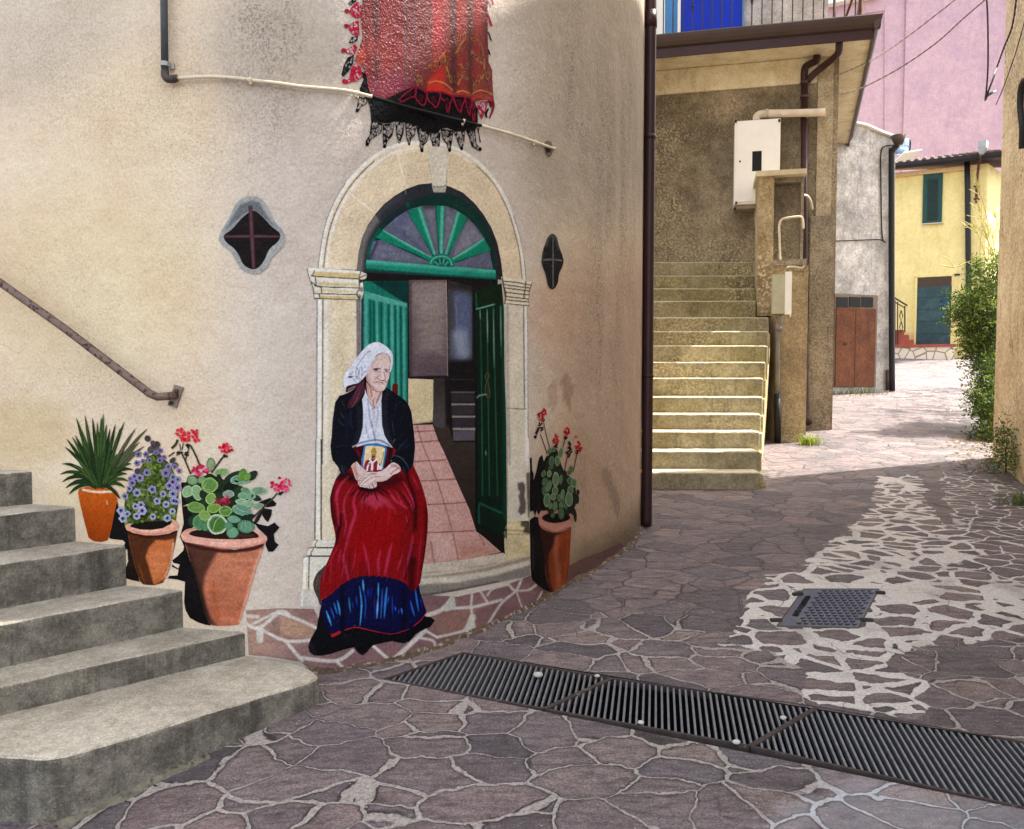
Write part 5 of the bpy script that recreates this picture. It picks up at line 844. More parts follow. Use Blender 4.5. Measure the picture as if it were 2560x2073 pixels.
paint('hand', W5, "1332 368 1400 350 1500 400 1562 470 1562 560 1482 612 1380 652 1302 722 1222 782 1120 816 990 822 930 832 850 892 765 962 700 962 650 952 580 942 558 905 532 892 558 842 620 780 522 778 468 772 500 728 620 652 740 592 850 574 980 588 1080 563 1160 520 1240 450", skn, [S(W5, "1350 420 1450 440 1540 500", 60, (176, 120, 122), .7, 26), S(W5, "1520 480 1400 560 1320 640", 34, (140, 92, 98), .65, 14), S(W5, "1540 540 1420 610 1300 690", 20, (226, 196, 190), .7, 8), S(W5, "1300 700 1200 770 1080 805 960 815", 40, (196, 160, 152), .6, 16), S(W5, "980 700 1100 720 1200 700", 60, (206, 178, 172), .6, 26), S(W5, "1040 700 1090 690", 20, (176, 146, 142), .5, 9)]+
  [S(W5, t, 10, (70, 40, 40), .92, 3) for t in ("548 772 620 715 700 655 850 622 1000 612", "560 892 640 800 740 705 830 660 975 640", "612 930 700 838 790 765 890 708 1065 692", "740 955 840 862 925 800 985 740", "1240 450 1200 490", "472 770 500 728 620 652 740 592", "620 780 700 700")]+[S(W5, t, 7, (120, 82, 80), .8, 2) for t in ("490 735 530 735 520 770 488 772", "545 860 575 870 560 900", "590 915 620 905 640 935", "680 930 700 908 725 925 715 950")]+[S(W5, t, 16, (236, 216, 210), .6, 7) for t in ("640 680 740 625 850 595", "640 830 720 760", "700 880 790 800 880 740", "800 880 900 790 1000 740")], 11, wm, 1.1)
# ---- shawl hanging above the arch
sw = thing('painted_shawl', 'painted red embroidered shawl with black lace fringe above the archway', 'mural painting', tuple(wall_pt(1030, 260)))
paint('black_shawl', SH, "280 780 275 830 300 860 255 965 262 1000 330 1030 300 1060 335 1085 362 1150 372 1220 380 1330 440 1325 520 1340 580 1338 640 1318 700 1325 740 1330 800 1342 870 1370 930 1410 1000 1442 1060 1452 1110 1440 1132 1398 1200 1388 1260 1412 1300 1435 1350 1425 1405 1410 1510 1412 1535 1330 1535 1180 1480 1080 1000 980 500 880", (12, 11, 12), [Nz(40, 20, .5, 3), S(SH, "760 1180 790 1175", 10, (150, 140, 140), .6, 4), S(SH, "1400 1150 1500 1300", 140, (34, 8, 18), .7, 60), Fp(SH, "350 1080 640 1060 760 1180 420 1220", (30, 30, 32), .6, 40)], 4, sw, 2.6)
lace = ["380 1322 505 1340 492 1440 440 1475 380 1512 352 1580 328 1578 318 1535 362 1470", "508 1352 632 1338 612 1470 560 1530 536 1598 514 1588 504 1500", "640 1318 742 1326 730 1450 690 1560 676 1555 652 1460", "748 1335 872 1368 852 1470 815 1510 800 1582 780 1575 755 1470", "870 1378 1012 1438 988 1540 950 1580 938 1642 918 1640 902 1590 905 1550", "1010 1450 1132 1440 1122 1580 1100 1650 1092 1728 1080 1724 1050 1620", "1132 1396 1272 1420 1252 1570 1238 1640 1218 1642 1190 1560 1150 1500", "1272 1428 1397 1416 1390 1540 1366 1628 1350 1622 1310 1520", "1405 1408 1508 1412 1522 1560 1555 1600 1574 1612 1568 1640 1540 1632 1500 1610 1470 1590 1440 1490", "250 1045 335 1080 330 1128 270 1160 242 1215 215 1215 232 1130"]
def lace_ops(T, tx, ink, hole, n=26):
    p = T(tx); lo, hi = p.min(0), p.max(0); ops = []
    for _ in range(n*6):
        q = lo+(hi-lo)*RNG.rand(2)
        if len(ops) >= n: break
        if inside(q[None], p)[0] and dist_poly(q[None], p, True)[0][0] > 2.6:
            d = RNG.uniform(-1, 1, 2)*np.array([1.6, 2.6]); ops.append(('s', np.array([q-d, q+d]), RNG.uniform(2.0, 3.6), np.array(hole, float)*RNG.uniform(.7, 1.05), .9, .9, 0))
    return ops
for t in lace: paint('lace_scallop', SH, t, (16, 14, 14), lace_ops(SH, t, None, (186, 172, 162), 44), 3.5, sw, 1.5, grain=0)
b_ = Blobs()
b_.rib(SH("1515 1360 1540 1420 1550 1480 1562 1545"), [4, 2, 2, 4], (18, 14, 14), (18, 14, 14)); b_.rib(SH("1545 1340 1548 1400 1530 1440"), 2, (18, 14, 14), (18, 14, 14)); b_.rib(SH("640 1080 640 1080"), 1, (18, 14, 14), (18, 14, 14))
for cx, cy in ((335, 1565), (525, 1590), (928, 1635), (1560, 1620), (1228, 1630), (1358, 1612), (228, 1200)): b_.ell(*SH("%d %d" % (cx, cy))[0], 4.2, 5, 0, (14, 12, 12), (14, 12, 12))
b_.build('tassel', 4.5, sw)
red = paint('red_cloth', SH, "288 -900 290 -40 280 100 265 230 290 400 240 560 196 660 262 700 330 830 345 950 380 1030 460 1060 540 1075 680 1010 860 935 980 1000 1060 988 1140 992 1200 1010 1272 1042 1310 1050 1380 1040 1440 1048 1470 1085 1484 1115 1560 1090 1640 1078 1690 1105 1708 1090 1694 900 1690 760 1652 680 1642 400 1640 100 1648 -40 1650 -900", (122, 15, 10),
  [S(SH, "%d -300 %d 400 %d 1000" % (x, x, x+dx), wd, c, a, wd*.42) for x, dx, wd, c, a in ((330, 10, 60, (110, 12, 14), .8), (430, 0, 60, (74, 10, 14), .8), (560, 0, 100, (132, 26, 28), .8), (660, 0, 50, (120, 24, 34), .8), (760, 0, 70, (96, 40, 50), .8), (850, 0, 70, (84, 34, 42), .7), (940, 0, 60, (92, 34, 44), .7), (1100, 10, 110, (158, 22, 34), .8), (1010, 0, 40, (96, 40, 34), .8), (1265, 10, 60, (66, 10, 12), .9), (1190, 10, 40, (120, 20, 14), .7), (1350, 10, 70, (140, 22, 12), .8), (1450, 5, 46, (72, 10, 12), .9), (1540, 10, 60, (140, 24, 14), .8), (1625, 20, 40, (92, 10, 10), .8))]+
  [Fp(SH, "330 860 700 800 860 930 680 1010 540 1075 400 1050", (124, 28, 66), .6, 70), Fp(SH, "200 660 240 560 300 480 330 600 300 700 262 700", (160, 46, 12), .9, 20), Fp(SH, "340 420 520 470 560 600 420 640 330 560", (150, 60, 40), .5, 50), S(SH, "400 470 800 560", 120, (140, 40, 40), .4, 60), Fp(SH, "980 880 1180 720 1180 940 1100 930 1000 960", (188, 28, 8), .85, 30), Fp(SH, "985 930 1090 925 1180 950 1265 1010 1270 1042 1060 990 982 1000", (196, 26, 6), .9, 10), S(SH, "1290 1020 1370 1010 1450 1035", 34, (176, 26, 10), .8, 12), S(SH, "1480 1060 1560 1045 1690 1080", 40, (172, 24, 10), .8, 14), S(SH, "1685 780 1694 960 1700 1080", 24, (120, 10, 26), .9, 9), Fp(SH, "520 900 1000 720 1300 330 1300 250 960 640 480 820", (110, 40, 44), .3, 60)]+
  [S(SH, t, 12, (206, 150, 66), .9, 4) for t in ("1000 905 1080 882 1180 912 1262 985", "1310 1000 1370 988 1440 1012", "1480 1015 1560 982 1640 1000 1690 1030")]+[S(SH, t, 17, (186, 118, 50), .9, 5) for t in ("1520 390 1560 470 1590 580 1605 720 1590 830 1500 930", "1400 350 1385 430 1340 500 1300 580", "1180 560 1150 600 1060 680 1010 720", "1170 600 1200 740 1240 870", "1470 560 1520 640 1600 700", "1350 700 1380 780 1350 850 1320 920")]+
  [S(SH, t, 13, (50, 26, 8), .7, 5) for t in ("1540 420 1580 560 1596 700", "1410 360 1395 440 1345 520", "1190 620 1215 740 1250 880", "1400 700 1395 780 1380 850")], 5, sw, 2.2, mat=M_gloss)
b_ = Blobs()
for cx, cy, r, rot in [(1490, 430, 32, 20), (1530, 400, 26, 80), (1330, 410, 30, 100), (1390, 400, 34, 95), (1350, 540, 24, -30), (1310, 590, 22, 200), (1370, 520, 20, 0), (1160, 650, 30, 95), (1115, 690, 34, 80), (1100, 640, 28, 110), (1070, 740, 30, 100), (1190, 690, 30, 80), (1200, 800, 30, 80), (1240, 860, 30, 80), (1215, 630, 24, 40), (1340, 720, 22, 40), (1370, 760, 24, 60), (1410, 720, 26, 100), (1400, 850, 26, 10), (1340, 840, 24, 200), (1380, 800, 24, 120), (1480, 600, 24, 50), (1510, 620, 22, 100), (1550, 650, 26, 80), (1600, 780, 30, 95), (1640, 820, 36, 95), (1545, 850, 34, 120), (1520, 910, 34, 150), (1500, 950, 30, 100), (1570, 880, 26, 60), (1590, 620, 22, 60), (920, 880, 34, 80), (900, 850, 34, 60), (880, 900, 26, 90), (1045, 690, 24, 160), (1550, 470, 20, 70), (1300, 470, 20, 90)]:
    x, y = SH("%d %d" % (cx, cy))[0]; g = RNG.randint(3); b_.ell(x, y, r/4.34*1.15, r/4.34*.55, rot, ((70, 30, 10), (112, 30, 14), (84, 50, 16))[g], (186, 122, 54), tip=.25)
b_.build('embroidery', 6.2, sw, M_gloss)
b_ = Blobs()
cr1, cr2 = (112, 14, 42), (78, 8, 28)
for t in ("860 935 830 960 760 1010 690 1080 720 1105 800 1060 850 1045", "870 950 860 1060 900 1120 940 1145 965 1120 975 1010", "985 1000 990 1080 1040 1130 1080 1168 1110 1110 1118 1010", "1135 1000 1130 1060 1180 1110 1200 1200 1215 1215 1235 1120 1255 1050", "1270 1045 1285 1120 1340 1220 1360 1160 1390 1060", "1395 1050 1400 1110 1440 1250 1452 1200 1465 1090", "1478 1110 1475 1200 1482 1300 1496 1300 1500 1200 1496 1115"):
    q = SH(t); q = np.vstack([q, q[:1]]); b_.rib(q, 4.4, (150, 22, 54), cr2); c = q[:-1].mean(0); b_.ell(c[0], c[1], 5, 9, RNG.randint(-20, 20), (52, 6, 22), cr1)
    for _ in range(5): d = RNG.uniform(-1, 1, 2)*np.array([6, 11]); b_.ell(c[0]+d[0], c[1]+d[1], 1.6, 2.6, RNG.randint(180), (24, 4, 10), (90, 10, 36))
b_.build('red_lace', 6, sw)
for t in ("135 135 175 70 232 20 275 60 272 180 232 202 180 180", "130 275 185 245 245 222 255 380 190 384 145 335", "100 545 150 520 205 478 232 520 200 592 110 584", "66 880 140 862 155 790 160 750 205 688 262 718 292 830 232 882 160 895 110 915 68 908"): paint('lace_scallop', SH, t, (158, 18, 48), lace_ops(SH, t, None, (206, 188, 180), 12), 4, sw, 1.5, grain=0)
for t in ("136 470 165 408 238 388 232 440 180 470", "130 40 185 -10 230 -30 215 20 150 62", "60 800 85 700 128 625 192 596 186 690 135 775 85 828 62 825", "1640 340 1660 360 1692 452 1665 430", "1645 530 1660 545 1676 602 1652 590"): paint('lace_scallop', SH, t, (18, 14, 18), lace_ops(SH, t, None, (190, 178, 170), 7), 4, sw, 1.5, grain=0)
b_ = Blobs()
for cx, cy, r in ((115, 125, 27), (110, 285, 25), (80, 550, 26), (90, 885, 26)): b_.ell(*SH("%d %d" % (cx, cy))[0], r/4.34, r/4.34, 0, (150, 16, 40), (132, 12, 36))
b_.rib(SH("1640 150 1655 200 1670 250 1682 285"), [3, 5, 6, 7], (160, 30, 60), (140, 20, 50)); b_.rib(SH("1655 -40 1690 20 1700 55"), 5, (190, 80, 110), (170, 60, 90))
b_.build('tassel', 5, sw)
t = "1528 1120 1580 1100 1642 1098 1625 1200 1575 1302 1542 1225"; paint('lace_scallop', SH, t, (150, 20, 50), lace_ops(SH, t, None, (214, 170, 176), 26), 5, sw, 1.4, grain=0)
b_ = Blobs(); b_.rib(SH("1690 1095 1704 1150 1690 1210 1660 1285"), [9, 6, 5, 4], (136, 14, 40), (110, 8, 30)); b_.rib(SH("1648 1180 1622 1240 1634 1280"), [4, 6, 3], (26, 8, 16), (26, 8, 16)); b_.rib(SH("1640 1100 1668 1120 1675 1170"), [5, 6, 4], (90, 8, 20), (70, 8, 16)); b_.build('tassel', 6, sw)
# ---- little quatrefoil windows
pw = thing('painted_window', 'painted quatrefoil window with a grey surround and plum bars, left of the archway', 'mural painting', tuple(wall_pt(630, 680)))
paint('surround', R1, "1560 1217 1622 1235 1662 1290 1702 1372 1752 1432 1767 1490 1747 1540 1692 1592 1662 1652 1612 1695 1560 1698 1500 1672 1460 1612 1430 1560 1380 1522 1358 1480 1380 1420 1422 1350 1460 1270 1510 1226", (158, 158, 152), [Fp(R1, "1560 1245 1610 1258 1640 1310 1690 1385 1738 1440 1720 1470 1560 1480 1390 1470 1400 1420 1440 1350 1490 1270", (102, 104, 106), .95, 10), S(R1, "1400 1440 1470 1380 1560 1320 1640 1370 1735 1450", 22, (156, 158, 156), .7, 9), S(R1, "1700 1380 1756 1450", 16, (130, 138, 144), .7, 8)], 1, pw, 2.4, True)
paint('opening', R1, "1570 1308 1622 1340 1682 1402 1737 1452 1722 1500 1672 1545 1640 1612 1602 1660 1560 1669 1510 1640 1480 1580 1450 1540 1402 1500 1390 1460 1440 1422 1502 1352", (26, 20, 20), [Nz(20, 20, .3, 4)], 2, pw, 2.6, True)
b_ = Blobs(); b_.rib(R1("1553 1276 1560 1400 1565 1500 1574 1665"), [9, 11, 11, 9], (96, 60, 66), (58, 34, 38)); b_.rib(R1("1394 1468 1560 1466 1738 1468"), [7, 8, 7], (92, 58, 64), (56, 34, 38)); b_.build('bars', 3, pw)
pw = thing('painted_window', 'painted narrow black niche window with grey bars, right of the archway', 'mural painting', tuple(wall_pt(1382, 720)))
paint('opening', None, np.vstack([R2("1440 1450 1466 1470 1482 1530 1505 1595 1508 1650"), R5("1757 10 1752 60 1730 112 1720 172 1694 205 1664 190 1645 112 1622 50 1618 0"), R2("1372 1620 1380 1560 1400 1500 1416 1465")]), (22, 18, 18), [S(R2, "1400 1520 1415 1475 1440 1462 1465 1480 1485 1540", 26, (70, 70, 72), .9, 8), S(R2, "1380 1560 1376 1640", 14, (64, 64, 66), .8, 6)], 1, pw, 2, True)
b_ = Blobs(); b_.rib([R2("1443 1475")[0], (1382, 660), R5("1692 195")[0]], [3, 4, 4], (104, 104, 104), (64, 64, 66)); b_.rib(R2("1382 1612 1440 1610 1498 1616"), [5, 6, 5], (104, 104, 104), (64, 64, 66)); b_.build('bars', 2, pw)
# ---- potted plants
pt = thing('painted_plant', 'painted spiky green plant in a plain orange pot, highest on the steps', 'mural painting', tuple(wall_pt(245, 1352)), 'painted pot plants')
pot = paint('pot', P1, "275 1000 290 955 380 928 500 938 640 950 735 968 768 1012 764 1080 722 1280 690 1450 642 1590 560 1612 470 1602 408 1560 352 1350 312 1180 285 1060", (180, 78, 14), [Gy(1220, 1350, (186, 84, 18), (150, 58, 6)), S(P1, "340 965 480 990 600 992 722 985", 28, (228, 214, 192), .95, 9), S(P1, "632 1095 640 1150", 14, (232, 206, 186), .8, 5, .7), S(P1, "760 1020 756 1090", 16, (214, 128, 76), .6, 7), S(P1, "420 1560 560 1605 640 1585", 30, (140, 50, 6), .7, 12), Nz(20, 40, .07, 3)], 2, pt, 2.2)
b_ = Blobs(); base0 = np.array([548., 925.])
tips = [(80, 645), (55, 775), (80, 868), (120, 945), (165, 1020), (115, 435), (135, 335), (130, 655), (205, 660), (240, 290), (205, 310), (310, 200), (300, 255), (255, 75), (362, 40), (455, 70), (515, 125), (590, 18), (565, 60), (630, 150), (672, 210), (740, 150), (850, 122), (800, 200), (992, 205), (1138, 205), (1042, 370), (1000, 350), (1098, 425), (982, 540), (970, 490), (968, 720), (940, 640), (890, 770), (905, 860), (860, 940), (800, 1080), (180, 900), (250, 560), (700, 300), (420, 300), (330, 420), (850, 470), (760, 520), (290, 760), (780, 760), (200, 790), (880, 690), (480, 400), (620, 420), (700, 640), (400, 700), (540, 520)]
order = sorted(tips, key=lambda q: -abs(q[0]-548)*.6-(925-q[1])*.4)
for k, (tx, ty) in enumerate(order):
    tip = np.array([tx, ty], float); st = base0+np.array([np.sign(tx-548)*RNG.uniform(0, 70)*(abs(tx-548) > 120), RNG.uniform(-30, 25)]); d = tip-st
    up = 0.16*abs(d[0])*(1.2 if ty > 600 else .5); m1 = st+d*.4+np.array([0, -up]); m2 = st+d*.75+np.array([0, -up*.8])
    g = RNG.rand(); cm = (26+g*44, 50+g*44, 16+g*26); ce = (14+g*20, 28+g*24, 10+g*12)
    if ty < 560 and (tx > 960): cm, ce = (92, 92, 66), (60, 62, 44)
    b_.rib(P1(np.array([st, m1, m2, tip]).ravel()), [5, 9.5, 8, .6], cm, ce)
b_.build('leaves', 3, pt)
# violet flowers
pt = thing('painted_plant', 'painted pansies, mauve flowers in a small terracotta pot, between the other two pots', 'mural painting', tuple(wall_pt(380, 1460)), 'painted pot plants')
paint('cast_shadow', P1, "760 1100 730 1250 700 1400 660 1560 690 1575 830 1590 860 1620 830 1690 900 1710 960 1736 900 1500 862 1390 800 1300", (20, 15, 14), [Nz(30, 30, .4, 3)], 1, pt, 3)
paint('cast_shadow', P3, "185 420 200 600 140 760 150 800 240 830 340 850 300 700 240 450 200 300", (34, 22, 16), [Nz(30, 30, .4, 3)], 1, pt, 3)
paint('underpaint', P1, "1110 600 1250 500 1330 570 1420 660 1480 800 1520 1000 1500 1250 1420 1380 900 1380 850 1200 890 950 990 790", (66, 78, 46), [Nz(9, 9, .75, 3), Nz(30, 30, .4, 5)], 1.6, pt, 2.4, True)
b_ = Blobs()
for _ in range(260):
    y = RNG.uniform(560, 1370); f = (y-560)/800; cx = 1215-40*f; hw = 60+270*min(f*1.25, 1); x = RNG.uniform(cx-hw, cx+hw*.95)
    q = P1("%f %f" % (x, y))[0]; g = RNG.rand(); b_.ell(q[0], q[1], RNG.uniform(4, 8), RNG.uniform(3, 5), RNG.randint(180), (40+g*90, 62+g*80, 18+g*40), (34+g*60, 52+g*60, 14+g*20), 9)
for x, y in ((1140, 330), (1210, 390), (1240, 440), (1215, 430), (1180, 470), (1450, 600), (1035, 735), (1480, 660), (1260, 400), (1020, 740)):
    q = P1("%f %f" % (x, y))[0]; g = RNG.rand(); b_.ell(q[0], q[1], RNG.uniform(7, 11), RNG.uniform(6, 10), RNG.randint(180), (58+g*40, 48+g*40, 52+g*34), (86+g*30, 76+g*30, 78+g*26), 10)
b_.build('foliage', 2, pt)
fpos = [P1("%d %d" % q)[0] for q in [(1025, 525), (1120, 525), (1010, 635), (1085, 610), (1165, 598), (1250, 505), (1295, 600), (1345, 560), (1300, 480), (1135, 750), (1360, 755), (1455, 810), (1045, 820), (930, 830), (980, 800), (1455, 870), (1410, 915), (1200, 960), (1010, 1000), (860, 1045), (915, 950), (1335, 1015), (1450, 1015), (1260, 1105), (1370, 1145), (1470, 1100), (990, 1170), (1060, 1150), (1075, 1225), (812, 1222), (892, 1262), (835, 1320), (1008, 1292), (1208, 1297), (1450, 1232), (1385, 1315), (950, 880)]]+[P2("%d %d" % q)[0] for q in [(85, 775), (185, 830), (180, 895), (135, 945), (245, 970), (50, 1060), (185, 1055), (90, 1200), (230, 1160), (265, 745), (205, 685), (120, 690), (250, 860)]]
for k, (x, y) in enumerate(fpos):
    b_ = Blobs(); r = RNG.uniform(7.2, 10.2)*(0.85 if y < 1180 else 1.05); lo = np.clip((y-1140)/130, 0, 1)
    cc = np.array([112, 98, 134])*(1-lo)+np.array([144, 145, 172])*lo+RNG.uniform(-10, 10, 3); ed = np.array([142, 126, 160])*(1-lo)+np.array([198, 202, 222])*lo
    n = 5+RNG.randint(2); a0 = RNG.rand()*6
    for j in range(n): a = a0+j*2*math.pi/n; b_.ell(x+math.cos(a)*r*.52, y+math.sin(a)*r*.52, r*.56, r*.5, math.degrees(a), cc, ed, 10)
    b_.ell(x, y, r*.5, r*.5, 0, (96, 84, 128), cc*.85, 10); b_.ell(x+RNG.uniform(-1, 1), y+RNG.uniform(-1, 1), r*.27, r*.3, 0, (18, 12, 24), (36, 26, 44), 8)
    b_.build('flower', 4.2+k*.02, pt)
pot = paint('pot', P3, "190 225 215 400 255 560 292 700 350 850 385 882 440 888 520 892 620 862 665 790 702 700 735 560 765 420 802 225 600 270", (78, 40, 18), [Fp(P3, "540 340 650 345 762 325 742 440 700 640 640 825 510 892 490 800 410 545 450 430", (190, 104, 56), .97, 16), Fp(P3, "480 470 680 460 640 700 520 800 440 560", (206, 126, 80), .6, 50), S(P3, "752 380 720 600 650 800", 22, (220, 168, 140), .8, 8), S(P3, "200 250 400 300 560 300 790 240", 36, (58, 22, 12), .9, 12), S(P3, "200 300 240 520 310 760", 12, (110, 74, 56), .7, 5), S(P3, "330 640 400 860", 20, (140, 78, 30), .5, 10), Nz(30, 10, .09, 4)], 2, pt, 2.2)
paint('soil', P3, "225 160 300 130 500 110 700 110 745 130 725 165 620 212 480 228 340 222 240 195", (20, 16, 10), (), 3, pt, 2.4)
paint('rim', P3, "163 170 178 156 205 155 235 182 212 205 250 185 340 212 480 218 620 198 715 150 742 112 720 80 782 108 817 160 802 210 700 262 560 284 400 282 260 252 182 218", (226, 164, 138), [S(P3, "220 225 400 262 560 266 700 240 790 190", 22, (198, 128, 100), .7, 9), S(P3, "240 195 340 222 480 230 620 210", 14, (240, 190, 168), .7, 6), Nz(8, 8, .08, 3)], 5.2, pt, 1.8)
# big geranium
pt = thing('painted_plant', 'painted red geranium in the largest terracotta pot, lowest on the steps', 'mural painting', tuple(wall_pt(560, 1562)), 'painted pot plants')
paint('cast_shadow', P3, "735 590 800 540 870 470 880 420 830 300 880 120 960 60 1000 100 950 200 930 300 1000 700 1130 1240 1210 1385 1130 1372 1040 1340 950 1290 900 1200 880 1100 892 850 790 822 680 810 700 778 800 772 812 705 730 665 730 640 810 690 830 640 750 620", (15, 12, 12), [Nz(40, 40, .5, 3)], 1, pt, 3)
paint('cast_shadow', P3, "1735 130 1800 150 1900 172 1980 128 2042 190 1972 270 1985 360 2032 402 1962 484 1905 484 1870 400 1890 300 1780 200", (18, 13, 16), [Nz(40, 40, .4, 3)], 1, pt, 2.6)
b_ = Blobs()
for t in ("1340 1170 1500 1108 1582 1190 1560 1222 1450 1240", "1400 1250 1520 1270 1510 1350 1465 1442 1420 1400 1385 1340", "290 900 370 900 420 1000 400 1180 300 1230 290 1050", "300 1230 460 1200 500 1380 460 1500 380 1560 330 1500"): b_.poly(P2(t), (20, 16, 18), (14, 12, 14)); b_.build('cast_shadow', 1.4, pt); b_ = Blobs()
b_.rib(P2("1390 1280 1330 1400 1270 1460"), [4, 7, 8], (30, 24, 24), (18, 14, 14)); b_.build('cast_shadow', 1.4, pt)
b_ = Blobs(); st = (74, 62, 46); se = (40, 32, 26)
for t, wd in (("290 490 350 620 420 790", 4), ("415 400 480 520 555 700", 4.5), ("860 552 780 660 700 770", 4.5), ("1595 1045 1500 1150 1380 1270 1290 1420", 4), ("1370 1270 1280 1360 1200 1420", 4), ("350 600 370 510 400 430", 2.5), ("250 470 230 540", 3), ("270 380 285 470", 2.5), ("320 370 300 460", 2.5), ("380 380 390 440", 5), ("120 550 200 490", 3.5), ("160 440 220 380 240 320", 6), ("640 760 660 840", 4)): b_.rib(P2(t), wd, st, se)
for cx, cy in ((265, 490), (385, 390), (880, 530), (1640, 1035), (365, 495)):
    for _ in range(9): a = RNG.uniform(0.3, 2.8); q = P2("%f %f" % (cx+math.cos(a)*RNG.uniform(8, 40), cy+math.sin(a)*RNG.uniform(0, 45)))[0]; b_.ell(q[0], q[1], 2.2, 3.6, RNG.randint(180), (34, 40, 26), (22, 22, 18), 8)
b_.build('stems', 2, pt)
LG, MG, DG, BG, PG = (124, 156, 92), (96, 130, 62), (48, 78, 38), (86, 124, 96), (186, 208, 170)
lv = [(690, 660, 55, 95, 0, (128, 150, 106), (86, 92, 66)), (830, 765, 100, 60, -12, (120, 146, 92), (168, 184, 140)), (440, 870, 75, 65, 20, (120, 150, 104), (74, 102, 66)), (570, 870, 60, 50, 0, (118, 146, 96), (82, 112, 70)), (800, 900, 40, 120, 0, (30, 42, 26), (24, 34, 20)), (960, 950, 110, 60, -30, (22, 26, 20), (16, 18, 16)), (980, 820, 120, 45, -30, (34, 48, 34), (26, 34, 26)), (1100, 860, 150, 70, -5, (110, 150, 122), (142, 172, 140)), (1115, 800, 55, 90, 20, (92, 132, 52), (66, 108, 50)), (1250, 810, 80, 55, -40, (30, 48, 34), (24, 34, 24)), (1180, 830, 60, 50, -45, (104, 142, 62), (78, 112, 54)), (375, 1025, 70, 85, 30, (130, 160, 112), (172, 194, 152)), (510, 1040, 70, 110, -20, (126, 158, 108), (170, 192, 150)), (600, 1060, 60, 70, 0, (30, 46, 26), (24, 36, 22)), (675, 940, 105, 105, 0, (92, 130, 62), (150, 182, 96)), (690, 1120, 65, 80, 30, (112, 148, 74), (168, 194, 120)), (1165, 1020, 70, 50, 30, (96, 134, 100), (140, 170, 130)), (1340, 1015, 105, 55, 0, (108, 142, 106), (150, 176, 136)), (1130, 1085, 70, 45, 10, (110, 146, 112), (150, 178, 142)), (1300, 1110, 75, 40, 20, (28, 48, 36), (22, 36, 28)), (1235, 1090, 60, 50, -10, (112, 150, 116), (154, 182, 146)), (1100, 1160, 75, 40, 0, (132, 164, 128), (176, 200, 164)), (1210, 1190, 85, 45, 10, (124, 158, 118), (170, 194, 150)), (1330, 1220, 75, 38, -10, (114, 142, 112), (150, 168, 136)), (930, 1060, 75, 55, 0, (126, 146, 128), (150, 166, 150)), (490, 1240, 115, 75, 10, (98, 132, 62), (134, 164, 84)), (730, 1250, 90, 65, -10, (112, 142, 62), (150, 178, 92)), (890, 1290, 85, 75, 0, (84, 122, 52), (154, 186, 104)), (1110, 1275, 130, 75, 15, (94, 136, 112), (130, 164, 134)), (1200, 1370, 90, 40, -10, (26, 38, 30), (20, 28, 22)), (540, 1440, 90, 110, 10, (74, 120, 80), (112, 150, 96)), (610, 1350, 80, 70, 20, (120, 150, 74), (150, 176, 96)), (1000, 1400, 90, 55, 5, (110, 150, 122), (78, 118, 92)), (620, 1500, 60, 60, 0, (84, 128, 84), (56, 96, 60)), (780, 1470, 135, 135, 0, (70, 108, 44), (204, 222, 188)), (1165, 1500, 110, 90, 10, (92, 138, 108), (70, 112, 86)), (985, 1580, 80, 80, 0, (104, 152, 116), (74, 120, 90)), (930, 1490, 60, 50, 0, (90, 134, 96), (64, 104, 72))]
for _ in range(26): lv.insert(0, (RNG.uniform(400, 1180), RNG.uniform(900, 1540), RNG.uniform(60, 100), RNG.uniform(50, 80), RNG.randint(180), (34, 54, 30), (22, 36, 22)))
b_ = Blobs()
paint('underpaint', P2, "380 860 460 800 560 830 680 780 760 820 860 860 1000 870 1080 960 1060 1060 1180 1200 1240 1300 1250 1500 1100 1560 800 1560 560 1560 460 1460 420 1250 320 1100 310 1000", (28, 42, 24), [Nz(20, 20, .5, 3)], 2.4, pt, 2.4, True)
for cx, cy, rx, ry, rot, ci, co in lv: q = P2("%f %f" % (cx, cy))[0]; b_.ell(q[0], q[1], rx/5.425, ry/5.425, rot, ci, co, 18, .05, .15)
for t in ("690 1000 600 980 640 900", "830 1360 760 1430 720 1560", "1120 1420 1100 1520", "1165 1420 1170 1560", "1220 1440 1230 1540", "430 1250 580 1230", "1000 1210 1120 1290 1220 1300", "1250 1030 1420 1000", "780 790 900 750", "690 600 690 740", "850 1290 930 1270"): b_.rib(P2(t), [1, 2.4, 1], (168, 192, 150), (120, 150, 104))
b_.build('foliage', 3, pt)
def gerhead(cen, n, rx, ry, T, cols, parent, layer, sz=1.0, seed=0):
    b = Blobs(); c = T("%f %f" % cen)[0]
    for k in range(n):
        a = RNG.uniform(0, 6.28); r = math.sqrt(RNG.rand()); g = cols[RNG.randint(len(cols))]; g = np.array(g)+RNG.uniform(-12, 12)
        b.ell(c[0]+math.cos(a)*rx*r, c[1]+math.sin(a)*ry*r, RNG.uniform(3.2, 5.6)*sz, RNG.uniform(2.4, 4.2)*sz, RNG.randint(180), g, np.minimum(g*1.12+18, 255), 10, .1)
    b.build('flower_head', layer, parent)
rr = [(196, 30, 40), (206, 52, 66), (176, 22, 36), (212, 70, 92), (204, 46, 34)]
gerhead((300, 225), 16, 14, 10, P2, rr, pt, 4); gerhead((465, 270), 24, 19, 15, P2, rr, pt, 4.1); gerhead((340, 310), 12, 11, 7, P2, rr, pt, 4.2); gerhead((900, 435), 22, 16, 14, P2, rr, pt, 4); gerhead((545, 740), 30, 21, 13, P2, [(184, 36, 72), (200, 66, 104), (168, 24, 60)], pt, 4.4); gerhead((1645, 930), 40, 25, 18, P2, [(200, 28, 66), (214, 74, 112), (186, 18, 50)], pt, 4); gerhead((860, 1145), 24, 17, 13, P2, [(150, 26, 52), (172, 52, 82), (128, 16, 40)], pt, 4.4)
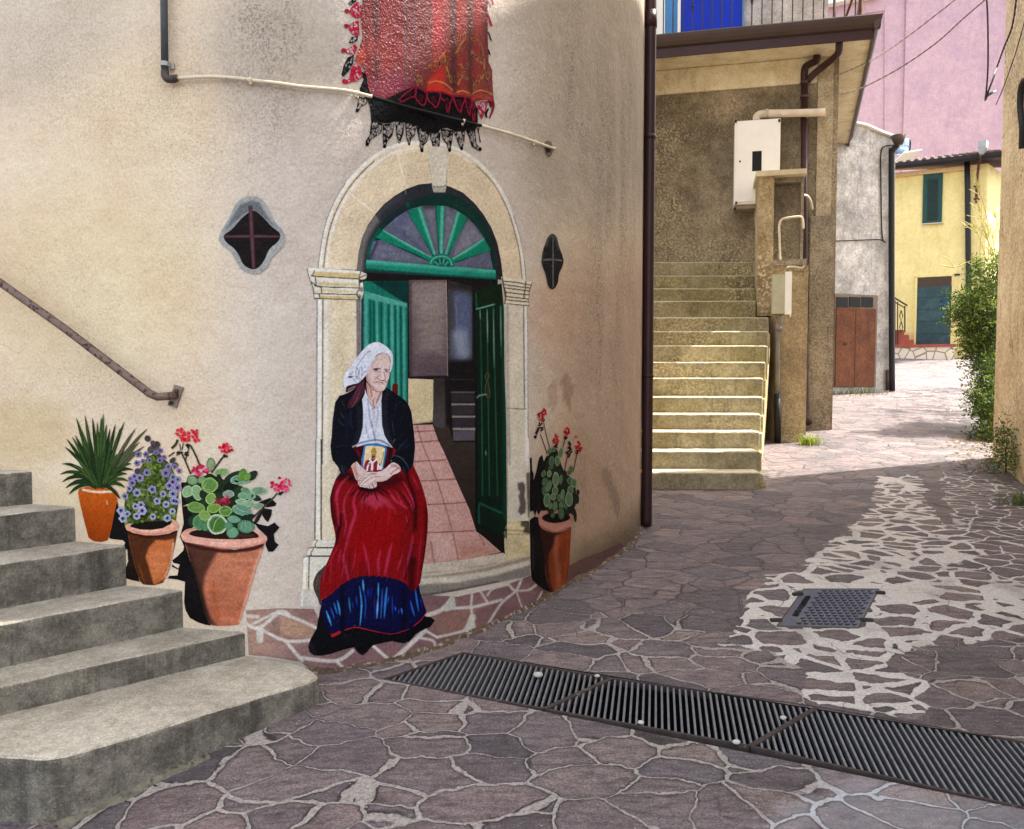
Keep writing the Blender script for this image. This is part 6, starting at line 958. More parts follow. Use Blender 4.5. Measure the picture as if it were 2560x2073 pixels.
paint('pot', P3, "886 365 940 560 1002 730 1050 900 1085 1040 1132 1250 1180 1350 1225 1380 1310 1388 1420 1385 1542 1370 1582 1280 1652 1060 1702 880 1752 700 1805 550 1856 385 1500 460", (186, 110, 80), [Gy(1380, 1560, (188, 114, 84), (174, 98, 70)), Fp(P3, "880 360 1300 470 1240 570 1180 680 1130 800 1110 950 1140 1110 1190 1250 1280 1390 1150 1370 1060 1040", (74, 42, 30), .95, 34), S(P3, "930 520 1060 960 1150 1290", 70, (34, 22, 18), .8, 34), S(P3, "1230 900 1260 1100 1300 1300", 60, (168, 84, 44), .6, 30), S(P3, "1830 480 1740 720 1660 1000 1570 1330", 50, (222, 158, 130), .75, 22), S(P3, "1400 560 1680 560", 70, (204, 126, 92), .5, 34), S(P3, "1300 700 1600 720", 60, (206, 130, 98), .5, 30), S(P3, "1350 1300 1500 1320", 60, (204, 124, 92), .5, 28), S(P3, "890 372 1000 415 1200 452 1400 478 1700 450 1850 392", 44, (56, 22, 18), .95, 13), S(P3, "892 390 960 600", 10, (150, 104, 86), .7, 4), Nz(60, 10, .08, 4), Nz(14, 6, .05, 8)], 3.5, pt, 2.2)
paint('rim', P3, "846 300 852 262 900 218 960 200 1100 190 1500 180 1740 218 1830 260 1888 312 1884 350 1862 378 1760 418 1620 440 1500 446 1350 444 1200 436 1040 414 920 382 868 345", (220, 158, 136), [S(P3, "870 300 950 340 1150 380 1400 395 1650 380 1860 320", 44, (232, 176, 156), .7, 18), S(P3, "900 380 1200 432 1500 442 1760 410 1870 360", 20, (190, 118, 96), .8, 8), S(P3, "1200 370 1400 385", 14, (244, 206, 190), .7, 6), S(P3, "880 250 960 210 1010 205", 20, (200, 140, 118), .6, 8), Nz(14, 6, .06, 3)], 2.4, pt, 2.0, True)
paint('soil', P3, "942 262 1000 228 1150 205 1500 205 1700 225 1792 300 1690 322 1550 332 1400 332 1250 328 1080 308 980 288", (34, 20, 14), [S(P3, "1500 290 1720 290", 40, (84, 48, 34), .6, 20)], 2.8, pt, 2.4, True)
# right hand plant
pt = thing('painted_plant', 'painted tall thin geranium in a slim brown pot, right of the archway', 'mural painting', tuple(wall_pt(1395, 1480)), 'painted pot plants')
paint('cast_shadow', P4, "118 505 135 500 140 610 152 640 150 700 175 620 200 500 228 475 240 540 262 490 300 470 320 600 330 800 250 960 215 960 190 1000 180 950 165 1010 150 960 120 970 116 800", (14, 11, 11), (), 1, pt, 2)
paint('cast_shadow', P4, "118 1040 160 1010 200 1020 230 1100 245 1300 250 1500 300 1670 250 1650 180 1600 140 1560 120 1480", (17, 13, 13), [Nz(10, 30, .4, 2), S(P4, "145 1200 150 1480", 12, (70, 64, 60), .5, 5)], 1, pt, 2.2)
pot = paint('pot', P4, "205 1090 330 1150 478 1090 472 1200 462 1400 445 1540 430 1600 385 1640 330 1668 295 1672 260 1550 238 1300", (124, 54, 24), [Fp(P4, "205 1090 345 1160 325 1250 285 1330 275 1400 290 1560 320 1675 290 1672 240 1400", (42, 20, 14), .95, 16), S(P4, "350 1200 345 1350 370 1600", 40, (162, 96, 74), .6, 18), S(P4, "450 1120 440 1350 415 1590", 20, (150, 66, 30), .6, 9), S(P4, "210 1100 330 1160 470 1095", 22, (54, 24, 16), .9, 9), S(P4, "380 1450 350 1640", 30, (150, 80, 52), .5, 14), Nz(14, 14, .1, 3)], 2, pt, 1.8)
paint('rim', P4, "192 1020 205 985 240 962 420 955 470 985 486 1030 484 1080 462 1112 400 1142 330 1152 260 1135 208 1100 195 1060", (176, 118, 100), [S(P4, "210 1070 330 1125 470 1070", 40, (186, 128, 110), .8, 16), S(P4, "200 1090 330 1148 470 1105", 12, (120, 66, 50), .7, 5), Nz(8, 8, .06, 3)], 3, pt, 1.8, True)
paint('soil', P4, "222 1022 260 990 330 985 430 985 468 1020 430 1050 340 1068 260 1055", (10, 9, 8), (), 3.5, pt, 2, True)
b_ = Blobs()
for t in ("210 300 240 380 270 470", "238 195 265 320 298 440", "425 340 400 420 370 480", "450 470 430 560 418 640", "527 470 510 550 495 620", "345 420 340 520 300 680"): b_.rib(P4(t), 1.8, (34, 22, 22), (22, 14, 14))
for cx, cy in ((195, 250), (210, 210), (180, 280), (225, 250), (460, 410), (470, 440), (462, 380), (232, 175), (345, 395), (430, 330), (530, 450), (170, 320), (465, 480), (440, 450)):
    for _ in range(4): q = P4("%f %f" % (cx+RNG.uniform(-10, 10), cy+RNG.uniform(-14, 14)))[0]; b_.ell(q[0], q[1], 2, 4, RNG.randint(180), (36, 16, 16), (24, 12, 12), 8)
b_.build('stems', 2, pt)
lv = [(290, 445, 18, 20, 0), (320, 430, 20, 22, 0), (305, 530, 24, 40, 10), (355, 530, 22, 45, 0), (385, 460, 22, 50, 10), (300, 585, 30, 20, -30), (285, 640, 20, 30, 0), (235, 640, 18, 30, 20), (250, 715, 33, 44, 0), (340, 690, 28, 66, 0), (385, 690, 18, 50, 5), (280, 750, 28, 60, 20), (465, 700, 26, 32, 0), (460, 630, 18, 22, 0), (500, 720, 24, 40, 0), (475, 600, 18, 26, 0), (240, 790, 16, 36, 0), (265, 870, 30, 60, 5), (335, 790, 26, 40, 0), (370, 850, 16, 34, 0), (400, 820, 17, 42, 5), (320, 840, 24, 30, 0), (455, 860, 32, 66, 0), (470, 780, 26, 40, 0), (335, 920, 26, 50, 5), (295, 920, 18, 34, 10), (405, 890, 22, 44, 0), (385, 925, 15, 34, -10), (388, 985, 30, 54, 0), (315, 1000, 20, 26, 20), (430, 930, 14, 20, 0)]
dk = [(535, 800, 14, 24, 0), (525, 860, 20, 44, 0), (495, 890, 22, 44, 0), (510, 1000, 14, 60, -5), (490, 960, 26, 46, -20), (420, 660, 20, 50, 0), (370, 620, 30, 40, 0), (410, 760, 28, 40, 0), (300, 960, 30, 40, 0), (440, 960, 30, 40, 0), (360, 750, 24, 60, 0), (330, 420, 14, 24, 0)]
paint('underpaint', P4, "280 480 350 430 390 560 430 640 500 700 520 860 490 960 430 1010 300 1010 240 920 215 760 240 640", (26, 31, 18), [Nz(12, 12, .5, 3)], 2.6, pt, 2.2, True)
b_ = Blobs()
for cx, cy, rx, ry, rot in dk: q = P4("%f %f" % (cx, cy))[0]; b_.ell(q[0], q[1], rx/3.47, ry/3.47, rot, (30, 32, 20), (20, 22, 14), 12)
for cx, cy, rx, ry, rot in lv: q = P4("%f %f" % (cx, cy))[0]; g = RNG.rand(); b_.ell(q[0], q[1], rx/3.47, ry/3.47, rot, (58+g*36, 84+g*30, 56+g*24), (110+g*40, 130+g*40, 100+g*36) if RNG.rand() > .35 else (34, 52, 34), 14)
b_.build('foliage', 3.8, pt)
r2 = [(170, 16, 26), (146, 10, 22), (186, 34, 44)]
gerhead((215, 135), 16, 8, 12, P4, r2, pt, 4, .75); gerhead((248, 100), 8, 5, 7, P4, r2, pt, 4, .7); gerhead((348, 340), 16, 9, 11, P4, r2, pt, 4, .75); gerhead((436, 280), 14, 7, 11, P4, r2, pt, 4, .75); gerhead((540, 395), 18, 9, 14, P4, r2, pt, 4, .75); gerhead((518, 320), 4, 2, 3, P4, r2, pt, 4, .7)
# ================================================================ concrete steps on the left
def concrete(name, a, b_c, streak):
    m, nt, b = newmat(name); v = coords(nt); vst = coords(nt, (1, 1, .10))
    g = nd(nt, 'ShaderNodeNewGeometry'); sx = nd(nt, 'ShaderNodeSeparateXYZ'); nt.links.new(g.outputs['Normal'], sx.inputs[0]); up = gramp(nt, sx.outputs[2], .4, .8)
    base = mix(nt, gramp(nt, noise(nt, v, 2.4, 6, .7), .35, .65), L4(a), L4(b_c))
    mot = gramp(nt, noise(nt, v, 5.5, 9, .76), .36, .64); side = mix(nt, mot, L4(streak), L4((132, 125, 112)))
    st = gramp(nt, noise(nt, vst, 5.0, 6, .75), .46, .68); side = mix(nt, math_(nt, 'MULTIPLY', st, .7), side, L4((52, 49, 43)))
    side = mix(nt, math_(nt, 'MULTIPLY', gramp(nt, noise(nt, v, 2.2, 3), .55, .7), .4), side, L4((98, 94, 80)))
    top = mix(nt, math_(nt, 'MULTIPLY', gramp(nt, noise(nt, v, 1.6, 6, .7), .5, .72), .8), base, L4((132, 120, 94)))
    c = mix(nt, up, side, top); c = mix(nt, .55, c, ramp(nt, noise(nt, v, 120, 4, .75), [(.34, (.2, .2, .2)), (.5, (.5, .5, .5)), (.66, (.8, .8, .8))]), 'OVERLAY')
    c = mix(nt, .5, c, ramp(nt, noise(nt, v, 26, 6, .75), [(.36, (.3, .3, .3)), (.64, (.68, .68, .68))]), 'OVERLAY')
    c = mix(nt, math_(nt, 'MULTIPLY', gramp(nt, noise(nt, coords(nt, (1, 1, 2)), 48, 4, .7), .6, .7), .35), c, L4((186, 178, 160)))
    nt.links.new(c, b.inputs['Base Color']); b.inputs['Roughness'].default_value = .9; b.inputs['Specular IOR Level'].default_value = .3
    b1 = bump(nt, b, noise(nt, v, 110, 4), .8, .008); bump(nt, b, noise(nt, v, 14, 6, .7), .7, .02, b1); return m
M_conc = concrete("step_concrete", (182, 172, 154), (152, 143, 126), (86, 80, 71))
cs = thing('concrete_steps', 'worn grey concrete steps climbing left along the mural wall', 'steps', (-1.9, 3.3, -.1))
def round_poly(pts, r):
    """round the listed corners: pts = [(x,y,radius)]"""
    out = []; n = len(pts)
    for i in range(n):
        p = Vector(pts[i][:2]); rr = pts[i][2] if len(pts[i]) > 2 else 0
        if rr == 0: out.append(tuple(p)); continue
        a = (Vector(pts[i-1][:2])-p); b = (Vector(pts[(i+1) % n][:2])-p); k = min(rr, a.length*.45, b.length*.45); a = p+a.normalized()*k; b = p+b.normalized()*k
        for t in np.linspace(0, 1, 7): out.append(tuple(a*(1-t)**2+p*2*t*(1-t)+b*t*t))
    return out
from mathutils import noise as mnoise
def step_block(name, pts, z0, z1, mat, parent, rough=.0, bev=.014):
    bm = bmesh.new(); prism(bm, pts, z0, z1); bmesh.ops.recalc_face_normals(bm, faces=bm.faces)
    es = [e for e in bm.edges if all(v.co.z > z1-1e-4 for v in e.verts)]
    bmesh.ops.bevel(bm, geom=es, offset=bev, segments=3, affect='EDGES', profile=.5)
    # worn, slightly wandering edges
    ve = [e for e in bm.edges if e.calc_length() > .12 and all(v.co.z > z1-bev*1.2 for v in e.verts)]
    bmesh.ops.subdivide_edges(bm, edges=ve, cuts=24)
    for q_ in bm.verts:
        if q_.co.z > z1-bev*1.2:
            n_ = mnoise.noise_vector(q_.co*7.0)*.004+mnoise.noise_vector(q_.co*31.0)*.0035; q_.co.x += n_.x; q_.co.y += n_.y; q_.co.z += n_.z*.8
    bmesh.ops.triangulate(bm, faces=[f for f in bm.faces if len(f.verts) > 4])
    return finish(name, bm, mat, parent)
zF = .13
def pz_(u, v, z): p = on_z(u, v, z); return (p.x, p.y)
fr_ = [pz_(-420, 1858, zF)+(0,), pz_(140, 1899, zF)+(.10,), pz_(806, 1694, zF)+(.07,), pz_(760, 1660, zF)+(.1,), pz_(640, 1642, zF)+(0,), (-1.25, 4.5, 0), (-6, 5.2, 0)]
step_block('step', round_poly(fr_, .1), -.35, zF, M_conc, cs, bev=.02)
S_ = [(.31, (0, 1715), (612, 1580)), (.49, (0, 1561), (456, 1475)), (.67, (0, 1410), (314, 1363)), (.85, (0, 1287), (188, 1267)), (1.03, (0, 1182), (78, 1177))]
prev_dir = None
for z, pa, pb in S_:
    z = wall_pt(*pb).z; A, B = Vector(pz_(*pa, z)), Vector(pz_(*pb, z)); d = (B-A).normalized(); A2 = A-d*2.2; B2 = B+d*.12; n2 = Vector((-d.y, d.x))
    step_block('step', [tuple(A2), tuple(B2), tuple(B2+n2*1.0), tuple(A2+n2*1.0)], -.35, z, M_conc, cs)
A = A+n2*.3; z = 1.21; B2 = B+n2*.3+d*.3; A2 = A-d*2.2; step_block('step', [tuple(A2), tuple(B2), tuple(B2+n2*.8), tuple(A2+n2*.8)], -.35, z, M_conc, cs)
# ---- hand rail
hr = thing('handrail', 'worn brown tubular handrail fixed to the wall above the concrete steps', 'handrail', tuple(wall_pt(437, 990)))
M_rail = simple("worn_brown_tube", (112, 92, 82), .55, .3, .18, 20, .15, 70, ((44, 26, 20), 26, .52, .62))
bm = bmesh.new(); p_ = [wall_pt(-420, 412, .11), wall_pt(-150, 586, .105), wall_pt(0, 682, .10), wall_pt(200, 824, .095), wall_pt(405, 983, .09), wall_pt(422, 991, .085), wall_pt(434, 990, .05), wall_pt(442, 988, .0)]; tube(bm, p_, .0205, 14); finish('rail', bm, M_rail, hr, True)
pc = [wall_pt(u, v, .006) for u, v in ((439.5, 961.5), (461, 968.5), (441.5, 1021), (422, 1013))]
bm = bmesh.new(); ax = pc[1]-pc[0]; az = pc[0]-pc[3]; cc = sum(pc, Vector())/4; nn = ax.cross(az).normalized()
if nn.y > 0: nn = -nn
obox(bm, cc, ax, nn, az, (ax.length, .008, az.length)); plt = finish('wall_plate', bm, simple("plate_metal", (128, 116, 104), .5, .4, .2, 15, .1), hr, bevel=.002)
for u, v in ((446, 977), (432.5, 1008)): bm = bmesh.new(); c = wall_pt(u, v, .01); tube(bm, [c, c+nn*.012], .0095, 8); finish('bolt', bm, M_rust, plt)
# ---- pipes on the mural wall
kp = thing('drain_pipe', 'dark grey upright pipe ending in an elbow high on the left wall', 'pipe', tuple(wall_pt(424, 190)))
M_gp = simple("dark_grey_pipe", (70, 74, 76), .5, .1, .15, 10, .06)
bm = bmesh.new(); tube(bm, [wall_pt(419.5, -700, .035), wall_pt(421.5, 0, .035), wall_pt(424, 184, .035)], .0175, 14); finish('pipe', bm, M_gp, kp, True)
bm = bmesh.new(); tube(bm, catmull([wall_pt(424, 184, .035), wall_pt(425, 196, .035), wall_pt(432, 204, .035), wall_pt(448, 203, .033)], 4), .0195, 14); tube(bm, [wall_pt(444, 203, .033), wall_pt(453, 201, .032)], .017, 12); finish('elbow', bm, simple("iron_elbow", (74, 66, 60), .6, .4), kp, True)
bm = bmesh.new(); tube(bm, [wall_pt(424, 162, .035), wall_pt(424, 173, .035)], .0215, 14)
for u in (413, 434): c = wall_pt(u, 168, .008); obox(bm, c, (1, 0, 0), (0, 1, 0), (0, 0, 1), (.018, .012, .026))
finish('clamp', bm, simple("clip_metal", (150, 146, 140), .4, .5), kp)
cpx = [(452, 201), (500, 198), (540, 197), (600, 201), (630, 205), (700, 214), (760, 222), (860, 231), (926, 246), (1000, 268), (1100, 294), (1195, 317), (1260, 335), (1320, 354), (1374, 369), (1386, 372)]
cp_ = thing('conduit', 'thin pale conduit crossing the wall over the painted shawl, part painted black', 'pipe', tuple(wall_pt(926, 250)))
def cseg(a, b): return [wall_pt(u, v, .026 if u < 1370 else .004) for u, v in cpx if a <= u <= b]
bm = bmesh.new(); tube(bm, catmull(cseg(450, 930), 4), .0088, 10); finish('pipe', bm, M_cpipe, cp_, True)
bm = bmesh.new(); tube(bm, catmull(cseg(920, 1200), 4), .0089, 10); finish('pipe', bm, simple("black_overpaint", (14, 10, 10), .85), cp_, True)['label'] = 'stretch of conduit painted over black with the shawl'
bm = bmesh.new(); tube(bm, catmull(cseg(1190, 1400), 4), .0088, 10); finish('pipe', bm, M_cpipe, cp_, True)
for u, v in ((631, 205), (890, 237), (1152, 306), (1330, 357)):
    bm = bmesh.new(); q = wall_pt(u, v, .026); tube(bm, [q+Vector((-.006, 0, .002)), q+Vector((.006, 0, -.002))], .0125, 8); obox(bm, wall_pt(u, v+4, .014), (1, .3, 0), (0, 1, 0), (0, 0, 1), (.012, .03, .022)); finish('clip', bm, M_cpipe, cp_)
hole = thing('wall_hole', 'ragged dark hole in the plaster where the pale conduit enters the wall', 'hole', tuple(wall_pt(1373, 372)))
paint('recess', R2, "1392 880 1412 872 1432 880 1441 905 1442 940 1432 970 1414 976 1398 955 1391 920", (120, 100, 84), [Fp(R2, "1398 915 1420 905 1432 925 1425 945 1402 945", (30, 22, 20), .95, 8)], 0.5, hole, 1.6)
# ---- big rain pipe at the corner
bp = thing('rain_pipe', 'tall dark brown rain pipe standing at the rounded corner of the mural house', 'pipe', tuple(at(1615, 1312, 6.75)))
X1, X2 = at(1627, 0, 6.75), at(1616, 1300, 6.75); rP = .047
bm = bmesh.new(); tX = X2+(X1-X2)*1.6; tube(bm, [tX, X1, X2, at(1615.5, 1313, 6.75)], rP, 18); finish('pipe', bm, M_pipe, bp, True)
for v_, vh in ((335, 6), (932, 4), (48, 22)):
    t = (v_)/1300; bm = bmesh.new(); c = X1+(X2-X1)*t; tube(bm, [c+Vector((0, 0, .012*vh/4)), c-Vector((0, 0, .012*vh/4))], rP+.006, 18); finish('collar', bm, M_pipe, bp, True)
# ================================================================ mossy outdoor stairs
os_ = thing('outdoor_stairs', 'mossy yellow stained concrete stairs climbing beside the mural house', 'stairs', (2.2, 9, .4))
yk = [1181, 1128, 1079, 1035, 992, 945, 905, 864, 828, 793.5, 752, 721, 689, 655]; xr = [1905, 1902, 1902, 1905, 1909, 1911, 1916, 1921, 1923, 1925, 1893, 1893, 1893, 1893]
dk_ = [8.3+.3*i for i in range(14)]
for i in range(14):
    D = dk_[i]; p = at(xr[i], yk[i], D); z = p.z; x1 = p.x
    j = lambda s: RNG.uniform(-s, s)
    pts = round_poly([(1.0, D+.02+j(.008), 0), (1.9, D+j(.008), 0), (x1-.3, D+j(.008), 0), (x1, D+j(.006), .05), (x1+.02, D+.75, 0), (1.0, D+.75, 0)], .05)
    zb = at(xr[i], yk[i-1], D).z-.25 if i else .0
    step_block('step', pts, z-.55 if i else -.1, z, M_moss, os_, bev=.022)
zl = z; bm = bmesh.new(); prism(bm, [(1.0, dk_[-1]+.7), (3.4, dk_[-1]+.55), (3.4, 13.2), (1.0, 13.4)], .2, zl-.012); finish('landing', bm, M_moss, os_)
bm = bmesh.new(); xs_ = [at(xr[i], yk[i], dk_[i]) for i in range(10)]
# flank wall under the steps on the street side
prof = [(xs_[0].y+.12, -.1), (xs_[9].y+.75, -.1), (xs_[9].y+.75, xs_[9].z-.05)]+[q_ for i in range(8, -1, -1) for q_ in ((xs_[i+1].y+.05, xs_[i].z-.03), (xs_[i].y+.06, xs_[i].z-.03))]
xa = [at(xr[0], yk[0], 8.4).x+.05, xs_[9].x+.05]
xf = lambda y: np.interp(y, [q_.y for q_ in xs_], [q_.x for q_ in xs_])+.012
va = [bm.verts.new((xf(y)+(.16 if z_ < .1 else .0), y, z_)) for y, z_ in prof]; vb = [bm.verts.new((xf(y)-.3, y, z_)) for y, z_ in prof]
bm.faces.new(va); bm.faces.new(vb[::-1])
for i in range(len(va)): bm.faces.new((va[i], vb[i], vb[(i+1) % len(va)], va[(i+1) % len(va)]))
finish('flank_wall', bm, plaster("pale_flank", (196, 180, 132), (170, 152, 104), (120, 106, 66), .6, 40, .8), os_)
# ================================================================ pillar with meter boxes
def fb(bm, u0, v0, u1, v1, Y, dep):
    a, b = at(u0, (v0+v1)/2, Y), at(u1, (v0+v1)/2, Y); t, bo = at(u0, v0, Y).z, at(u0, v1, Y).z
    c = Vector(((a.x+b.x)/2, Y, (t+bo)/2))-FA.n*(dep/2); obox(bm, c, FA.d, FA.n, (0, 0, 1), (b.x-a.x, dep, t-bo))
cpil = thing('concrete_pillar', 'crumbling concrete pillar with a slab cap beside the mossy stairs', 'pillar', tuple(at(1970, 1112, 11)))
M_rubble = plaster("crumbled_render", (176, 160, 124), (140, 120, 84), (84, 68, 46), .7, 24, 1.6, (206, 192, 160))
bm = bmesh.new(); fb(bm, 1896, 437, 1932.5, 790, 11.25, .7); finish('shaft', bm, M_rubble, cpil, bevel=.012)
bm = bmesh.new(); fb(bm, 1930, 440, 2003, 650, 11.42, .5); finish('niche', bm, M_brown, cpil)
bm = bmesh.new(); fb(bm, 2002, 437, 2009, 648, 11.24, .6); finish('jamb', bm, M_pier, cpil)
bm = bmesh.new(); fb(bm, 1894, 424.5, 2014, 437, 11.15, .85); finish('cap', bm, simple("pale_slab", (200, 188, 156), .8, 0, .15, 6, .3, 50), cpil, bevel=.015)
bm = bmesh.new(); fb(bm, 1932, 437.5, 2002, 456, 11.30, .5); finish('lintel', bm, M_pier, cpil)
bm = bmesh.new(); q0, q1 = at(1936, 1118, 11), at(2008, 1118, 11); prism(bm, [(q0.x, 11.0), (q1.x+.03, 11.0), (q1.x-.02, 11.6), (q0.x, 11.6)], .3, [at(1970, 664, 11).z]*4); finish('base', bm, plaster("rough_pillar", (172, 150, 112), (150, 130, 94), (112, 94, 66), .5, 36, 1.4, (196, 178, 140)), cpil, bevel=.03)
bm = bmesh.new(); fb(bm, 1936, 648, 2014, 663, 10.95, .7); finish('shelf', bm, M_pier, cpil, bevel=.03)
bm = bmesh.new(); fb(bm, 1936, 664, 2008, 678, 10.99, .6); finish('joint', bm, M_rubble, cpil, bevel=.02)
mb = thing('meter_box', 'grey meter box with an open white door on the concrete pillar', 'meter box', tuple(at(1955, 785, 10.8)))
bm = bmesh.new(); fb(bm, 1932, 686, 1963, 784, 10.86, .16); finish('box', bm, simple("grey_green_box", (176, 174, 150), .7, 0, .15, 8, .1, 40), mb, bevel=.008)
bm = bmesh.new(); fb(bm, 1963.6, 679, 1979, 786, 10.8, .05); finish('door', bm, M_white, mb, bevel=.006)
bm = bmesh.new(); fb(bm, 1975, 778, 1977.5, 792, 10.78, .03); finish('latch', bm, M_white, mb)
pp_ = thing('conduit', 'looped pale conduit on the concrete pillar above the meter box', 'pipe', tuple(at(1950, 690, 11)))
bm = bmesh.new(); tube(bm, catmull([at(1951, 668, 11.1), at(1949, 600, 11.15), at(1948, 565, 11.15), at(1955, 549, 11.15), at(1975, 544, 11.15), at(2000, 542, 11.15), at(2007, 550, 11.15), at(2008, 572, 11.15)], 5), .016, 8); finish('pipe', bm, M_cpipe, pp_, True)
bm = bmesh.new(); tube(bm, catmull([at(1967, 668, 10.93), at(1985, 667, 10.93), at(2004, 670, 10.93), at(2011, 662, 10.93)], 5), .015, 8); finish('pipe', bm, M_cpipe, pp_, True)
pq_ = thing('conduit', 'grey upright conduit running from the meter box down to the ground', 'pipe', tuple(at(1948, 1108, 10.95)))
bm = bmesh.new(); tube(bm, catmull([at(1951, 790, 10.95), at(1951, 815, 10.93), at(1944, 830, 10.93), at(1944, 985, 10.93)], 4), .03, 10); tube(bm, [at(1947, 815, 10.93), at(1947, 828, 10.93)], .045, 10); finish('pipe', bm, simple("grey_conduit", (128, 120, 110), .6), pq_, True)
bm = bmesh.new(); tube(bm, [at(1944, 985, 10.93), at(1944, 1108, 10.93)], .046, 10); finish('sleeve', bm, M_black, pq_, True)
pr_ = thing('conduit', 'short bent pale conduit beside the rain pipe on the brown house', 'pipe', tuple(FA.hit(2022, 500, .05)))
bm = bmesh.new(); tube(bm, catmull([at(2008, 488, 11.6), at(2018, 490, 11.75), at(2027, 504, 11.85), at(2031, 524, 11.9)], 5), .017, 8); finish('pipe', bm, M_cpipe, pr_, True)
# ---- boiler cabinet
bc = thing('boiler_cabinet', 'white metal boiler cabinet with a small dark window on the brown wall', 'cabinet', tuple(FA.hit(1893, 520, .1)))
bm = bmesh.new(); FA.box(bm, 1836, 300, 1950, 509, 0, .30); finish('body', bm, M_white, bc, bevel=.008)
bm = bmesh.new(); FA.box(bm, 1842.5, 306, 1943, 503, .28, .318); bdoor = finish('door', bm, M_white, bc, bevel=.006)
bm = bmesh.new(); FA.box(bm, 1880.5, 378, 1904, 427.5, .30, .322); finish('window', bm, M_dkglass, bdoor, bevel=.003)
bm = bmesh.new(); c = FA.hit(1850, 404, .318); tube(bm, [c, c+FA.n*.012], .014, 10); finish('lock', bm, M_black, bdoor)
bm = bmesh.new(); FA.box(bm, 1838, 509.5, 1950, 520, .02, .26); finish('base_tray', bm, simple("tray_grey", (150, 136, 120), .6), bc)
bm = bmesh.new()
for u, v in ((1837, 303), (1946, 301), (1838, 507), (1835, 521)): FA.box(bm, u, v-3, u+5, v+3, .24, .325)
finish('corner_caps', bm, M_black, bc)
bm = bmesh.new(); tube(bm, catmull([FA.hit(1891, 302, .16), FA.hit(1892, 292, .16), FA.hit(1900, 286, .17), FA.hit(1918, 284, .18), FA.hit(1960, 283.5, .2), FA.hit(2062, 281, .24)], 5), .055, 14); finish('flue_pipe', bm, simple("flue_white", (216, 202, 180), .5), bc, True)
bm = bmesh.new()
for u in (1914, 2016, 2058): a = FA.hit(u, 283, .2); tube(bm, [a, a+FA.d*.03], .061, 14)
finish('collar', bm, simple("flue_ring", (196, 180, 156), .5), bc, True)
cable('cable', [FA.hit(1888, 522, .06), FA.hit(1889, 560, .05), FA.hit(1892, 592, .04)], .012, M_cpipe, 'thin pale cable hanging under the white boiler cabinet', 'cable')
# ================================================================ drain gratings
M_gfr = simple("frame_dark_iron", (62, 52, 48), .8, .1, .3, 20, .2, 60, ((120, 110, 100), 22, .6, .7))
M_grate = simple("worn_steel", (104, 104, 106), .55, .25, .25, 30, .1, 80, ((92, 62, 48), 18, .6, .72))
def gpt(p, dz=0.0): return Vector((p[0], p[1], float(G(p[0], p[1]))+dz))
tops = [on_ground(1156, 1631), on_ground(1530, 1695), on_ground(2044, 1767), on_ground(2720, 1882)]; bots = [on_ground(957, 1699), on_ground(1360, 1773), on_ground(1875, 1866), on_ground(2720, 2056)]
desc = ['steel drain grating at the foot of the mural, cut off at an angle', 'middle steel drain grating between two slanting joints', 'steel drain grating nearest the camera, running out of the picture']
BD = Vector((.18, 1.0)).normalized()
def seg_hit(o, d, a, b):
    e = b-a; den = d.x*e.y-d.y*e.x
    if abs(den) < 1e-9: return None
    w_ = a-o; t = (w_.x*e.y-w_.y*e.x)/den; s = (w_.x*d.y-w_.y*d.x)/den
    return t if -1e-6 <= s <= 1+1e-6 else None
for k in range(3):
    q = [Vector((p.x, p.y)) for p in (tops[k], tops[k+1], bots[k+1], bots[k])]; c2 = sum(q, Vector((0, 0)))/4
    q = [p+(c2-p).normalized()*.006 for p in q]
    t = thing('drain_grate', desc[k], 'drain grate', tuple(gpt(c2)), 'steel drain gratings across the lane')
    bm = bmesh.new()
    for i in range(4):
        a, b = q[i], q[(i+1) % 4]; n = 6; e = (b-a).normalized(); nn_ = Vector((-e.y, e.x, 0))
        for j in range(n): p, r = gpt(a+(b-a)*j/n, -.004), gpt(a+(b-a)*(j+1)/n, -.004); obox(bm, (p+r)/2-Vector((0, 0, .012)), r-p, nn_, (0, 0, 1), ((r-p).length, .014, .034))
    finish('frame', bm, M_gfr, t)
    perp = Vector((BD.y, -BD.x)); s0, s1 = min(p.dot(perp) for p in q), max(p.dot(perp) for p in q); s = s0+.016
    while s < s1:
        o = perp*s; hs_ = [h for h in (seg_hit(o, BD, q[i], q[(i+1) % 4]) for i in range(4)) if h is not None]
        if len(hs_) >= 2 and max(hs_)-min(hs_) > .03:
            a, b = gpt(o+BD*min(hs_), -.006), gpt(o+BD*max(hs_), -.006)
            if proj(*((a+b)/2))[0] < 2800:
                bm = bmesh.new(); obox(bm, (a+b)/2-Vector((0, 0, .012)), b-a, Vector((perp.x, perp.y, 0)), (0, 0, 1), ((b-a).length, .0095, .03)); finish('bar', bm, M_grate, t)
        s += .0285
for i, (u, v, r, nm) in enumerate(((1345, 1687, .022, 'largest white pebble lying on the far drain grating'), (1493, 1690, .012, 'small white pebble near the joint of the far grating'), (1602, 1806, .013, 'white pebble at the lower edge of the middle grating'), (1958, 1795, .014, 'pale pebble right of the middle of the gratings'), (1841, 1855, .016, 'beige pebble beside the second grating joint'))):
    bm = bmesh.new(); bmesh.ops.create_icosphere(bm, subdivisions=2, radius=r); p = on_ground(u, v, .012)
    for vv_ in bm.verts: vv_.co = Vector((vv_.co.x*RNG.uniform(.95, 1.3), vv_.co.y*RNG.uniform(.8, 1.1), vv_.co.z*.6))+p
    tag(finish('pebble', bm, simple("pebble_%d" % i, (176, 170, 162), .8), None, True), nm, 'pebble', 'pebbles on the gratings')
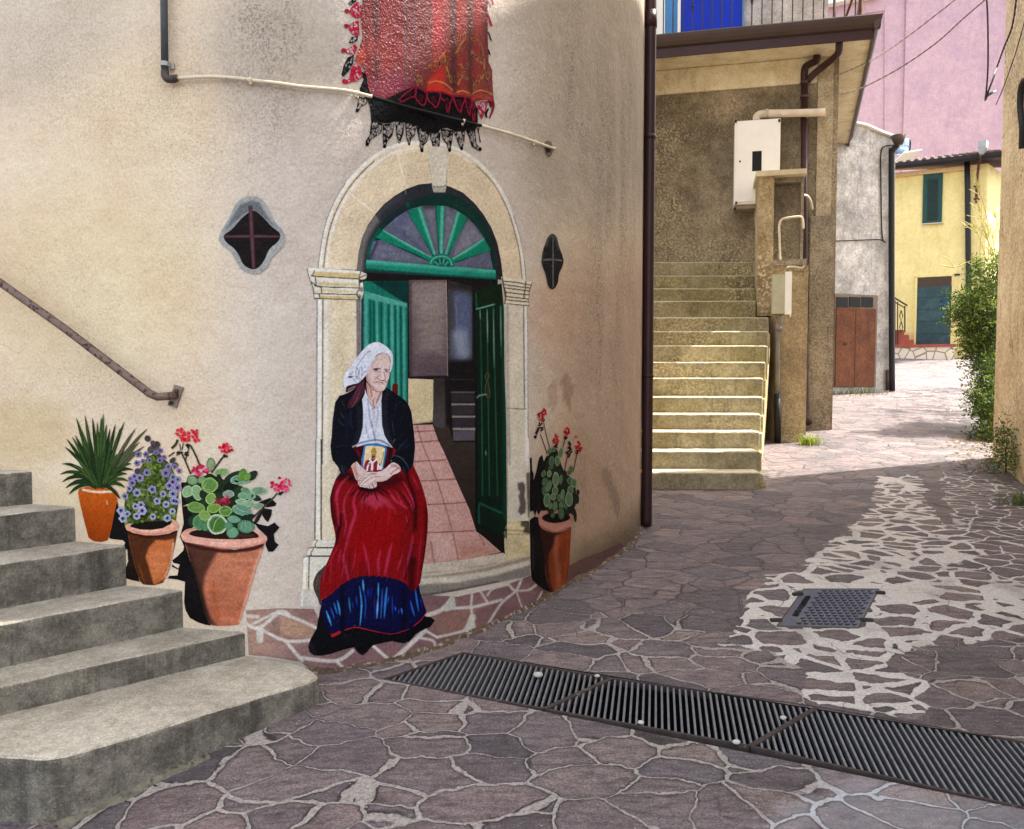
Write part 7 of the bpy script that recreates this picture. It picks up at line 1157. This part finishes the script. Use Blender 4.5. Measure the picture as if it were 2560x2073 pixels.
# ---- access cover
mc = thing('manhole_cover', 'rectangular steel access cover set in the white jointed paving', 'manhole cover', tuple(on_ground(2070, 1520)))
q = [on_ground(u, v, .003) for u, v in ((2009, 1473), (2197, 1473), (2146, 1570), (1942, 1566))]
M_cov = simple("cover_steel", (74, 76, 88), .42, .55, .2, 6, .1, 60, ((104, 98, 88), 5, .52, .68))
bm = bmesh.new(); a = [bm.verts.new(p) for p in q]; b = [bm.verts.new(p-Vector((0, 0, .04))) for p in q]; bm.faces.new(a)
for i in range(4): bm.faces.new((a[i], b[i], b[(i+1) % 4], a[(i+1) % 4]))
finish('plate', bm, M_cov, mc)
def bil(s, t_): return (q[3]*(1-s)+q[2]*s)*(1-t_)+(q[0]*(1-s)+q[1]*s)*t_
bm = bmesh.new()
for r_ in range(14):
    for k in range(9):
        s = .25+.085*k+(.042 if r_ % 2 else 0); t_ = .06+.067*r_
        if s > .95: continue
        pts = [bil(s+d_, t_+h_)+Vector((0, 0, .004)) for d_, h_ in ((-.028, .012), (-.012, -.002), (.012, -.002), (.028, .012))]
        tube(bm, pts, .003, 4)
finish('tread_pattern', bm, simple("tread_dark", (44, 46, 56), .5, .5), mc)
bm = bmesh.new()
for i in range(4): p, r = q[i], q[(i+1) % 4]; tube(bm, [p-Vector((0, 0, .001)), r-Vector((0, 0, .001))], .005, 4)
finish('frame', bm, simple("frame_rust", (88, 80, 70), .7, .4), mc)
bm = bmesh.new()
for u0, v0, u1, v1 in ((1982, 1487, 2006, 1485), (2190, 1482, 2212, 1483), (1926, 1552, 1954, 1551), (2152, 1550, 2182, 1552)): tube(bm, [on_ground(u0, v0, .006), on_ground(u1, v1, .006)], .014, 6)
finish('hinge', bm, M_iron, mc)
# cast lettering worn beyond reading, only its strokes remain
def glyph(bm, s0, t0, w_, h_, strokes):
    for st in strokes: tube(bm, [bil(s0+y*h_, t0+x*w_)+Vector((0, 0, .006)) for x, y in st], .0042, 4)
bm = bmesh.new(); arc = [(math.cos(a)*.5+.5, math.sin(a)*.5+.5) for a in np.linspace(0, 6.28, 9)]
for k, kind in enumerate("UoloamO"):
    g_ = {'U': [[(0, 0), (0, .8), (.5, 1), (1, .8), (1, 0)], [(.5, .2), (.5, 1)]], 'o': [arc], 'l': [[(.5, 0), (.5, 1)]], 'a': [arc, [(1, 0), (1, 1)]], 'm': [[(0, 1), (0, 0)], [(0, .2), (.5, 0), (.5, 1)], [(.5, .2), (1, 0), (1, 1)]], 'O': [arc, [(.5, .2), (.5, .8)]]}[kind]
    glyph(bm, .10, .26+.075*k, .055, .07, g_)
finish('lettering', bm, simple("lettering_dark", (26, 27, 32), .5, .5), mc)
# ================================================================ overhead cables and cables on the ochre wall
c0 = at(2083, 193, 11.9)
M_wire = simple('grey_wire', (128, 112, 104), .7)
cable('overhead_cable', [c0, at(2180, 150, 12.2), at(2260, 98, 12.4), at(2330, 45, 12.3), at(2400, -12, 12.0), at(2470, -90, 11.6)], .0065, M_wire, 'upper twisted overhead cable rising from the brown house to the right', 'cable', 6, .22)
cable('overhead_cable', [at(2083, 240, 11.8), at(2150, 222, 11.9), at(2250, 170, 11.8), at(2340, 108, 11.3), at(2410, 45, 10.6), at(2462, 0, 9.8)], .006, M_wire, 'lower twisted overhead cable ending at the ochre house corner', 'cable', 6, .2)
OP = Plane((P1_.x, P1_.y), (P0.x, P0.y)); OP.n = -Vector((OP.d.y, -OP.d.x, 0)) if OP.n.x > 0 else OP.n
cable('wall_cable', [at(2464, -30, 9.45), at(2469, 40, 9.45), at(2470, 160, 9.45), at(2466, 225, 9.45), at(2463, 245, 9.45)], .009, M_iron, 'dark cable drop hanging at the far edge of the ochre house', 'cable')
cable('wall_cable', [OP.hit(2545, -40, .04), OP.hit(2532, 60, .04), OP.hit(2510, 120, .04), OP.hit(2492, 170, .04), at(2476, 215, 9.4), at(2463, 250, 9.4), at(2470, 238, 9.4), OP.hit(2489, 228, .03)], .008, M_iron, 'twisted cable curving down the ochre wall to the house corner', 'cable', 8, .16)
cable('wall_cable', [OP.hit(2565, 40, .03), OP.hit(2540, 130, .03), OP.hit(2510, 215, .03), OP.hit(2490, 262, .03)], .006, M_iron, 'thin wire slanting down the ochre wall below the twisted cable', 'cable')
cable('wall_cable', [OP.hit(2561, 200, .05), OP.hit(2553, 222, .06), OP.hit(2551, 270, .06), OP.hit(2556, 320, .06), OP.hit(2555, 372, .05)], .035, M_black, 'thick black cable bundle on the ochre wall at the right edge', 'cable')
# ================================================================ living plants
def leafmat(name):
    m, nt, b = newmat(name); c = attr(nt, 'Col'); nt.links.new(c, b.inputs['Base Color']); b.inputs['Roughness'].default_value = .6
    t = nd(nt, 'ShaderNodeBsdfTranslucent'); nt.links.new(mix(nt, 1.0, c, (1.0, 1.15, .45), 'MULTIPLY'), t.inputs[0]); ms = nd(nt, 'ShaderNodeMixShader'); ms.inputs[0].default_value = .35
    out = nt.nodes['Material Output']; nt.links.new(b.outputs[0], ms.inputs[1]); nt.links.new(t.outputs[0], ms.inputs[2]); nt.links.new(ms.outputs[0], out.inputs[0]); return m
M_leaf = leafmat("leaves")
def foliage(name, blobs, n, ls, cols, parent, seed=1):
    r = np.random.RandomState(seed); V = []; F = []; C = []; tot = sum(b[3]**2 for b in blobs)
    for (x, y, z, R, sx, sy, sz) in blobs:
        k = int(n*R*R/tot)
        nt_ = max(3, k//26)
        for _ in range(nt_):
            d = r.normal(size=3); d /= np.linalg.norm(d); c = np.array([x, y, z])+d*np.array([sx, sy, sz])*R*r.uniform(.45, 1.0)
            g = cols[r.randint(len(cols))]; g = np.array(g, float)*r.uniform(.75, 1.2)
            ax = d+r.normal(size=3)*.5+np.array([0, 0, .25]); ax /= np.linalg.norm(ax)
            for j in range(26):   # a twig of small leaves
                s = r.uniform(0, .28)*R**.3; p = c+ax*s+r.normal(size=3)*.045; l = ls*r.uniform(.6, 1.3); a = r.normal(size=3); a /= np.linalg.norm(a); b = np.cross(a, r.normal(size=3)); b /= np.linalg.norm(b)+1e-9
                i0 = len(V); V += [p, p+a*l*.5+b*l*.2, p+a*l, p+a*l*.5-b*l*.2]; F.append((i0, i0+1, i0+2, i0+3)); q_ = g*r.uniform(.85, 1.15); C += [q_]*4
    me = bpy.data.meshes.new(name); me.from_pydata([tuple(v) for v in V], [], F); me.update()
    a = me.color_attributes.new('Col', 'FLOAT_COLOR', 'POINT'); c = np.hstack([lin(np.clip(np.array(C), 0, 255)), np.ones((len(C), 1))]); a.data.foreach_set('color', c.astype(np.float32).ravel())
    return link(name, me, M_leaf, parent)
gcol = [(96, 114, 46), (76, 98, 38), (120, 134, 60), (58, 80, 32), (46, 66, 30)]
def B(u, v, Y, R, sx=1, sy=1, sz=1): p = at(u, v, Y); return (p.x, p.y, p.z, R, sx, sy, sz)
bu = thing('bush', 'large green bush spilling over the lane behind the ochre house corner, with unseen trees beyond', 'bush', tuple(on_ground(2465, 1100)))
blb = [B(2450, 785, 12.2, .34), B(2410, 765, 12.2, .17), B(2482, 690, 12.2, .27), B(2466, 850, 12.2, .3), B(2496, 780, 12.6, .45), B(2478, 940, 11.8, .26), B(2495, 870, 12.4, .42), B(2478, 1010, 11.6, .16, 1, 1, 1.3), B(2484, 1055, 11.3, .22), B(2458, 1085, 11.2, .12), B(2500, 1000, 11.5, .35)]
foliage('foliage', blb, 34000, .052, gcol, bu, 3)
foliage('foliage', [(8.5, 12.4, 2.6, .6, 1, 1, 1.2), (10.6, 14.3, 4.6, 1.3, 1, 1, 1), (11.0, 14.9, 6.2, 1.2, 1, 1, 1), (12.6, 17.3, 5.4, 1.4, 1, 1, 1), (12.8, 17.8, 7.0, 1.2, 1, 1, 1), (11.6, 15.6, 2.8, 1.2, 1, 1, 1.4)], 9000, .1, gcol, bu, 5)  # unseen trees behind the ochre house, added to cast dappled shade on the lane
bm = bmesh.new()
for k in range(15):
    a = at(2480+RNG.uniform(-20, 20), 700+RNG.uniform(-60, 60), 12.4); b = a+Vector((RNG.uniform(-.5, .15), RNG.uniform(-.3, .3), RNG.uniform(.3, 1.25))); m_ = (a+b)/2+Vector((RNG.uniform(-.1, .1), 0, RNG.uniform(0, .15))); tube(bm, catmull([a, m_, b], 3), .006, 4)
    for j in range(4): c = b+Vector((RNG.uniform(-.14, .14), RNG.uniform(-.1, .1), RNG.uniform(-.12, .1))); tube(bm, [m_*.4+b*.6, c], .0045, 4)
tube(bm, catmull([at(2470, 640, 12.3), at(2420, 655, 12.3), at(2385, 668, 12.3), at(2352, 662, 12.3)], 4), .008, 4); tube(bm, catmull([at(2385, 668, 12.3), at(2372, 650, 12.3), at(2356, 640, 12.3)], 3), .006, 4)
finish('stems', bm, simple("dry_stem", (176, 168, 104), .8), bu)
bm = bmesh.new(); tube(bm, catmull([on_ground(2480, 1105), at(2484, 980, 11.7), at(2480, 860, 12.2), at(2470, 760, 12.3)], 4), [.05]*13, 8); finish('trunk', bm, simple("bark", (84, 66, 48), .9, 0, .3, 20, .4), bu)
b2 = thing('shrub', 'smaller green shrub growing at the foot of the ochre house corner', 'shrub', tuple(on_ground(2515, 1178)))
foliage('foliage', [B(2508, 1090, 9.0, .12), B(2515, 1120, 8.9, .15), B(2518, 1155, 8.85, .12), B(2505, 1140, 8.95, .12)], 1700, .036, [(84, 104, 44), (70, 90, 40), (104, 120, 56)], b2, 9)
bm = bmesh.new(); tube(bm, [on_ground(2515, 1182), at(2514, 1120, 8.9)], .01, 5); finish('stem', bm, simple("shrub_stem", (84, 74, 50), .9), b2)
def tuft(name, u, v, n, h, cols, label, seed, spread=.12, wd_=.006):
    r = np.random.RandomState(seed); g = on_ground(u, v); V = []; F = []; C = []
    for _ in range(n):
        p = g+Vector((r.normal()*spread, r.normal()*spread*.6, 0)); p.z = float(G(p.x, p.y)); dx, dy = r.normal(size=2)*.45; hh = h*r.uniform(.4, 1.1); q = RNG.choice(len(cols)); c = np.array(cols[q])*r.uniform(.8, 1.2)
        a = r.uniform(0, 6.28); sx_, sy_ = math.cos(a)*wd_, math.sin(a)*wd_; i0 = len(V)
        for t in (0, .5, 1.0):
            b_x, b_y, z = p.x+dx*hh*t*t, p.y+dy*hh*t*t, p.z+hh*t*(1-.2*t); ww = 1-t*.8; V += [(b_x-sx_*ww, b_y-sy_*ww, z), (b_x+sx_*ww, b_y+sy_*ww, z)]; C += [c, c]
        F += [(i0, i0+1, i0+3, i0+2), (i0+2, i0+3, i0+5, i0+4)]
    me = bpy.data.meshes.new(name); me.from_pydata(V, [], F); me.update(); a = me.color_attributes.new('Col', 'FLOAT_COLOR', 'POINT'); a.data.foreach_set('color', np.hstack([lin(np.clip(np.array(C), 0, 255)), np.ones((len(C), 1))]).astype(np.float32).ravel())
    tag(link(name, me, M_leaf), label, 'weeds')
tuft('weed_tuft', 2020, 1112, 150, .19, [(132, 140, 60), (110, 124, 50), (150, 150, 76)], 'tuft of bright grass at the foot of the concrete pillar', 4, .075)
tuft('weed_tuft', 2552, 1262, 120, .2, [(110, 116, 70), (90, 100, 60)], 'straggly weeds at the foot of the ochre wall by the right edge', 5, .07, .004)
tuft('weed_tuft', 2125, 984, 200, .2, [(96, 100, 50), (76, 84, 40)], 'low weeds growing below the rust coloured door', 6, .35)
for i, (u, v, Y) in enumerate(((2480, 1118, 0), (2440, 1130, 0))):
    pass
# fallen leaves and litter under the bush
r = np.random.RandomState(21); V = []; F = []; C = []
for _ in range(420):
    u = r.uniform(2385, 2520); v = 1105+r.uniform(0, 1)**1.5*75; p = on_ground(u, v, .006) if _ % 3 == 0 else p+Vector((r.normal()*.12, r.normal()*.12, 0)); p.z = float(G(p.x, p.y))+.006; a = r.uniform(0, 6.28); l = r.uniform(.012, .03); i0 = len(V)
    ca, sa = math.cos(a)*l, math.sin(a)*l; V += [(p.x-ca, p.y-sa, p.z), (p.x+sa*.5, p.y-ca*.5, p.z+.008), (p.x+ca, p.y+sa, p.z), (p.x-sa*.5, p.y+ca*.5, p.z+.002)]; F.append((i0, i0+1, i0+2, i0+3)); C += [np.array([(120, 92, 60), (96, 70, 46), (140, 118, 80)][r.randint(3)])]*4
me = bpy.data.meshes.new('leaf_litter'); me.from_pydata(V, [], F); me.update(); a = me.color_attributes.new('Col', 'FLOAT_COLOR', 'POINT'); a.data.foreach_set('color', np.hstack([lin(np.array(C)), np.ones((len(C), 1))]).astype(np.float32).ravel())
tag(link('leaf_litter', me, M_leaf), 'dry leaf litter on the paving under the bush', 'leaf litter', kind='stuff')

def dirt_strip(name, line, wid, hgt, col, label, seed):
    r = np.random.RandomState(seed); bm = bmesh.new(); L = np.concatenate([[0], np.cumsum(np.hypot(*np.diff(line, axis=0).T))]); sN = np.arange(0, L[-1], .012)
    X = np.interp(sN, L, line[:, 0]); Y = np.interp(sN, L, line[:, 1]); d = np.gradient(np.stack([X, Y], 1), axis=0); d /= np.linalg.norm(d, axis=1)[:, None]; nx, ny = d[:, 1], -d[:, 0]; rows = []
    for i in range(len(sN)):
        ww = wid*(.55+.9*vnoise(sN[i], 0, .13, seed)); hh = hgt*(.5+1.0*vnoise(sN[i], 3, .07, seed+1)); row = []
        for f, hf in ((-.3, 1.0), (.1, .9), (.4, .5), (.75, .22), (1.0, -.15)):
            x, y = X[i]+nx[i]*ww*f+r.normal()*.002, Y[i]+ny[i]*ww*f+r.normal()*.002; row.append(bm.verts.new((x, y, float(G(x, y))+hh*hf+r.normal()*.0025)))
        rows.append(row)
    for a, b in zip(rows, rows[1:]):
        for k in range(4): bm.faces.new((a[k], b[k], b[k+1], a[k+1]))
    o = finish(name, bm, simple(name+"_mat", col[0], .95, 0, .45, 18, .6, 90, (col[1], 30, .52, .66)), None, True); tag(o, label, 'dirt', kind='stuff')
iw = [i for i in range(len(WC)) if -1.05 < WC[i, 0] and WC[i, 1] < 8]
dirt_strip('wall_foot_dirt', WC[iw], .03, .022, ((78, 62, 48), (150, 138, 120)), 'dark gritty dirt along the foot of the mural wall', 5)
fa_, fb_ = on_z(150, 1897, zF), on_z(815, 1692, zF); ln = np.array([(fa_.x-.02, fa_.y-.01), ((fa_.x+fb_.x)/2, (fa_.y+fb_.y)/2-.004)])
dirt_strip('step_foot_mortar', ln, .028, .016, ((104, 98, 84), (60, 56, 46)), 'crumbling mortar along the foot of the lowest concrete step', 8)
